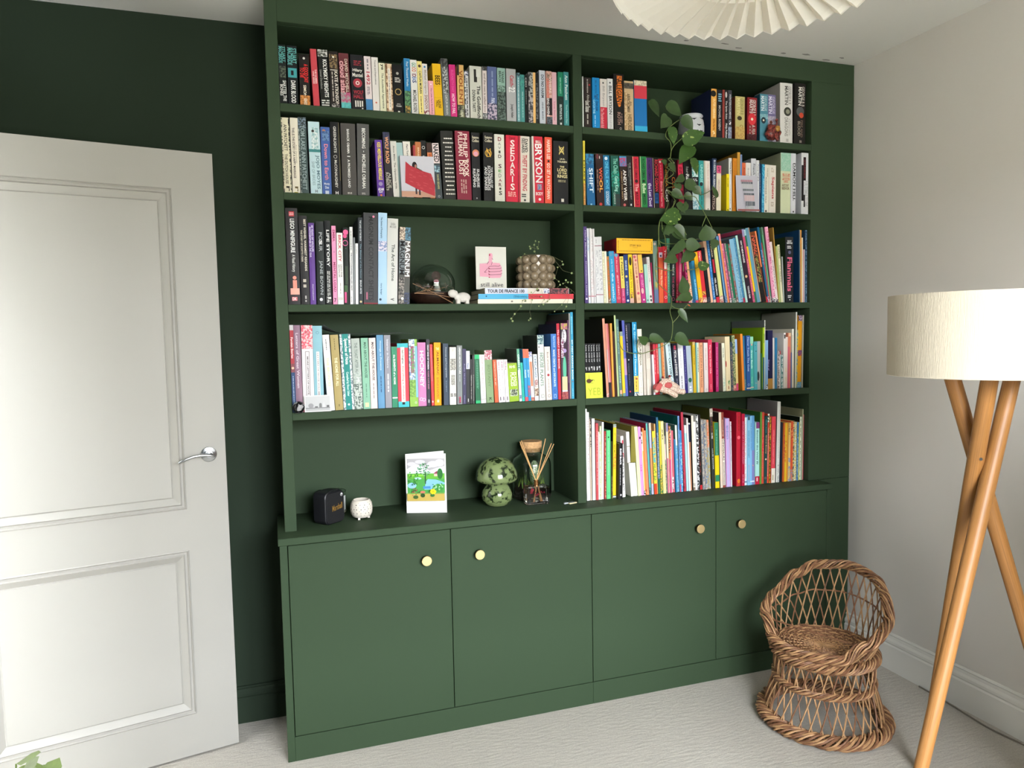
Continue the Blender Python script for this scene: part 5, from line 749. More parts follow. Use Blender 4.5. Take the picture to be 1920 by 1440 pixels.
ER|k|1992.3|26.0|-0.65|15.5|298.7|235|1f4846||deep teal picture book with gold script|T .05 .25 .35 .6 5c9c98 Get Into;T .28 .56 .3 .7 c8ac74 Grand Enemy;O .64 .5 .25 dcc8a8;R .92 .4 .3 c8a890
ER|k|2002.8|26.0|-0.58|9.5|307.8|235|cc4c38||red-white patterned picture book|N 0 .12 0 1 1c3424 e8e0d0;D .2 .9 .3 .7 e8b8a8 1
ER|k|2011.0|26.0|-0.51|7.3|292.4|235|5c4420||brown and yellow picture book|N 0 1 0 1 5c4420 d89824
ER|h|2033.6|26.0|-0.78|20.1|293.9|200|d84450||coral-red hardback with white foot|B .78 1 0 1 e8e0d0;T .2 .72 .4 .55 f0a8a8 LEARNING THE FOREST WAY;B .88 .96 .3 .5 a8985c
ER|h|2056.3|26.0|-1.02|16.5|359.0|215|dcdcd4|75716e|tall white hardback with little square pictures on its cover|D .1 .7 .4 .6 a8a8a0 1;N .75 1 .3 .8 dcdcd4 b0b0a8
ER|k|2071.5|26.0|-0.77|13.5|266.3|218|202834||blue-black picture book by the tall white hardback|
ER|k|2081.4|26.0|-0.94|8.2|263.6|216|c8642c||burnt-orange thin picture book|N .2 .6 .3 1 a83c34 c8642c
ER|k|2089.8|26.0|-0.85|7.4|263.1|216|dcc02c||canary thin picture book|N .3 .7 0 1 c87c24 dcc834
ER|k|2099.8|26.0|-1.01|9.0|262.5|215|d89430||light orange thin picture book|
ER|k|2112.0|26.0|-0.92|11.3|262.8|216|dcb46c||honey-coloured picture book|N 0 .2 0 .5 5c5444 dcb46c;N .6 1 0 1 dcc070 8c8ca4
ER|k|2125.1|26.0|-0.84|12.1|267.9|220|d05430||flame-orange picture book|N .1 .3 0 1 b83424 e08050;N .8 1 0 1 6c8cb0 d07040
ER|k|2135.1|26.0|-0.76|9.0|269.0|221|dcc478||cream and yellow speckled picture book|N 0 1 0 1 dcc478 5c5c54
ER|k|2146.7|26.0|-0.67|10.6|263.4|216|d4d8cc||chalk-white picture book with yellow blotches|N 0 1 0 1 d4d8cc c8b440
ER|k|2156.7|26.0|-0.62|9.1|262.6|215|3c74a4||blue narrow picture book near the bay end|N .2 1 0 1 3c74a4 84a8b8
ER|k|2163.7|26.0|-0.53|6.0|262.2|215|c8c438||yellow-green narrow picture book|
ER|k|2175.4|26.0|-0.66|10.7|284.9|234|d8dcc8|10180e|pale narrow picture book with black cover|N 0 1 .2 .6 d8dcc8 7c8c5c
ER|k|2179.3|26.0|-0.58|2.9|319.6|235|c8ccac|8c8c6c|tall cream thin book near the bay end|
ER|k|2188.6|26.0|-0.51|8.4|294.2|235|a84050||rose-red picture book at the bay end|N 0 1 0 .4 a84050 d8b8a0
"""
def decorate(P, dec, t, h):
    for tok in dec.split(';'):
        f = tok.strip().split(' ')
        if not f[0]: continue
        c = f[0]
        if c in 'TH':
            y0_, y1_, a, e = map(float, f[1:5])
            if c == 'T': g_ = (e - a) * .1; a = max(a - g_, .04); e = min(e + g_, .96)
            P.text(' '.join(f[6:]), a, e, y0_, y1_, ink(f[5]), c == 'T', .022)
        elif c == 'B': y0_, y1_, a, e = map(float, f[1:5]); P.rect(max(a, .0), min(e, 1), y0_, y1_, ink(f[5]))
        elif c == 'N': y0_, y1_, a, e = map(float, f[1:5]); P.rect(a, e, y0_, y1_, noisemat(f[5], f[6], 150, lo=.44, hi=.56))
        elif c == 'F':
            y0_, y1_, a, e = map(float, f[1:5]); m = ink(f[5]); q = .05; g = q * t / h
            P.rect(a, e, y0_, y0_ + g, m); P.rect(a, e, y1_ - g, y1_, m); P.rect(a, a + q, y0_, y1_, m); P.rect(e - q, e, y0_, y1_, m)
        elif c == 'O': y, x, r_ = map(float, f[1:4]); P.oval(x, y, r_, r_ * t / h, ink(f[4]))
        elif c == 'V': y, x, ry, rx = map(float, f[1:5]); P.oval(x, y, rx, ry, ink(f[5]))
        elif c == 'R': y, x, r_ = map(float, f[1:4]); P.ring(x, y, r_, r_ * t / h, ink(f[4]))
        elif c == 'D': y0_, y1_, a, e = map(float, f[1:5]); n = int(f[6]); P.dashes(a, e, y0_, y1_, n, ink(f[5]), n == 1 or (y1_ - y0_) > .12)
        elif c == 'C':
            y0_, y1_, a, e = map(float, f[1:5]); n = int(f[6]); P.lift(); g = (y1_ - y0_) / n
            for q in range(n):
                wd = R.uniform(.3, .5) * (e - a); yy = y0_ + g * (q + .5); xm = (a + e) / 2 + .06; x_ = xm - wd
                while x_ < xm + wd - .04: L_ = min(R.uniform(.08, .22), xm + wd - x_); P.poly([(x_, yy + g * .14), (x_ + L_, yy + g * .14), (x_ + L_, yy - g * .14), (x_, yy - g * .14)], ink(f[5])); x_ += L_ + .035
        elif c in 'L': y0_, y1_, a, e = map(float, f[1:5]); P.dashes(a, e, y0_, y1_, int(f[6]), ink(f[5]), False)
def make_book(kind, t, h, d, col, side, label, dec, group):
    nm, cat = NAMES[kind]
    root = thing(nm, label, cat, group=group)
    mc = mat(col, {'p': .42, 'h': .5, 'k': .32, 'm': .4}[kind], .2); ms = mat(side, .45, .2) if side else mc
    b = MB(); bulge = 0
    if kind in 'hk' and t > .007:
        th = min(.0022, t * .2); ov = .003
        if kind == 'h' and t > .014:
            bulge = .0014; n = 6
            front = [(t * i / n, -bulge * math.sin(math.pi * i / n)) for i in range(n + 1)]
            b.ext(front + [(t, .0012), (0, .0012)], 0, h, mc, True)
        else: b.box(0, t, 0, .0012, 0, h, mc)
        b.box(0, th, .0012, d, 0, h, ms); b.box(t - th, t, .0012, d, 0, h, mc)
    else:
        th = min(.0007, t * .2); ov = .0
        b.box(0, t, 0, th, 0, h, mc); b.box(0, th, th, d, 0, h, ms); b.box(t - th, t, th, d, 0, h, mc)
    b.build('cover', root)
    b = MB(); b.box(th + .0001, t - th - .0001, .0014 if ov else th, d - ov - .0003, ov, h - ov - .0004, PAGE); b.build('page_block', root)
    if dec:
        P = Print(t, h, lambda x, z, l: (x, -bulge - .0002 - l, z)); parts = []
        for tok in dec.split(';'):                       # print that sits well apart on the spine becomes a part of its own
            P.mb = MB(); decorate(P, tok, t, h)
            if P.mb.f: zs = [v[2] for v in P.mb.v]; parts.append((min(zs), max(zs), P.mb))
        parts.sort(key=lambda q: q[0]); grp = []
        for lo_, hi_, m_ in parts:
            if grp and lo_ - grp[-1][0] < .012: grp[-1][0] = max(grp[-1][0], hi_); grp[-1][1].append(m_)
            else: grp.append([hi_, [m_]])
        for _, ms_ in grp:
            q = MB()
            for m_ in ms_:
                o_ = len(q.v); q.v += m_.v
                for f_, k_, s_ in zip(m_.f, m_.m, m_.sm): q.f.append([i + o_ for i in f_]); q.m.append(q.mi(m_.mats[k_])); q.sm.append(s_)
            q.build('cover_lettering', root)
    return root
for ln in BOOKS.strip().split('\n'):
    k, kd, x, y, a, t, h, d, col, side, look, dec = ln.split('|', 11); y, _, dz = y.partition('^')
    x, y, a, t, h, d = float(x) / 1e3, float(y) / 1e3, math.radians(float(a)), float(t) / 1e3, float(h) / 1e3, float(d) / 1e3
    o = make_book(kd, t, h, min(d, .258 - y), col, side, look + ', ' + GRP[k][13:], dec, GRP[k])
    z = G[SHZ[k[0]]] + .0002 + float(dz or 0) / 1e3
    if a >= 0: o.location = (x, y, z)
    else: o.location = (x - t * math.cos(a), y, z - t * math.sin(a))   # pivots on its right lower edge
    o.rotation_euler = (0, -a, 0)
    o.location.y += R.uniform(-.003, .004)
# ---------------------------------------------------------------- wicker chair
CANE = mat('a67f58', .5, .35, bump=.4, bscale=300, var=.25, vscale=40, name='honey cane')
CANED = mat('78533a', .5, .35, bump=.4, bscale=300, var=.3, vscale=40, name='brown cane')
CX, CY = 1.858, -.478
FA = math.atan2(-2.14, -1.92) - math.radians(26)       # the way the chair faces
ch = thing('wicker_chair', 'small child-size brown wicker chair standing by the green cupboards', 'chair', (CX, CY, 0))
def lerp(a, b, t): return a + (b - a) * t
def curve(tab, t):
    for (a, va), (c, vc) in zip(tab, tab[1:]):
        if t <= c: q = (t - a) / (c - a) if c > a else 0; q = q * q * (3 - 2 * q); return lerp(va, vc, q)
    return tab[-1][1]
def rimz(phi):          # phi = angle away from the facing direction, 0..pi
    return curve([(0, .305), (.8, .312), (1.15, .365), (1.45, .402), (1.75, .425), (2.1, .492), (2.5, .532), (math.pi, .545)], abs(phi))
def rimr(phi): return curve([(0, .176), (.9, .190), (1.3, .216), (1.7, .218), (2.2, .196), (2.6, .184), (math.pi, .180)], abs(phi))
def pol(phi, r, z, lean=0): a = FA + phi; return Vector((r * math.cos(a) - lean * math.cos(FA), r * math.sin(a) - lean * math.sin(FA), z))
def braid(name, path, n, rad, sr, turns, m=None, label=None, flat=1.0):
    """n strands wound round a closed path"""
    L = len(path); b = MB()
    P = [Vector(p) for p in path]
    for k in range(n):
        pts = []
        for i in range(L + 1):
            p = P[i % L]; t = (P[(i + 1) % L] - P[i - 1 if i else L - 1]).normalized(); up = Vector((0, 0, 1)); s = t.cross(up).normalized(); u = s.cross(t)
            a = 2 * math.pi * (k / n + turns * i / L) + .25 * math.sin(i * 2 * math.pi * 9 / L + k * 1.7); q_ = rad * (1 + .13 * math.sin(i * 2 * math.pi * 14 / L + k * 2.3))
            pts.append(p + s * math.cos(a) * q_ * flat + u * math.sin(a) * q_)
        b.tube(pts, sr, (CANE if k % 2 else CANED) if m is None else m, 5, False)
    o = b.build(name, ch); o['kind'] = 'stuff'; return o
N_ = 150
ang = [2 * math.pi * i / N_ - math.pi for i in range(N_)]
braid('rim_braid', [pol(a, rimr(a), rimz(a), .02 * (abs(a) / math.pi) ** 2) for a in ang], 13, .0145, .0036, 7)
braid('seat_band', [pol(a, .176, .272) for a in ang], 13, .0155, .0036, 8)
braid('waist_braid', [pol(a, .172, .168) for a in ang], 9, .0105, .0032, 9)
braid('base_braid', [pol(a, .212, .026) for a in ang], 15, .0195, .0042, 7, flat=1.25)
b = MB(); b.tube([pol(a, rimr(a) * .985 - .004, lerp(.29, rimz(a), .55) + .01, .008) for a in ang if abs(a) > 1.25], .0032, CANED, 6); b.build('back_rail', ch)
# crossing canes of the back, the waist and the skirt
def canes(n, skew, f0, f1, cond, nm='cane'):
    for i in range(n):
        for sg in (1, -1):
            a0 = 2 * math.pi * (i + (.25 if sg > 0 else .75)) / n - math.pi; a1 = a0 + sg * skew
            w_ = lambda a: (a + math.pi) % (2 * math.pi) - math.pi
            if not cond(w_((a0 + a1) / 2)): continue
            b = MB(); pts = []
            for k in range(7):
                t = k / 6; a = w_(lerp(a0, a1, t)); pts.append(lerp(f0(a), f1(a), t) + pol(a, 1, 0).normalized() * math.sin(t * math.pi) * .004 * sg)
            b.tube(pts, .0027, CANE if (i + (sg > 0)) % 3 else CANED, 5); b.build(nm, ch)
canes(34, .36, lambda a: pol(a, .168, .285), lambda a: pol(a, rimr(a) - .002, rimz(a), .018 * (abs(a) / math.pi) ** 2), lambda a: abs(a) > 1.0)
canes(34, .16, lambda a: pol(a, .172, .172), lambda a: pol(a, .172, .268), lambda a: True)
canes(36, .20, lambda a: pol(a, .210, .034), lambda a: pol(a, .172, .165), lambda a: True)
# woven seat
b = MB(); rings = 26
for j in range(rings):
    r_ = .012 + .152 * j / (rings - 1); n = max(16, int(r_ * 700)); n += n % 2; pts = []
    nsp = 24
    for i in range(n + 1):
        a = 2 * math.pi * i / n; zz = .0026 * math.cos(a * nsp / 2 + (math.pi if j % 2 else 0)) if r_ > .03 else 0
        pts.append((r_ * math.cos(a), r_ * math.sin(a), .285 + .010 * (r_ / .165) ** 2 + zz))
    b.tube(pts, .0030, CANED if j % 3 else CANE, 4, False)
o = b.build('seat_weave', ch); o['kind'] = 'stuff'
for k in range(24):
    a = math.pi * 2 * k / 24; b = MB(); b.tube([(.004 * math.cos(a), .004 * math.sin(a), .2855), (.166 * math.cos(a), .166 * math.sin(a), .2945)], .0024, CANE, 5); b.build('seat_spoke', ch)

# ---------------------------------------------------------------- tripod floor lamp
WOOD = mat('8f6233', .45, .4, name='honey oak', var=.2, vscale=6)
_nt = WOOD.node_tree; _n = [n for n in _nt.nodes if n.type == 'TEX_NOISE'][0]
_t = [n for n in _nt.nodes if n.type == 'TEX_COORD'][0]; _mp = _nt.nodes.new('ShaderNodeMapping'); _mp.inputs['Scale'].default_value = (60, 60, 1.2)
_nt.links.new(_t.outputs['Object'], _mp.inputs[0]); _nt.links.new(_mp.outputs[0], _n.inputs['Vector'])
LN = Vector((1.722, -1.205, 1.118))
lamp = thing('floor_lamp', 'tripod floor lamp with three oak legs and wide cream drum shade', 'lamp', (LN.x, LN.y, 0))
def leg(az, off, R_=.40, top=1.40, rad=.0205):
    f = Vector((R_ * math.cos(math.radians(az)), R_ * math.sin(math.radians(az)), 0)); n = Vector((off[0], off[1], LN.z))
    d = (n - f).normalized(); t = f + d * ((top) / d.z); L = (t - f).length
    b = MB(); prof = [(.0, 0), (rad * .62, 0), (rad * .70, .004), (rad * .85, L * .35), (rad, L * .75), (rad * .97, L - .002), (0, L)]
    b.lathe(prof, WOOD, 20); o = b.build('leg', lamp, f); o.rotation_mode = 'QUATERNION'; o.rotation_quaternion = Vector((0, 0, 1)).rotation_difference(d)
leg(190, (.014, -.016), .375); leg(61, (-.020, .006), .385); leg(350, (.010, .034), .36)
STEEL = mat('8a8a88', .3, .5, 1, name='steel')
b = MB(); b.tube([(-.03, -.016, LN.z), (.03, .03, LN.z)], .004, STEEL, 8); b.build('pivot_bolt', lamp)
b = MB(); b.tube([(0, 0, 1.385), (0, 0, 1.47)], .012, STEEL, 12); b.lathe([(.0, 1.47), (.02, 1.47), (.02, 1.53), (0, 1.53)], mat('d8d4cc', .4), 16); b.build('lamp_holder', lamp)
SILK = mat('b9af9c', .75, .2, bump=.25, bscale=160, name='cream slub silk', var=.03, vscale=60)
_nt = SILK.node_tree
for _n in [n for n in _nt.nodes if n.type == 'TEX_NOISE']:
    _t = [n for n in _nt.nodes if n.type == 'TEX_COORD'][0]; _mp = _nt.nodes.new('ShaderNodeMapping'); _mp.inputs['Scale'].default_value = (2.5, 2.5, .25)
    _nt.links.new(_t.outputs['Object'], _mp.inputs[0]); _nt.links.new(_mp.outputs[0], _n.inputs['Vector'])
_b = _nt.nodes['Principled BSDF']
SR, SZ0, SZ1 = .232, 1.338, 1.550
LINER = mat('e8e2d4', .7, .2)
b = MB(); b.lathe([(SR, SZ0), (SR, SZ1)], SILK, 96); b.lathe([(SR, SZ1), (SR - .003, SZ1), (SR - .003, SZ0), (SR, SZ0)], LINER, 96)
b.build('shade', lamp)
b = MB()
b.tube([((SR - .002) * math.cos(a * math.pi / 24), (SR - .002) * math.sin(a * math.pi / 24), SZ0 + .0005) for a in range(49)], .0016, LINER, 5); b.build('shade_ring', lamp)
for k in range(3):
    a = k * math.pi * 2 / 3 + .4; b = MB(); b.tube([(.012 * math.cos(a), .012 * math.sin(a), 1.47), ((SR - .004) * math.cos(a), (SR - .004) * math.sin(a), 1.50)], .002, STEEL, 6); b.build('spider_arm', lamp)
cb = MB(); P_ = [(2.394, -.40, .004), (2.390, -.52, .004), (2.376, -.64, .005), (2.362, -.74, .005), (2.375, -.82, .004), (2.392, -.95, .004), (2.30, -1.2, .004)]
pp = []
for i in range(len(P_) - 1):
    for k in range(6): pp.append([lerp(P_[i][q], P_[i + 1][q], k / 6) for q in range(3)])
pp = [[sum(pp[max(0, min(len(pp) - 1, i + d))][q] for d in (-3, -2, -1, 0, 1, 2, 3)) / 7 for q in range(3)] for i in range(len(pp))]
cb.tube(pp, .003, mat('6e675c', .6), 6); o = cb.build('power_cord'); o['label'] = 'thin grey power cord along the foot of the white wall'; o['category'] = 'cord'

# ---------------------------------------------------------------- pleated pendant shade
PAPER = D.materials.new('white pleated paper'); PAPER.use_nodes = True
_nt = PAPER.node_tree; _b = _nt.nodes['Principled BSDF']; _b.inputs['Base Color'].default_value = lin('f4f2ec'); _b.inputs['Roughness'].default_value = .7
_tr = _nt.nodes.new('ShaderNodeBsdfTranslucent'); _tr.inputs[0].default_value = lin('f2ead8'); _mx = _nt.nodes.new('ShaderNodeMixShader'); _mx.inputs[0].default_value = .45
_out = _nt.nodes['Material Output']; _nt.links.new(_b.outputs[0], _mx.inputs[1]); _nt.links.new(_tr.outputs[0], _mx.inputs[2]); _nt.links.new(_mx.outputs[0], _out.inputs[0])
PX, PY = .985, -1.235
pn = thing('pendant_lamp', 'white pleated paper pendant shade hanging from the ceiling', 'lamp', (PX, PY, -.028))
def pleats(name, prof, n, m, depth):
    b = MB(); vs = []; fs = []; K = 2 * n
    for r_, z, dp in prof:
        for i in range(K):
            a = 2 * math.pi * i / K; q = dp if i % 2 else -dp
            vs.append(((r_ + q * .55) * math.cos(a), (r_ + q * .55) * math.sin(a), z + q))
    for j in range(len(prof) - 1):
        for i in range(K): k = (i + 1) % K; fs.append((j * K + i, j * K + k, (j + 1) * K + k, (j + 1) * K + i))
    b.add(vs, fs, m); return b.build(name, pn)
pleats('pleated_skirt', [(.315, 2.262, .0075), (.30, 2.268, .0075), (.17, 2.292, .006), (.158, 2.290, .0055)], 46, PAPER, 1)
pleats('pleated_dome', [(.160, 2.291, .0055), (.172, 2.33, .006), (.168, 2.38, .006), (.14, 2.42, .005), (.09, 2.445, .003), (.05, 2.452, .002)], 46, PAPER, 1)
pleats('pleated_collar', [(.318, 2.2605, .0075), (.312, 2.30, .0075), (.27, 2.36, .009), (.2, 2.42, .007), (.14, 2.45, .005)], 46, PAPER, 1)
for k in range(46):
    a = 2 * math.pi * (k + .5) / 46; b = MB(); c_, s_ = math.cos(a), math.sin(a)
    b.add([(.150 * c_ - .004 * s_, .150 * s_ + .004 * c_, 2.2865), (.166 * c_ - .009 * s_, .166 * s_ + .009 * c_, 2.281), (.166 * c_ + .009 * s_, .166 * s_ - .009 * c_, 2.281), (.150 * c_ + .004 * s_, .150 * s_ - .004 * c_, 2.2865)], [(0, 1, 2, 3)], PAPER); b.build('paper_tab', pn)
b = MB(); b.tube([(0, 0, 2.46), (0, 0, 2.62)], .003, mat('e4e0d8', .5), 8); b.lathe([(.05, 2.6478), (.048, 2.63), (.01, 2.61), (0, 2.61)], mat('e4e0d8', .5), 24); b.build('cord', pn)
b = MB(); b.lathe([(.0, 2.34), (.02, 2.345), (.03, 2.37), (.024, 2.40), (.016, 2.42), (.018, 2.46), (0, 2.46)], mat('f0ece4', .3), 20); b.build('bulb', pn)

# ---------------------------------------------------------------- things on the worktop
wz = wt + .0003
BLK = mat('121215', .6, .3, bump=.5, bscale=900, name='black speaker cloth'); BLK2 = mat('16161a', .45, .4)
sp = thing('speaker', 'small black cube speaker with gold script, on the worktop beside the bookcase upright', 'speaker', (.101, .027, wz), (0, 0, math.atan2(.062, .072)))
def rbox(w_, d_, h_, r_, m, f=5):     # rounded in plan (x, z) for a front face looking at -y
    pts = []
    for cx_, cz_, a0 in ((w_ - r_, r_, -90), (w_ - r_, h_ - r_, 0), (r_, h_ - r_, 90), (r_, r_, 180)):
        for k in range(f + 1): a = math.radians(a0 + 90 * k / f); pts.append((cx_ + r_ * math.cos(a), cz_ + r_ * math.sin(a)))
    return pts
def profbox(b, w_, y0_, y1_, h_, r_, m, f=5, bev=.003):
    pr_ = rbox(w_, 0, h_, r_, m, f); n = len(pr_)
    cx_, cz_ = w_ / 2, h_ / 2
    def ringv(y, ins): return [(x - math.copysign(min(ins, abs(x - cx_)), x - cx_), y, z - math.copysign(min(ins, abs(z - cz_)), z - cz_)) for x, z in pr_]
    rs = [ringv(y0_, bev), ringv(y0_ + bev, 0), ringv(y1_ - bev, 0), ringv(y1_, bev)]; vs = sum(rs, []); fs = []
    for j in range(3):
        for i in range(n): k = (i + 1) % n; fs.append((j * n + i, j * n + k, (j + 1) * n + k, (j + 1) * n + i))
    fs += [tuple(range(n)), tuple(range(4 * n - 1, 3 * n - 1, -1))]; b.add(vs, fs, m)
b = MB(); profbox(b, .094, 0, .062, .118, .020, BLK2); b.build('body', sp)
b = MB(); profbox(b, .088, -.004, .001, .112, .018, BLK, bev=.0015); o = b.build('grille', sp); o.location = (.003, 0, .003)
P = Print(.05, .022, lambda x, z, l: (.030 + x, -.0043 - l, .046 + z + x * .12)); P.text('Marshall', 0, 1, 0, 1, mat('c89a4c', .3, .5, .8, name='gold script'), False); P.mb.build('logo', sp)
P = Print(.012, .012, lambda x, z, l: (.072 + x, -.0043 - l, .096 + z)); P.ring(.5, .5, .5, .5, ink('d8d8d8')); P.oval(.5, .4, .25, .25, ink('d8d8d8')); P.mb.build('badge', sp)
b = MB(); b.tube([(.02, .002, .1185), (.03, .0, .124), (.064, .0, .124), (.074, .002, .1185)], .002, BLK2, 6); b.build('strap_loop', sp)
GL = glass('clear glass'); GLT = glass('thin clear glass', (.93, .97, .95, 1))
cj = thing('candle_jar', 'clear glass candle jar with pale label behind the black speaker', 'jar', (.134, .2045, wz))
b = MB(); b.lathe([(0, .0), (.050, .0), (.054, .004), (.0565, .02), (.057, .089), (.0555, .090), (.054, .089), (.0535, .02), (.05, .008), (0, .008)], GLT, 40); b.build('glass', cj)
b = MB(); b.lathe([(0, .0085), (.0525, .0085), (.0525, .045), (0, .046)], mat('d8cfbc', .5), 32); b.build('wax', cj)
b = MB(); vs = []
for i in range(9):
    a = -1.35 + .9 * i / 8
    for z in (.02, .075): vs.append((.0575 * math.cos(a), .0575 * math.sin(a), z))
b.add(vs, [(2 * i, 2 * i + 2, 2 * i + 3, 2 * i + 1) for i in range(8)], mat('b9bcb8', .6), True); b.build('label', cj)
CER = mat('d9d0c2', .55, .35, name='speckled cream ceramic'); HOLE = mat('3a342c', .8)
vo = thing('tealight_holder', 'round cream ceramic tealight holder pierced with small holes', 'candle holder', (.236, .098, wz))
vp = [(.0, .006), (.024, .005), (.033, .009), (.0395, .022), (.0415, .04), (.039, .058), (.034, .067), (.0305, .0705)]
b = MB(); b.lathe(vp + [(.029, .0715), (.0275, .070), (.033, .058), (.037, .04), (.034, .02), (0, .014)], CER, 40); b.build('pot', vo)
def rz(z):
    for (r0, z0), (r1, z1) in zip(vp[1:], vp[2:]):
        if z0 <= z <= z1: return lerp(r0, r1, (z - z0) / (z1 - z0))
    return .03
for z, n, s_, ph in ((.018, 14, .0010, 0), (.026, 18, .0016, .1), (.034, 16, .0011, .25), (.041, 18, .0018, 0), (.049, 16, .0012, .2), (.057, 14, .0018, .05), (.064, 12, .0011, .1)):
    for k in range(n):
        a = 2 * math.pi * (k + ph) / n + R.uniform(-.08, .08); r_ = rz(z) + .0002; c_, s2 = math.cos(a), math.sin(a); s1 = s_ * R.uniform(.7, 1.4)
        b = MB(); b.add([(r_ * c_ - s1 * math.cos(q) * s2, r_ * s2 + s1 * math.cos(q) * c_, z + s1 * math.sin(q)) for q in [i * math.pi / 3 for i in range(6)]], [tuple(range(6))], HOLE); b.build('hole', vo)
for k in range(3):
    a = k * 2.094 + math.radians(-118); b = MB(); b.box(-.004, .004, -.004, .004, -.0, .008, CER); o = b.build('foot', vo, (.026 * math.cos(a), .026 * math.sin(a), 0))
CARD = mat('eeece6', .7, .2)
def frame_xy(p0, p1):                      # maps local x along p0-p1 on the shelf
    v = Vector(p1) - Vector(p0); return math.atan2(v.y, v.x), v.length
an, cw = frame_xy((.408, .109), (.554, .058)); chh = .228
cr = thing('greeting_card', 'white folded card printed with a pond, tree and yellow flower', 'card', (.408, .109, wz), (0, 0, an))
b = MB(); b.box(0, cw, 0, .0006, 0, chh, CARD); b.build('front_leaf', cr)
b = MB(); b.box(0, cw, 0, .0006, 0, chh, CARD); o = b.build('back_leaf', cr); o.rotation_euler = (0, 0, math.radians(26)); o.location = (0, .0008, 0)
P = Print(cw, chh, lambda x, z, l: (x, -.0003 - l, z)); px0, px1, py0, py1 = .04, .96, .085, .785
def F_(x): return px0 + (px1 - px0) * x
def H_2(y): return py0 + (py1 - py0) * y
def rc(a, c_, d_, e_, m): P.rect(F_(a), F_(c_), H_2(d_), H_2(e_), m)
def el(x, y, rx, ry, m, n=14): P.oval(F_(x), H_2(y), rx * (px1 - px0), ry * (py1 - py0), m, n)
rc(-.006, 1.006, -.006, 1.006, ink('8a867c')); rc(0, 1, 0, 1, ink('a9a6a8'))
for x, y, a, c_ in ((.7, .13, .16, .08), (.87, .1, .15, .09), (.58, .17, .1, .05), (.12, .12, .12, .05), (.35, .07, .14, .05)): el(x, y, min(a, 1 - x, x), c_, ink('c9c6c9'))
P.lift(); P.poly([(F_(x), H_2(y)) for x, y in ((0, .4), (0, .24), (.12, .17), (.25, .12), (.45, .2), (.6, .28), (.8, .22), (1, .18), (1, .4))][::-1], ink('dcebe6'))
rc(0, 1, .35, .5, ink('63a83c')); rc(0, .55, .38, .41, ink('8ccb4a')); rc(0, 1, .48, .82, ink('4d9a4a'))
P.lift(); P.poly([(F_(x), H_2(y)) for x, y in ((.5, .55), (.55, .49), (.75, .5), (.9, .54), (1, .58), (1, .62), (.8, .6), (.68, .66), (.66, .74), (.45, .74))][::-1], ink('7fb5e0'))
el(.12, .64, .12, .07, ink('8fbfe8')); el(.28, .47, .1, .025, ink('b8dcec')); rc(.42, .62, .66, .72, ink('4a86b8'))
P.lift(); P.poly([(F_(x), H_2(y)) for x, y in ((.7, .36), (.78, .3), (.88, .29), (.9, .36))][::-1], ink('8c3c54')); rc(.72, .82, .36, .42, ink('d8b8a8'))
el(.88, .36, .075, .13, ink('2f6a34')); rc(.47, .5, .3, .6, ink('2c4a34'))
for i in range(46):
    a = R.uniform(0, 6.28); r_ = math.sqrt(R.random()); el(.44 + .19 * r_ * math.cos(a), .27 + .17 * r_ * math.sin(a), .022, .013, ink(R.choice(['3f7a4c', '5c9a68', '2f5c3c', '7cb08c'])), 6)
for i in range(22): el(R.uniform(.03, .3), R.uniform(.3, .62), .02, .02, ink(R.choice(['3f8a3c', '2f6c34', '5aa04a'])), 6)
for i in range(26): el(R.uniform(.66, .97), R.uniform(.58, .76), .022, .014, ink(R.choice(['7cc07c', '3c8a4a', 'a4d8a8'])), 6)
rc(0, 1, .82, 1, ink('b9a052')); rc(0, 1, .80, .83, ink('6f9a48'))
for i in range(20): el(R.uniform(.13, .3), R.uniform(.68, .86), .018, .012, ink(R.choice(['6c3c2c', '9c5c4c', '4c5c34'])), 6)
el(.23, .9, .07, .045, ink('3f5c2c')); el(.42, .86, .06, .05, ink('2c4a24')); el(.42, .78, .07, .03, ink('c0705c')); el(.68, .86, .06, .04, ink('3a6c34'))
for k in range(6): el(.7 + .05 * math.cos(k), .77 + .04 * math.sin(k), .035, .03, ink('f0d020'), 8)
el(.7, .77, .025, .02, ink('c8a010'), 8)
P.mb.build('picture_print', cr)
# mottled green glass mushroom
MUSH = noisemat('1f2a16', '6e7c50', 46, .12, lo=.40, hi=.49); MUSH.node_tree.nodes['Principled BSDF'].inputs['Coat Weight'].default_value = .6
mu = thing('mushroom_lamp', 'mottled green glass mushroom lamp with domed cap', 'lamp', (.767, .095, wz))
b = MB(); b.lathe([(0, 0), (.03, 0), (.045, .006), (.0595, .025), (.062, .045), (.057, .065), (.046, .080), (.040, .088), (.040, .100)], MUSH, 48); b.build('stem', mu)
b = MB(); b.lathe([(.040, .100), (.055, .096), (.075, .098), (.083, .108), (.083, .122), (.078, .142), (.066, .165), (.048, .182), (.026, .192), (0, .195)], MUSH, 48); b.build('cap', mu)
b = MB(); b.tube([(.05, .03, .006), (.066, .045, .004), (.076, .08, .004), (.078, .15, .004)], .0025, mat('b0aca0', .5), 6); b.build('cable', mu)
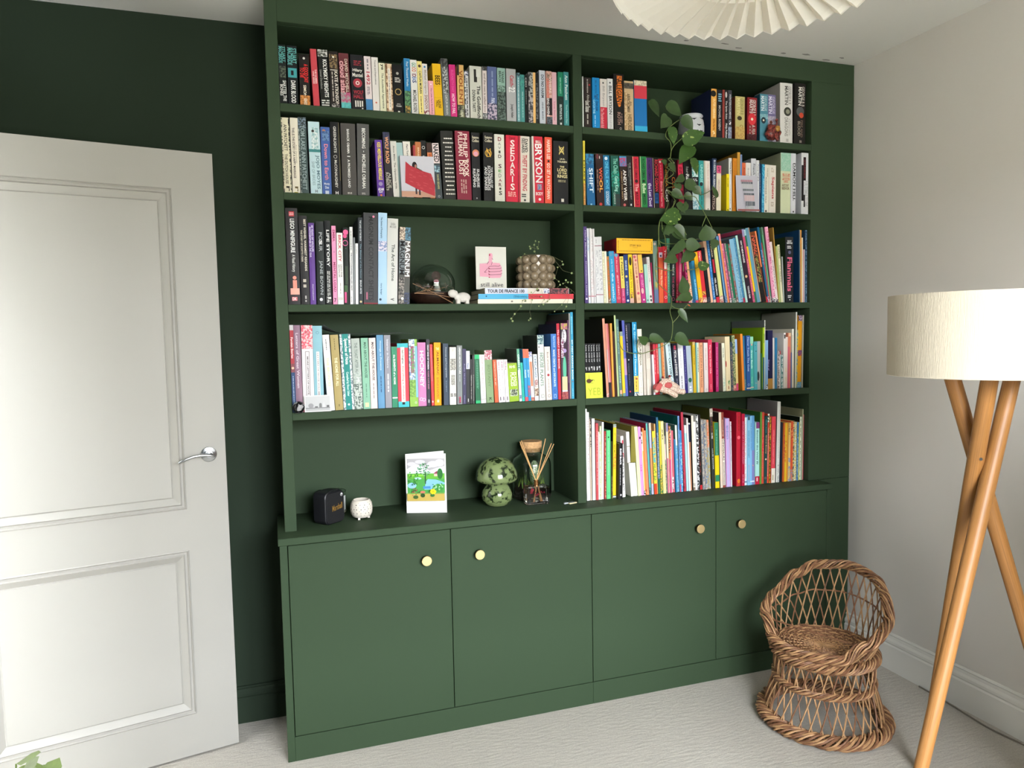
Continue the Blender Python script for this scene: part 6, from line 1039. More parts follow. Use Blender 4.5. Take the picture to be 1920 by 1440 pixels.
# reed diffuser
CORK = mat('c49a6c', .8, .2, bump=.5, bscale=300, var=.2, vscale=120, name='cork')
df = thing('reed_diffuser', 'square clear glass reed diffuser with red petals and wooden reeds', 'diffuser', (.8725, .036, wz), (0, 0, math.radians(-1)))
b = MB(); b.bbox(0, .094, 0, .05, 0, .074, GL, .004); b.build('bottle', df)
b = MB(); b.bbox(.007, .087, .007, .043, .012, .066, glass('scented oil', (1, .97, .95, 1), 0, 1.33), .003); b.build('oil', df)
b = MB(); b.lathe([(.0, .074), (.0095, .074), (.0095, .096), (.0075, .096), (.0075, .090), (0, .090)], mat('c98f5c', .25, .5, 1, name='rose gold'), 24, (.048, .025, 0)); b.build('collar', df)
RED = mat('c22848', .5)
for i in range(16):
    b = MB(); x, z = (R.uniform(.015, .04), R.uniform(.048, .062)) if i < 7 else (R.uniform(.035, .08), R.uniform(.036, .050))
    b.ball((x, R.uniform(.008, .02), z), R.uniform(.003, .007), .002, R.uniform(.002, .004), RED, 6, 4, Matrix.Rotation(R.uniform(-1, 1), 3, 'Y')); b.build('petal', df)
for i in range(6): b = MB(); b.ball((R.uniform(.015, .07), .01, R.uniform(.014, .03)), .004, .001, .002, mat('7c8c4c', .6), 6, 4); b.build('leaf', df)
REED = mat('d0a06a', .6, .3)
for (tx, tz), bx in zip(((-.022, .256), (-.014, .258), (-.018, .245), (.083, .262), (.108, .242), (.120, .238)), (.066, .07, .062, .03, .03, .034)):
    b = MB(); dy = R.uniform(-.006, .01); b.tube([(lerp(bx, .048, .05), .026, .012), (.048 + (tx - bx) * .02, .025, .093), (tx, .01 + dy, tz)], .0016, REED, 6); b.build('reed', df)
# tall lidded glass jar with a little garden
jr = thing('terrarium_jar', 'tall clear jar with cork lid holding small green plants', 'jar', (.940, .165, wz))
b = MB(); b.lathe([(0, 0), (.07, 0), (.078, .006), (.080, .02), (.080, .145), (.074, .165), (.050, .182), (.040, .190), (.040, .206), (.043, .208), (.041, .211), (.0375, .209), (.0375, .190), (.048, .178), (.0715, .162), (.077, .145), (.077, .02), (.07, .004), (0, .004)], GLT, 48); b.build('glass', jr)
b = MB(); b.lathe([(0, .195), (.036, .195), (.0395, .212), (.0425, .2125), (.044, .236), (.043, .238), (0, .238)], CORK, 32); b.build('cork_lid', jr)
b = MB(); b.lathe([(0, .0045), (.073, .0045), (.076, .02), (.076, .04), (.05, .052), (0, .056)], mat('2a2018', .9, bump=1, bscale=200), 32); b.build('soil', jr)
b = MB(); b.ball((.005, -.02, .105), .022, .022, .055, noisemat('5c7c54', 'b8c8a0', 200), 14, 10); b.build('cactus', jr)
for i in range(60):
    a = R.uniform(0, 6.28); r_ = R.uniform(.01, .06); x, y = r_ * math.cos(a), r_ * math.sin(a); h_ = R.uniform(.02, .07)
    b = MB(); b.add([(x - .003, y, .045), (x + .003, y, .045), (x + R.uniform(-.015, .015), y + R.uniform(-.01, .01), .05 + h_)], [(0, 1, 2)], mat(R.choice(['5c7c2c', '3c5c24', '86a040']), .6)); b.build('sprig', jr)
for nm, lab, x, y, s_, col in (('hair_clip', 'tiny pale metal clip on the worktop edge', 1.028, .012, .55, 'b8bcc0'), ('matchbook', 'small cream and silver strip lying by the divider foot', 1.055, .008, 1, 'd0c49c')):
    t_ = thing(nm, lab, 'clip' if s_ < 1 else 'matchbook', (x, y, wz), (0, 0, .25)); b = MB(); b.bbox(-.018 * s_, .018 * s_, -.006 * s_, .006 * s_, 0, .004, mat(col, .35), .001); b.build('body', t_)
    b = MB(); b.bbox(-.016 * s_, .008 * s_, -.004 * s_, .009 * s_, .004, .006, mat('9a9ca0', .3, .5, .6), .0005); b.build('flap', t_)

# ---------------------------------------------------------------- third shelf of the left bay
cz = G['cB'] + .0003
gb = thing('glass_globe', 'clear glass globe of dried twigs set in a dark wooden bowl', 'ornament', (.533, .115, cz))
b = MB(); b.lathe([(0, 0), (.05, 0), (.075, .012), (.088, .03), (.090, .045), (.086, .047), (.07, .03), (0, .02)], mat('2e1f18', .35, .4, var=.4, vscale=60, name='dark burl'), 40); b.build('bowl', gb)
b = MB(); pr_ = []
for i in range(19):
    t = math.radians(-48 + 138 * i / 18); pr_.append((.0855 * math.cos(t), .078 + .077 * math.sin(t)))
inn = [(max(r_ - .002, 0), z - (.0015 if z > .078 else 0)) for r_, z in reversed(pr_)]
b.lathe(pr_ + inn, GLT, 48); b.build('globe', gb)
TW = mat('8c6c50', .8); PK = mat('c8a0a0', .6)
for i in range(46):
    a = R.uniform(0, 6.28); r_ = R.uniform(.01, .06); c_ = Vector((r_ * math.cos(a), r_ * math.sin(a), R.uniform(.035, .07))); d_ = Vector((R.uniform(-1, 1), R.uniform(-1, 1), R.uniform(-.1, .8))).normalized() * R.uniform(.012, .028)
    b = MB(); b.tube([c_ - d_, c_ + d_ * .2 + Vector((0, 0, .004)), c_ + d_], .0008, TW if i % 4 else PK, 4); b.build('twig', gb)
b = MB(); b.ball((.01, -.02, .110), .018, .015, .018, mat('5a4440', .9, bump=1), 10, 8); b.build('seed_head', gb)
b = MB(); b.lathe([(0, .03), (.012, .03), (.013, .06), (.008, .072), (.006, .084), (0, .084)], mat('cfcdc8', .3), 16, (.01, -.035, 0)); b.ball((.006, -.038, .088), .010, .008, .008, mat('d890a0', .4), 8, 6); b.build('little_bottle', gb)
for i, (p, q) in enumerate((((-.087, -.092, .040), (.045, -.098, .025)), ((-.094, -.095, .075), (.052, -.10, .004)), ((-.088, -.094, .040), (.01, -.085, .056)), ((-.089, -.092, .039), (.02, -.09, .039)))):
    b = MB(); b.tube([p, [(p[k] + q[k]) / 2 + (.004 if k == 2 else 0) for k in range(3)], q], .0012, TW, 5); b.ball(q, .0022, .0022, .0022, TW, 6, 4); b.build('long_twig', gb)
SHP = mat('cfcac2', .75, .25, bump=.4, bscale=200, name='white felted wool')
she = thing('sheep_figurine', 'little white sheep figurine beside the flat stack of books', 'figurine', (.613, .01, cz))
b = MB()
b.ball((.012, 0, .024), .028, .015, .0185, SHP, 18, 12); b.ball((-.008, 0, .024), .014, .011, .013, SHP, 14, 10); b.ball((.034, .001, .024), .006, .006, .006, SHP, 8, 6)
b.build('body', she)
b = MB(); b.ball((-.026, 0, .0375), .0195, .0125, .0150, SHP, 16, 12, Matrix.Rotation(.25, 3, 'Y')); b.build('head', she)
for x, y in ((-.008, -.006), (-.008, .006), (.026, -.006), (.026, .006)):
    b = MB(); b.tube([(x, y, .0), (x, y, .008), (x, y, .016)], [.0078, .0075, .0085], SHP, 10); b.build('leg', she)
for y in (-.009, .009): b = MB(); b.ball((-.018, y, .044), .006, .0025, .0035, SHP, 8, 6); b.build('ear', she)
def flatbook(nm, lab, x0_, x1_, y0_, dp, z0_, z1_, col, side, toks, kind='hardback', sk=0):
    t_ = thing(nm, lab, 'hardback book', (x0_, y0_, z0_), (0, 0, sk), 'flat stack of books on the left bay third shelf'); L_ = x1_ - x0_; h_ = z1_ - z0_ - .0002; m = mat(col, .4); ms = mat(side, .4)
    b = MB(); b.box(0, L_, 0, .0015, 0, h_, m); b.box(0, L_, .0015, dp, 0, .0016, ms); b.box(0, L_, .0015, dp, h_ - .0016, h_, ms); b.build('cover', t_)
    b = MB(); b.box(.003, L_ - .003, .0017, dp - .003, .0018, h_ - .0018, PAGE); b.build('page_block', t_)
    P = Print(L_, h_, lambda x, z, l: (x, -.0002 - l, z)); toks(P); P.mb.build('cover_lettering', t_)
def tk1(P): P.rect(.70, 1, 0, 1, ink('c9beb0')); P.rect(.3, .7, 0, 1, ink('ccd0dc')); P.text('BETTI REBELS', .93, .6, .0, .0, ink('444')) if 0 else None; P.oval(.54, .25, .012, .2, ink('3c2c20')); P.rect(.72, .80, 0, 1, noisemat('c8ccd8', '5c5c70', 150)); P.rect(.8, .99, .0, 1, noisemat('2a1a1c', '8c3038', 150))
flatbook('hardback', 'cream book at the bottom of the flat stack under the bubble vase', .680, 1.064, .004, .22, cz, cz + .0165, 'd9d2bc', '5f5238', lambda P: (P.oval(.35, .5, .012, .2, ink('6c675c')), P.rect(.48, .5, .3, .6, ink('3c3c34'))))
flatbook('hardback', 'blue and red book in the middle of the flat stack', .682, 1.068, .003, .235, cz + .0167, cz + .0365, '1d90b8', '4c3424', lambda P: (P.rect(.515, 1, 0, 1, ink('b8343c')), P.text('STEPHEN HAWKINS', .36, .5, .3, .75, ink('0c4c68'), False), P.text('TASCHEN ART', .53, .66, .3, .75, ink('6c1820'), False), P.oval(.08, .45, .008, .15, ink('0c4c68'))))
flatbook('hardback', 'white book reading TOUR DE FRANCE on top of the flat stack', .709, 1.050, .006, .21, cz + .0367, cz + .0585, 'c4c8d6', '5c4428', lambda P: (P.rect(.50, .74, 0, 1, ink('ccc4b8')), P.rect(.74, .995, 0, 1, noisemat('2a1a20', '8c4448', 120)), P.rect(.69, .76, .1, .9, noisemat('c8ccd8', '4c5070', 160)), P.oval(.62, .35, .02, .25, ink('3c2c20')), P.text('TOUR DE FRANCE 100', .03, .46, .22, .82, ink('1c1c24'), False, .03)))
sz = cz + .0588
gc = thing('greeting_card', 'white card with a pink thumbs-up hand standing on the flat stack', 'card', (.697, .083, sz))
gw, gh = .123, .163
b = MB(); b.box(0, gw, 0, .0006, 0, gh, mat('d8d6cc', .7)); b.build('front_leaf', gc)
b = MB(); b.box(0, gw * .98, 0, .0006, 0, gh, mat('d8d6cc', .7)); o = b.build('back_leaf', gc); o.location = (0, .0008, 0); o.rotation_euler = (0, 0, .4)
P = Print(gw, gh, lambda x, z, l: (x, -.0003 - l, z)); PKK = ink('d79aac'); DK = ink('5c2438'); RD = ink('a83450')
P.lift(); P.poly([(.12, .4), (.4, .385), (.4, .71), (.12, .70)][::-1], PKK)
P.lift(); P.poly([(.38, .38), (.42, .33), (.43, .18), (.46, .15), (.52, .15), (.55, .18), (.55, .26), (.53, .33), (.55, .37), (.78, .38), (.80, .42), (.84, .46), (.84, .51), (.86, .56), (.84, .62), (.84, .68), (.78, .73), (.5, .735), (.38, .70)][::-1], PKK)
P.oval(.455, .19, .022, .03, RD)
for y in (.50, .575, .645, .705): P.oval(.43, y + .01, .028, .013, RD)
def ln_(pts, w=.006):
    P.lift()
    for (a, c_), (d_, e_) in zip(pts, pts[1:]):
        L_ = math.hypot((d_ - a) * gw, (e_ - c_) * gh) or 1; nx, ny = -(e_ - c_) * gh / L_ * w, (d_ - a) * gw / L_ * w
        P.poly([(a - nx, c_ - ny * gw / gh), (d_ - nx, e_ - ny * gw / gh), (d_ + nx, e_ + ny * gw / gh), (a + nx, c_ + ny * gw / gh)], DK)
ln_([(.80, .43), (.74, .455), (.6, .45), (.45, .46), (.40, .49), (.41, .52), (.6, .515), (.78, .51), (.84, .49)]); ln_([(.41, .55), (.42, .585), (.6, .585), (.78, .575), (.85, .55)]); ln_([(.41, .62), (.42, .66), (.6, .655), (.8, .645), (.85, .62)])
ln_([(.38, .51), (.27, .60)]); ln_([(.27, .60), (.34, .60)]); ln_([(.36, .41), (.42, .35)]); ln_([(.53, .36), (.5, .43)]); ln_([(.52, .27), (.56, .30)])
P.text('still alive', .14, .88, .84, .94, ink('26262a'), False, .0); P.mb.build('picture_print', gc)
BUB = mat('7d6e59', .22, .5, name='taupe glazed ceramic', var=.18, vscale=25, coat=.4)
bv = thing('bubble_vase', 'taupe ceramic vase of round bubbles with trailing string plant', 'vase', (.944, .092, sz))
b = MB(); b.lathe([(0, 0), (.060, 0), (.064, .004), (.064, .128), (.058, .132), (.056, .128), (.056, .02), (0, .02)], BUB, 32); b.build('body', bv)
for j in range(4):
    for k in range(12):
        a = 2 * math.pi * (k + .5 * 0) / 12 + .1; b = MB(); b.ball((.062 * math.cos(a), .062 * math.sin(a), .0165 + j * .0320), .0175, .0175, .0172, BUB, 14, 10); b.build('bubble', bv)
b = MB(); b.lathe([(0, .118), (.0555, .118)], mat('2c2218', .9, bump=1), 24); b.build('soil', bv)
SPL = mat('7c8c58', .6)
for k_, pts in enumerate([[[0.9368,0.06,1.773],[0.9295,0.06,1.789],[0.9289,0.06,1.8148],[0.9344,0.06,1.8294]],[[0.9287,0.06,1.8019],[0.9098,0.06,1.8079]],[[0.929,0.06,1.7987],[0.9443,0.06,1.8022],[0.9482,0.06,1.8265]],[[0.8949,0.03,1.769],[0.878,0.03,1.7751],[0.8625,0.03,1.7621],[0.8671,0.03,1.7368],[0.8734,0.03,1.7114]],[[0.9671,0.012,1.7714],[0.9946,0.012,1.7623],[1.0257,0.012,1.7467],[1.0291,0.012,1.7355],[1.0079,0.012,1.724],[0.9934,0.012,1.6821],[1.0106,0.012,1.6694],[1.0156,0.012,1.6565],[0.9926,0.012,1.6339]],[[0.9809,0.012,1.7684],[1.0287,0.012,1.7114],[1.0655,0.012,1.702],[1.0813,0.012,1.6973]],[[1.028,0.012,1.6614],[1.0491,0.012,1.6696],[1.0632,0.012,1.6648]],[[0.9151,-0.012,1.6576],[0.9114,-0.012,1.6386],[0.8907,-0.012,1.6196],[0.8516,-0.012,1.5944],[0.8462,-0.012,1.574],[0.8325,-0.012,1.5583],[0.8189,-0.012,1.5443],[0.8053,-0.012,1.5271],[0.8101,-0.012,1.5177]],[[0.8903,-0.012,1.5975],[0.8793,-0.012,1.5501],[0.8842,-0.012,1.5374],[0.8823,-0.012,1.5263],[0.8754,-0.012,1.5201]],[[0.9283,-0.012,1.6355],[0.9396,-0.012,1.5974],[0.917,-0.012,1.5736]],[[0.9624,-0.012,1.6323],[0.9619,-0.012,1.5989],[0.9359,-0.012,1.5799]],[[1.0176,-0.012,1.626],[1.0347,-0.012,1.6068],[1.0116,-0.012,1.5779],[0.9818,-0.012,1.5525]],[[1.0525,-0.012,1.6325],[1.0307,-0.012,1.5714],[1.0182,-0.012,1.5522]],[[1.0299,0.0,1.6525],[1.0577,0.0,1.6365],[1.0751,0.0,1.6203]]]):
    b = MB(); b.tube([Vector(p) - bv.location for p in pts], .0006, mat('5c5c40', .6), 4, False); b.build('plant_stem', bv)
for p in [[0.9344,0.06,1.8294],[0.9482,0.06,1.8265],[0.9289,0.06,1.8148],[0.9098,0.06,1.8079],[0.9409,0.06,1.8069],[0.9131,0.06,1.8],[0.9443,0.06,1.8006],[0.9295,0.06,1.789],[0.8886,0.06,1.7786],[0.8729,0.06,1.7655],[1.0249,0.01,1.7465],[1.0282,0.01,1.7353],[1.0054,0.01,1.7238],[1.0646,0.01,1.7019],[1.0805,0.01,1.6971],[1.0098,0.01,1.6692],[1.0396,0.01,1.6742],[1.0271,0.01,1.6613],[1.0483,0.01,1.6662],[1.0623,0.01,1.6647],[1.0148,0.01,1.6564],[1.0427,0.01,1.6452],[0.9926,0.01,1.682],[0.8516,-0.012,1.5944],[0.8634,-0.012,1.596],[0.8903,-0.012,1.5975],[0.9396,-0.012,1.5974],[0.9532,-0.012,1.591],[0.9619,-0.012,1.5989],[0.917,-0.012,1.5736],[0.9359,-0.012,1.5799],[1.0116,-0.012,1.5779],[1.0307,-0.012,1.5714],[0.9818,-0.012,1.5525],[1.0182,-0.012,1.5522],[0.8445,-0.012,1.574],[0.8189,-0.012,1.5443],[0.8053,-0.012,1.5271],[0.8101,-0.012,1.5177],[0.8823,-0.012,1.5263],[0.8754,-0.012,1.5201],[0.9114,-0.012,1.6386],[0.8875,-0.012,1.6259],[0.9279,-0.012,1.6101]]:
    v = Vector(p) - bv.location; b = MB(); n = 7; r_ = R.uniform(.0028, .0046); tl = R.uniform(-.6, .6)
    b.add([(v.x + r_ * math.cos(q * 6.283 / n), v.y + tl * r_ * math.sin(q * 6.283 / n) * .5, v.z + r_ * math.sin(q * 6.283 / n)) for q in range(n)], [tuple(range(n))], SPL); b.build('plant_leaf', bv)

# ---------------------------------------------------------------- cards, globe, sheet, toy and ornaments among the books
def flatcard(nm, lab, cat, x, y, z, w_, h_, col, draw, tilt=-.05, lean=0):
    t_ = thing(nm, lab, cat, (x, y, z), (tilt, lean, 0)); b = MB(); b.box(0, w_, 0, .0006, 0, h_, mat(col, .5)); b.build('card', t_)
    P = Print(w_, h_, lambda x, z, l: (x, -.0003 - l, z)); draw(P); P.mb.build('picture_print', t_); return t_
def d_red(P):
    P.rect(0, 1, .86, 1, ink('b48a76')); P.oval(.42, .24, .075, .1, ink('241c20')); P.oval(.45, .25, .03, .045, ink('a87868'))
    P.lift(); P.poly([(.45, .26), (.62, .34), (.8, .44), (.78, .47), (.5, .33)], ink('4c4a34'))
    P.rect(.41, .46, .78, .93, ink('2c2028')); P.rect(.51, .56, .8, .95, ink('2c2028'))
    P.lift(); P.poly([(.16, .14), (.3, .24), (.6, .35), (.9, .42), (1, .7), (.98, .97), (.75, .9), (.45, .8), (.12, .66), (.14, .4)][::-1], ink('a8303c'))
    for i in range(34): a = R.uniform(.2, .9); c_ = R.uniform(.3, .85); P.lift(); P.poly([(a, c_), (a + .09, c_ + .02), (a + .09, c_ + .03), (a, c_ + .01)], ink('c04c54')) if (.25 + a * .2 < c_ < .62 + a * .3) else None
flatcard('photo_card', 'photo card of a figure holding out a large red blanket', 'card', .404, -.004, G['bB'] + .0005, .123, .146, 'c3c2cc', d_red, -.03, -.02)
def d_chart(P):
    for y0_, y1_, c_ in ((.12, .18, 'a8707c'), (.18, .235, '5c6068'), (.24, .35, 'b0b0b4'), (.38, .44, '5c6468'), (.5, .555, '4c545c'), (.56, .72, 'c4a8ac'), (.74, .86, '5c646c')):
        sh = y0_ * .25; P.rect(.18 + sh, .74 + sh * .3, y0_, y1_, ink(c_))
        for k in range(9): P.rect(.2 + sh + k * .057, .21 + sh + k * .057, y0_, y1_, ink('d0d0d4')) if k * .057 < .5 - sh else None
    P.oval(.55, .93, .2, .06, ink('a8acb0')); P.rect(0, 1, .955, 1, ink('8c5450'))
flatcard('photo_card', 'grey card showing a striped knitted shape in front of the amber books', 'card', 1.812, -.003, G['bB'] + .0005, .108, .148, 'b4b2be', d_chart, -.03, -.02)
def d_bw(P):
    P.rect(.04, .96, .06, .74, ink('b4b4b4')); P.rect(.04, .96, .74, .80, ink('7c7c7c')); P.rect(.04, .96, .8, .94, ink('a4a4a4'))
    P.oval(.24, .62, .1, .14, ink('8c8c8c')); P.rect(.39, .5, .67, .74, ink('5c5c5c')); P.rect(.55, .65, .56, .74, ink('6c6c6c')); P.oval(.6, .56, .05, .08, ink('6c6c6c')); P.lift(); P.poly([(.69, .74), (.77, .74), (.73, .4)], ink('c4c4c4')); P.rect(.83, .93, .62, .74, ink('5c5c5c'))
flatcard('photo_card', 'small grey postcard of little buildings beside the marble globe', 'card', .042, -.002, G['dB'] + .0005, .090, .058, 'd0ccca', d_bw)
gl = thing('marble_globe', 'small black and silver patterned ball at the corner of the shelf', 'ornament', (.022, -.014, G['dB'] + .0003))
b = MB(); b.ball((0, 0, .0205), .0205, .0205, .0205, noisemat('0c0c0e', '8c8c8c', 38, .2, lo=.52, hi=.56), 24, 16); b.build('ball', gl)
b = MB(); b.lathe([(.012, 0), (.013, .002), (.010, .004)], BLK2, 20); b.build('stand', gl)
def d_lime(P):
    BR = ink('4c3020'); P.oval(.2, .32, .16, .085, BR); P.lift(); P.poly([(.19, .06), (.205, .06), (.22, .3), (.2, .3)], BR); P.oval(.38, .3, .05, .035, BR)
    for k in range(5): P.lift(); a = .04 + k * .09; P.poly([(a, .37), (a + .015, .37), (a + .03, .43), (a + .01, .43)], BR)
    P.lift(); P.poly([(.36, .27), (.5, .27), (.52, .33), (.5, .33), (.48, .285), (.36, .285)], BR)
    P.text('YEB', .12, .88, .6, .88, ink('8f9c2a'), False, -.01)
flatcard('note_card', 'lime green note with a drawn brown bug leaning on the black volumes', 'card', 1.1135, -.004, G['dB'] + .0005, .073, .101, 'c0d238', d_lime)
# loose paper sheet lying along the book tops
ps = thing('paper_sheet', 'curled grey paper sheet lying over the tops of the books', 'paper', (0, 0, 0))
b = MB(); vs = []; nx, ny = 16, 4; PG = mat('9a9a98', .7)
for i in range(nx + 1):
    u = i / nx; x = .118 + .32 * u
    for j in range(ny + 1):
        v = j / ny; z = 1.4805 + .034 * max(0, 1 - u * 5) ** 1.6 * (1 - .5 * v) - .004 * u + .002 * math.sin(u * 9); vs.append((x, .022 + .19 * v * (1 - .55 * max(0, u - .75) * 4 * (1 - v)), z + .004 * v))
b.add(vs, [(i * (ny + 1) + j, (i + 1) * (ny + 1) + j, (i + 1) * (ny + 1) + j + 1, i * (ny + 1) + j + 1) for i in range(nx) for j in range(ny)], PG, True); b.build('sheet', ps)
# story box laid on top of the children's books
bx = thing('story_box', 'yellow box reading STORY BOX lying across the tops of upright books', 'box', (1.254, -.002, 1.7815))
b = MB(); b.bbox(0, .161, 0, .0004 + .002, 0, .059, mat('e3ab1e', .45), .0003); b.bbox(0, .161, .0024, .115, 0, .059, mat('7c1420', .45), .001); b.build('body', bx)
P = Print(.161, .059, lambda x, z, l: (x, -.0003 - l, z)); DI = ink('5c4810')
P.text('STORY BOX', .36, .67, .40, .54, DI, False); P.dashes(.44, .58, .6, .63, 1, DI, False); P.dashes(.14, .94, .08, .14, 1, DI, False); P.dashes(.06, .94, .82, .88, 1, DI, False); P.dashes(.03, .05, .15, .8, 1, DI); P.dashes(.95, .97, .2, .8, 1, DI)
P.mb.build('cover_lettering', bx)
# soft toy slumped over the shelf edge
FB = noisemat('d8c6b4', 'a88474', 260, .9, lo=.45, hi=.6); FR = mat('b85a58', .9, .1, bump=.6, bscale=300)
ty = thing('soft_toy', 'floral fabric soft toy in pink and cream lying on the shelf edge', 'toy', (1.462, -.018, G['dB'] + .0005))
b = MB(); b.ball((0, .004, .040), .034, .020, .027, FB, 16, 12, Matrix.Rotation(-.35, 3, 'Y')); b.build('body', ty)
b = MB(); b.ball((-.038, 0, .032), .019, .017, .017, FR, 14, 10); b.build('head', ty)
for nm, pts, rr, m in (('leg', [(-.024, -.002, .026), (.0, -.026, .016), (.020, -.040, .001)], [.013, .012, .010], FB), ('leg', [(.018, -.004, .028), (.038, -.022, .016), (.066, -.022, .012)], [.013, .012, .0105], FB),
                       ('arm', [(.020, -.004, .048), (.038, -.010, .038), (.052, -.008, .030)], [.010, .010, .008], FB), ('arm', [(-.03, -.01, .045), (-.046, -.014, .032), (-.05, -.012, .02)], [.010, .010, .008], FR)):
    b = MB(); b.tube(pts, rr, m, 12); b.ball(pts[-1], rr[-1] * 1.15, rr[-1] * 1.15, rr[-1] * 1.1, FB, 10, 8); b.build(nm, ty)
for x, z in ((-.014, .070), (.018, .074)):
    b = MB(); b.tube([(x, .0, z - .018), (x, .0, z)], [.007, .004], FB, 8); b.ball((x, -.001, z + .002), .0055, .005, .0055, mat('7c1c20', .7), 8, 6); b.build('ear', ty)
b = MB(); b.ball((.004, -.015, .040), .018, .006, .013, FR, 10, 8); b.build('patch', ty)
# dark red dried rose ornament on the top shelf
rs = thing('dried_ornament', 'dark red gnarled resin ornament before the white fantasy hardback', 'ornament', (1.985, -.012, G['aB'] + .0005))
RS = noisemat('3c1416', '8c4038', 120, .3, lo=.4, hi=.6)
b = MB(); bm_ = []
b.ball((0, 0, .034), .034, .024, .031, RS, 20, 14); me_ = b
vs2 = []
for v in b.v:
    q = Vector(v) - Vector((0, 0, .034)); n = math.sin(q.x * 260) * math.sin(q.z * 240 + 1) * .004 + math.sin(q.x * 120 + q.z * 150) * .004; q = q * (1 + n / .03); vs2.append(tuple(q + Vector((0, 0, .036))))
b.v = vs2; b.build('body', rs)
b = MB(); b.ball((.004, -.024, .044), .012, .006, .013, mat('8c6428', .3), 12, 8); b.build('centre', rs)
b = MB(); b.tube([(.012, 0, .055), (.018, .0, .072), (.017, 0, .084)], [.004, .0035, .003], RS, 8); b.ball((.017, 0, .086), .007, .006, .006, RS, 8, 6); b.build('stalk', rs)
b = MB(); b.tube([(-.002, -.018, .018), (-.004, -.026, .004), (.002, -.030, -.008)], [.010, .008, .006], RS, 8); b.build('curl', rs)

# ---------------------------------------------------------------- trailing pothos in a white pot
POTM = mat('c6c8cc', .35, .45, name='white pot glaze')
PS_ = .9
pt = thing('potted_vine', 'trailing green pothos in a white pot painted with black bats', 'plant', (1.630, .055, G['aB'] + .0003))
pf = [(0, 0), (.037, 0), (.046, .007), (.0525, .027), (.0530, .05), (.049, .071), (.043, .080)]
b = MB(); b.lathe(pf + [(.045, .086), (.048, .089), (.045, .094), (.041, .092), (.039, .080), (.046, .05), (0, .04)], POTM, 40); b.build('pot', pt)
b = MB(); b.lathe([(0, .077), (.0395, .077)], mat('1e1812', .95, bump=1), 20); b.build('soil', pt)
BAT = ink('1c1c20')
for a, z in ((-1.9, .07), (-1.5, .045), (-1.1, .075), (-.75, .05), (-.4, .07), (-1.75, .022), (-1.2, .022), (-2.3, .05), (-2.6, .075), (-.6, .026), (-.05, .045), (-2.25, .02)):
    s_ = .0105; shp = [(-1, .1), (-.75, .35), (-.35, .1), (-.15, .3), (0, .15), (.15, .3), (.35, .1), (.75, .35), (1, .1), (.5, -.15), (0, -.45), (-.5, -.15)]; b = MB(); vv = []
    for sx, s_z in shp:
        zz = z + s_z * s_; r_ = .0535
        for (r0, z0), (r1, z1) in zip(pf, pf[1:]):
            if z0 <= zz <= z1: r_ = lerp(r0, r1, (zz - z0) / max(z1 - z0, 1e-6)) + .0007
        aa = a + sx * s_ / r_; vv.append((r_ * math.cos(aa), r_ * math.sin(aa), zz))
    b.add(vv, [tuple(range(12))], BAT); b.build('bat_print', pt)
LG = mat('334b22', .38, .5, name='pothos leaf', var=.15, vscale=40); LV = noisemat('385524', 'a8b86c', 60, .38, lo=.60, hi=.70); STM = mat('5e6b38', .5)
pl = pt.location
HEART = [(0, .0, 0), (.06, .22, .01), (.16, .42, .02), (.30, .50, .03), (.46, .47, .03), (.62, .36, .025), (.78, .22, .01), (.90, .09, 0), (1.0, 0, -.02)]
def leafmesh(a, c_, wd, m):
    a, c_ = Vector(a) - pl, Vector(c_) - pl; ax = c_ - a; L_ = ax.length; ax.normalize()
    nrm = Vector((R.uniform(-.35, .35), -1, R.uniform(-.1, .5))); nrm = (nrm - ax * nrm.dot(ax)).normalized(); sd = ax.cross(nrm).normalized(); vs = []; fs = []; n = len(HEART)
    bend = R.uniform(.04, .12)
    for t, hw, dz in HEART:
        t2 = t - (.08 if .05 < t < .2 else 0)
        mid = a + ax * (L_ * t) - nrm * (bend * L_ * t * t); cup = hw * wd * .22
        vs += [tuple(mid + sd * (hw * wd) + ax * (-(L_ * .07) if .03 < t < .25 else 0) + nrm * cup), tuple(mid), tuple(mid - sd * (hw * wd) + ax * (-(L_ * .07) if .03 < t < .25 else 0) + nrm * cup)]
    for i in range(n - 1): k = 3 * i; fs += [(k, k + 1, k + 4, k + 3), (k + 1, k + 2, k + 5, k + 4)]
    b = MB(); b.add(vs, fs, m, True); return b.build('vine_leaf', pt)
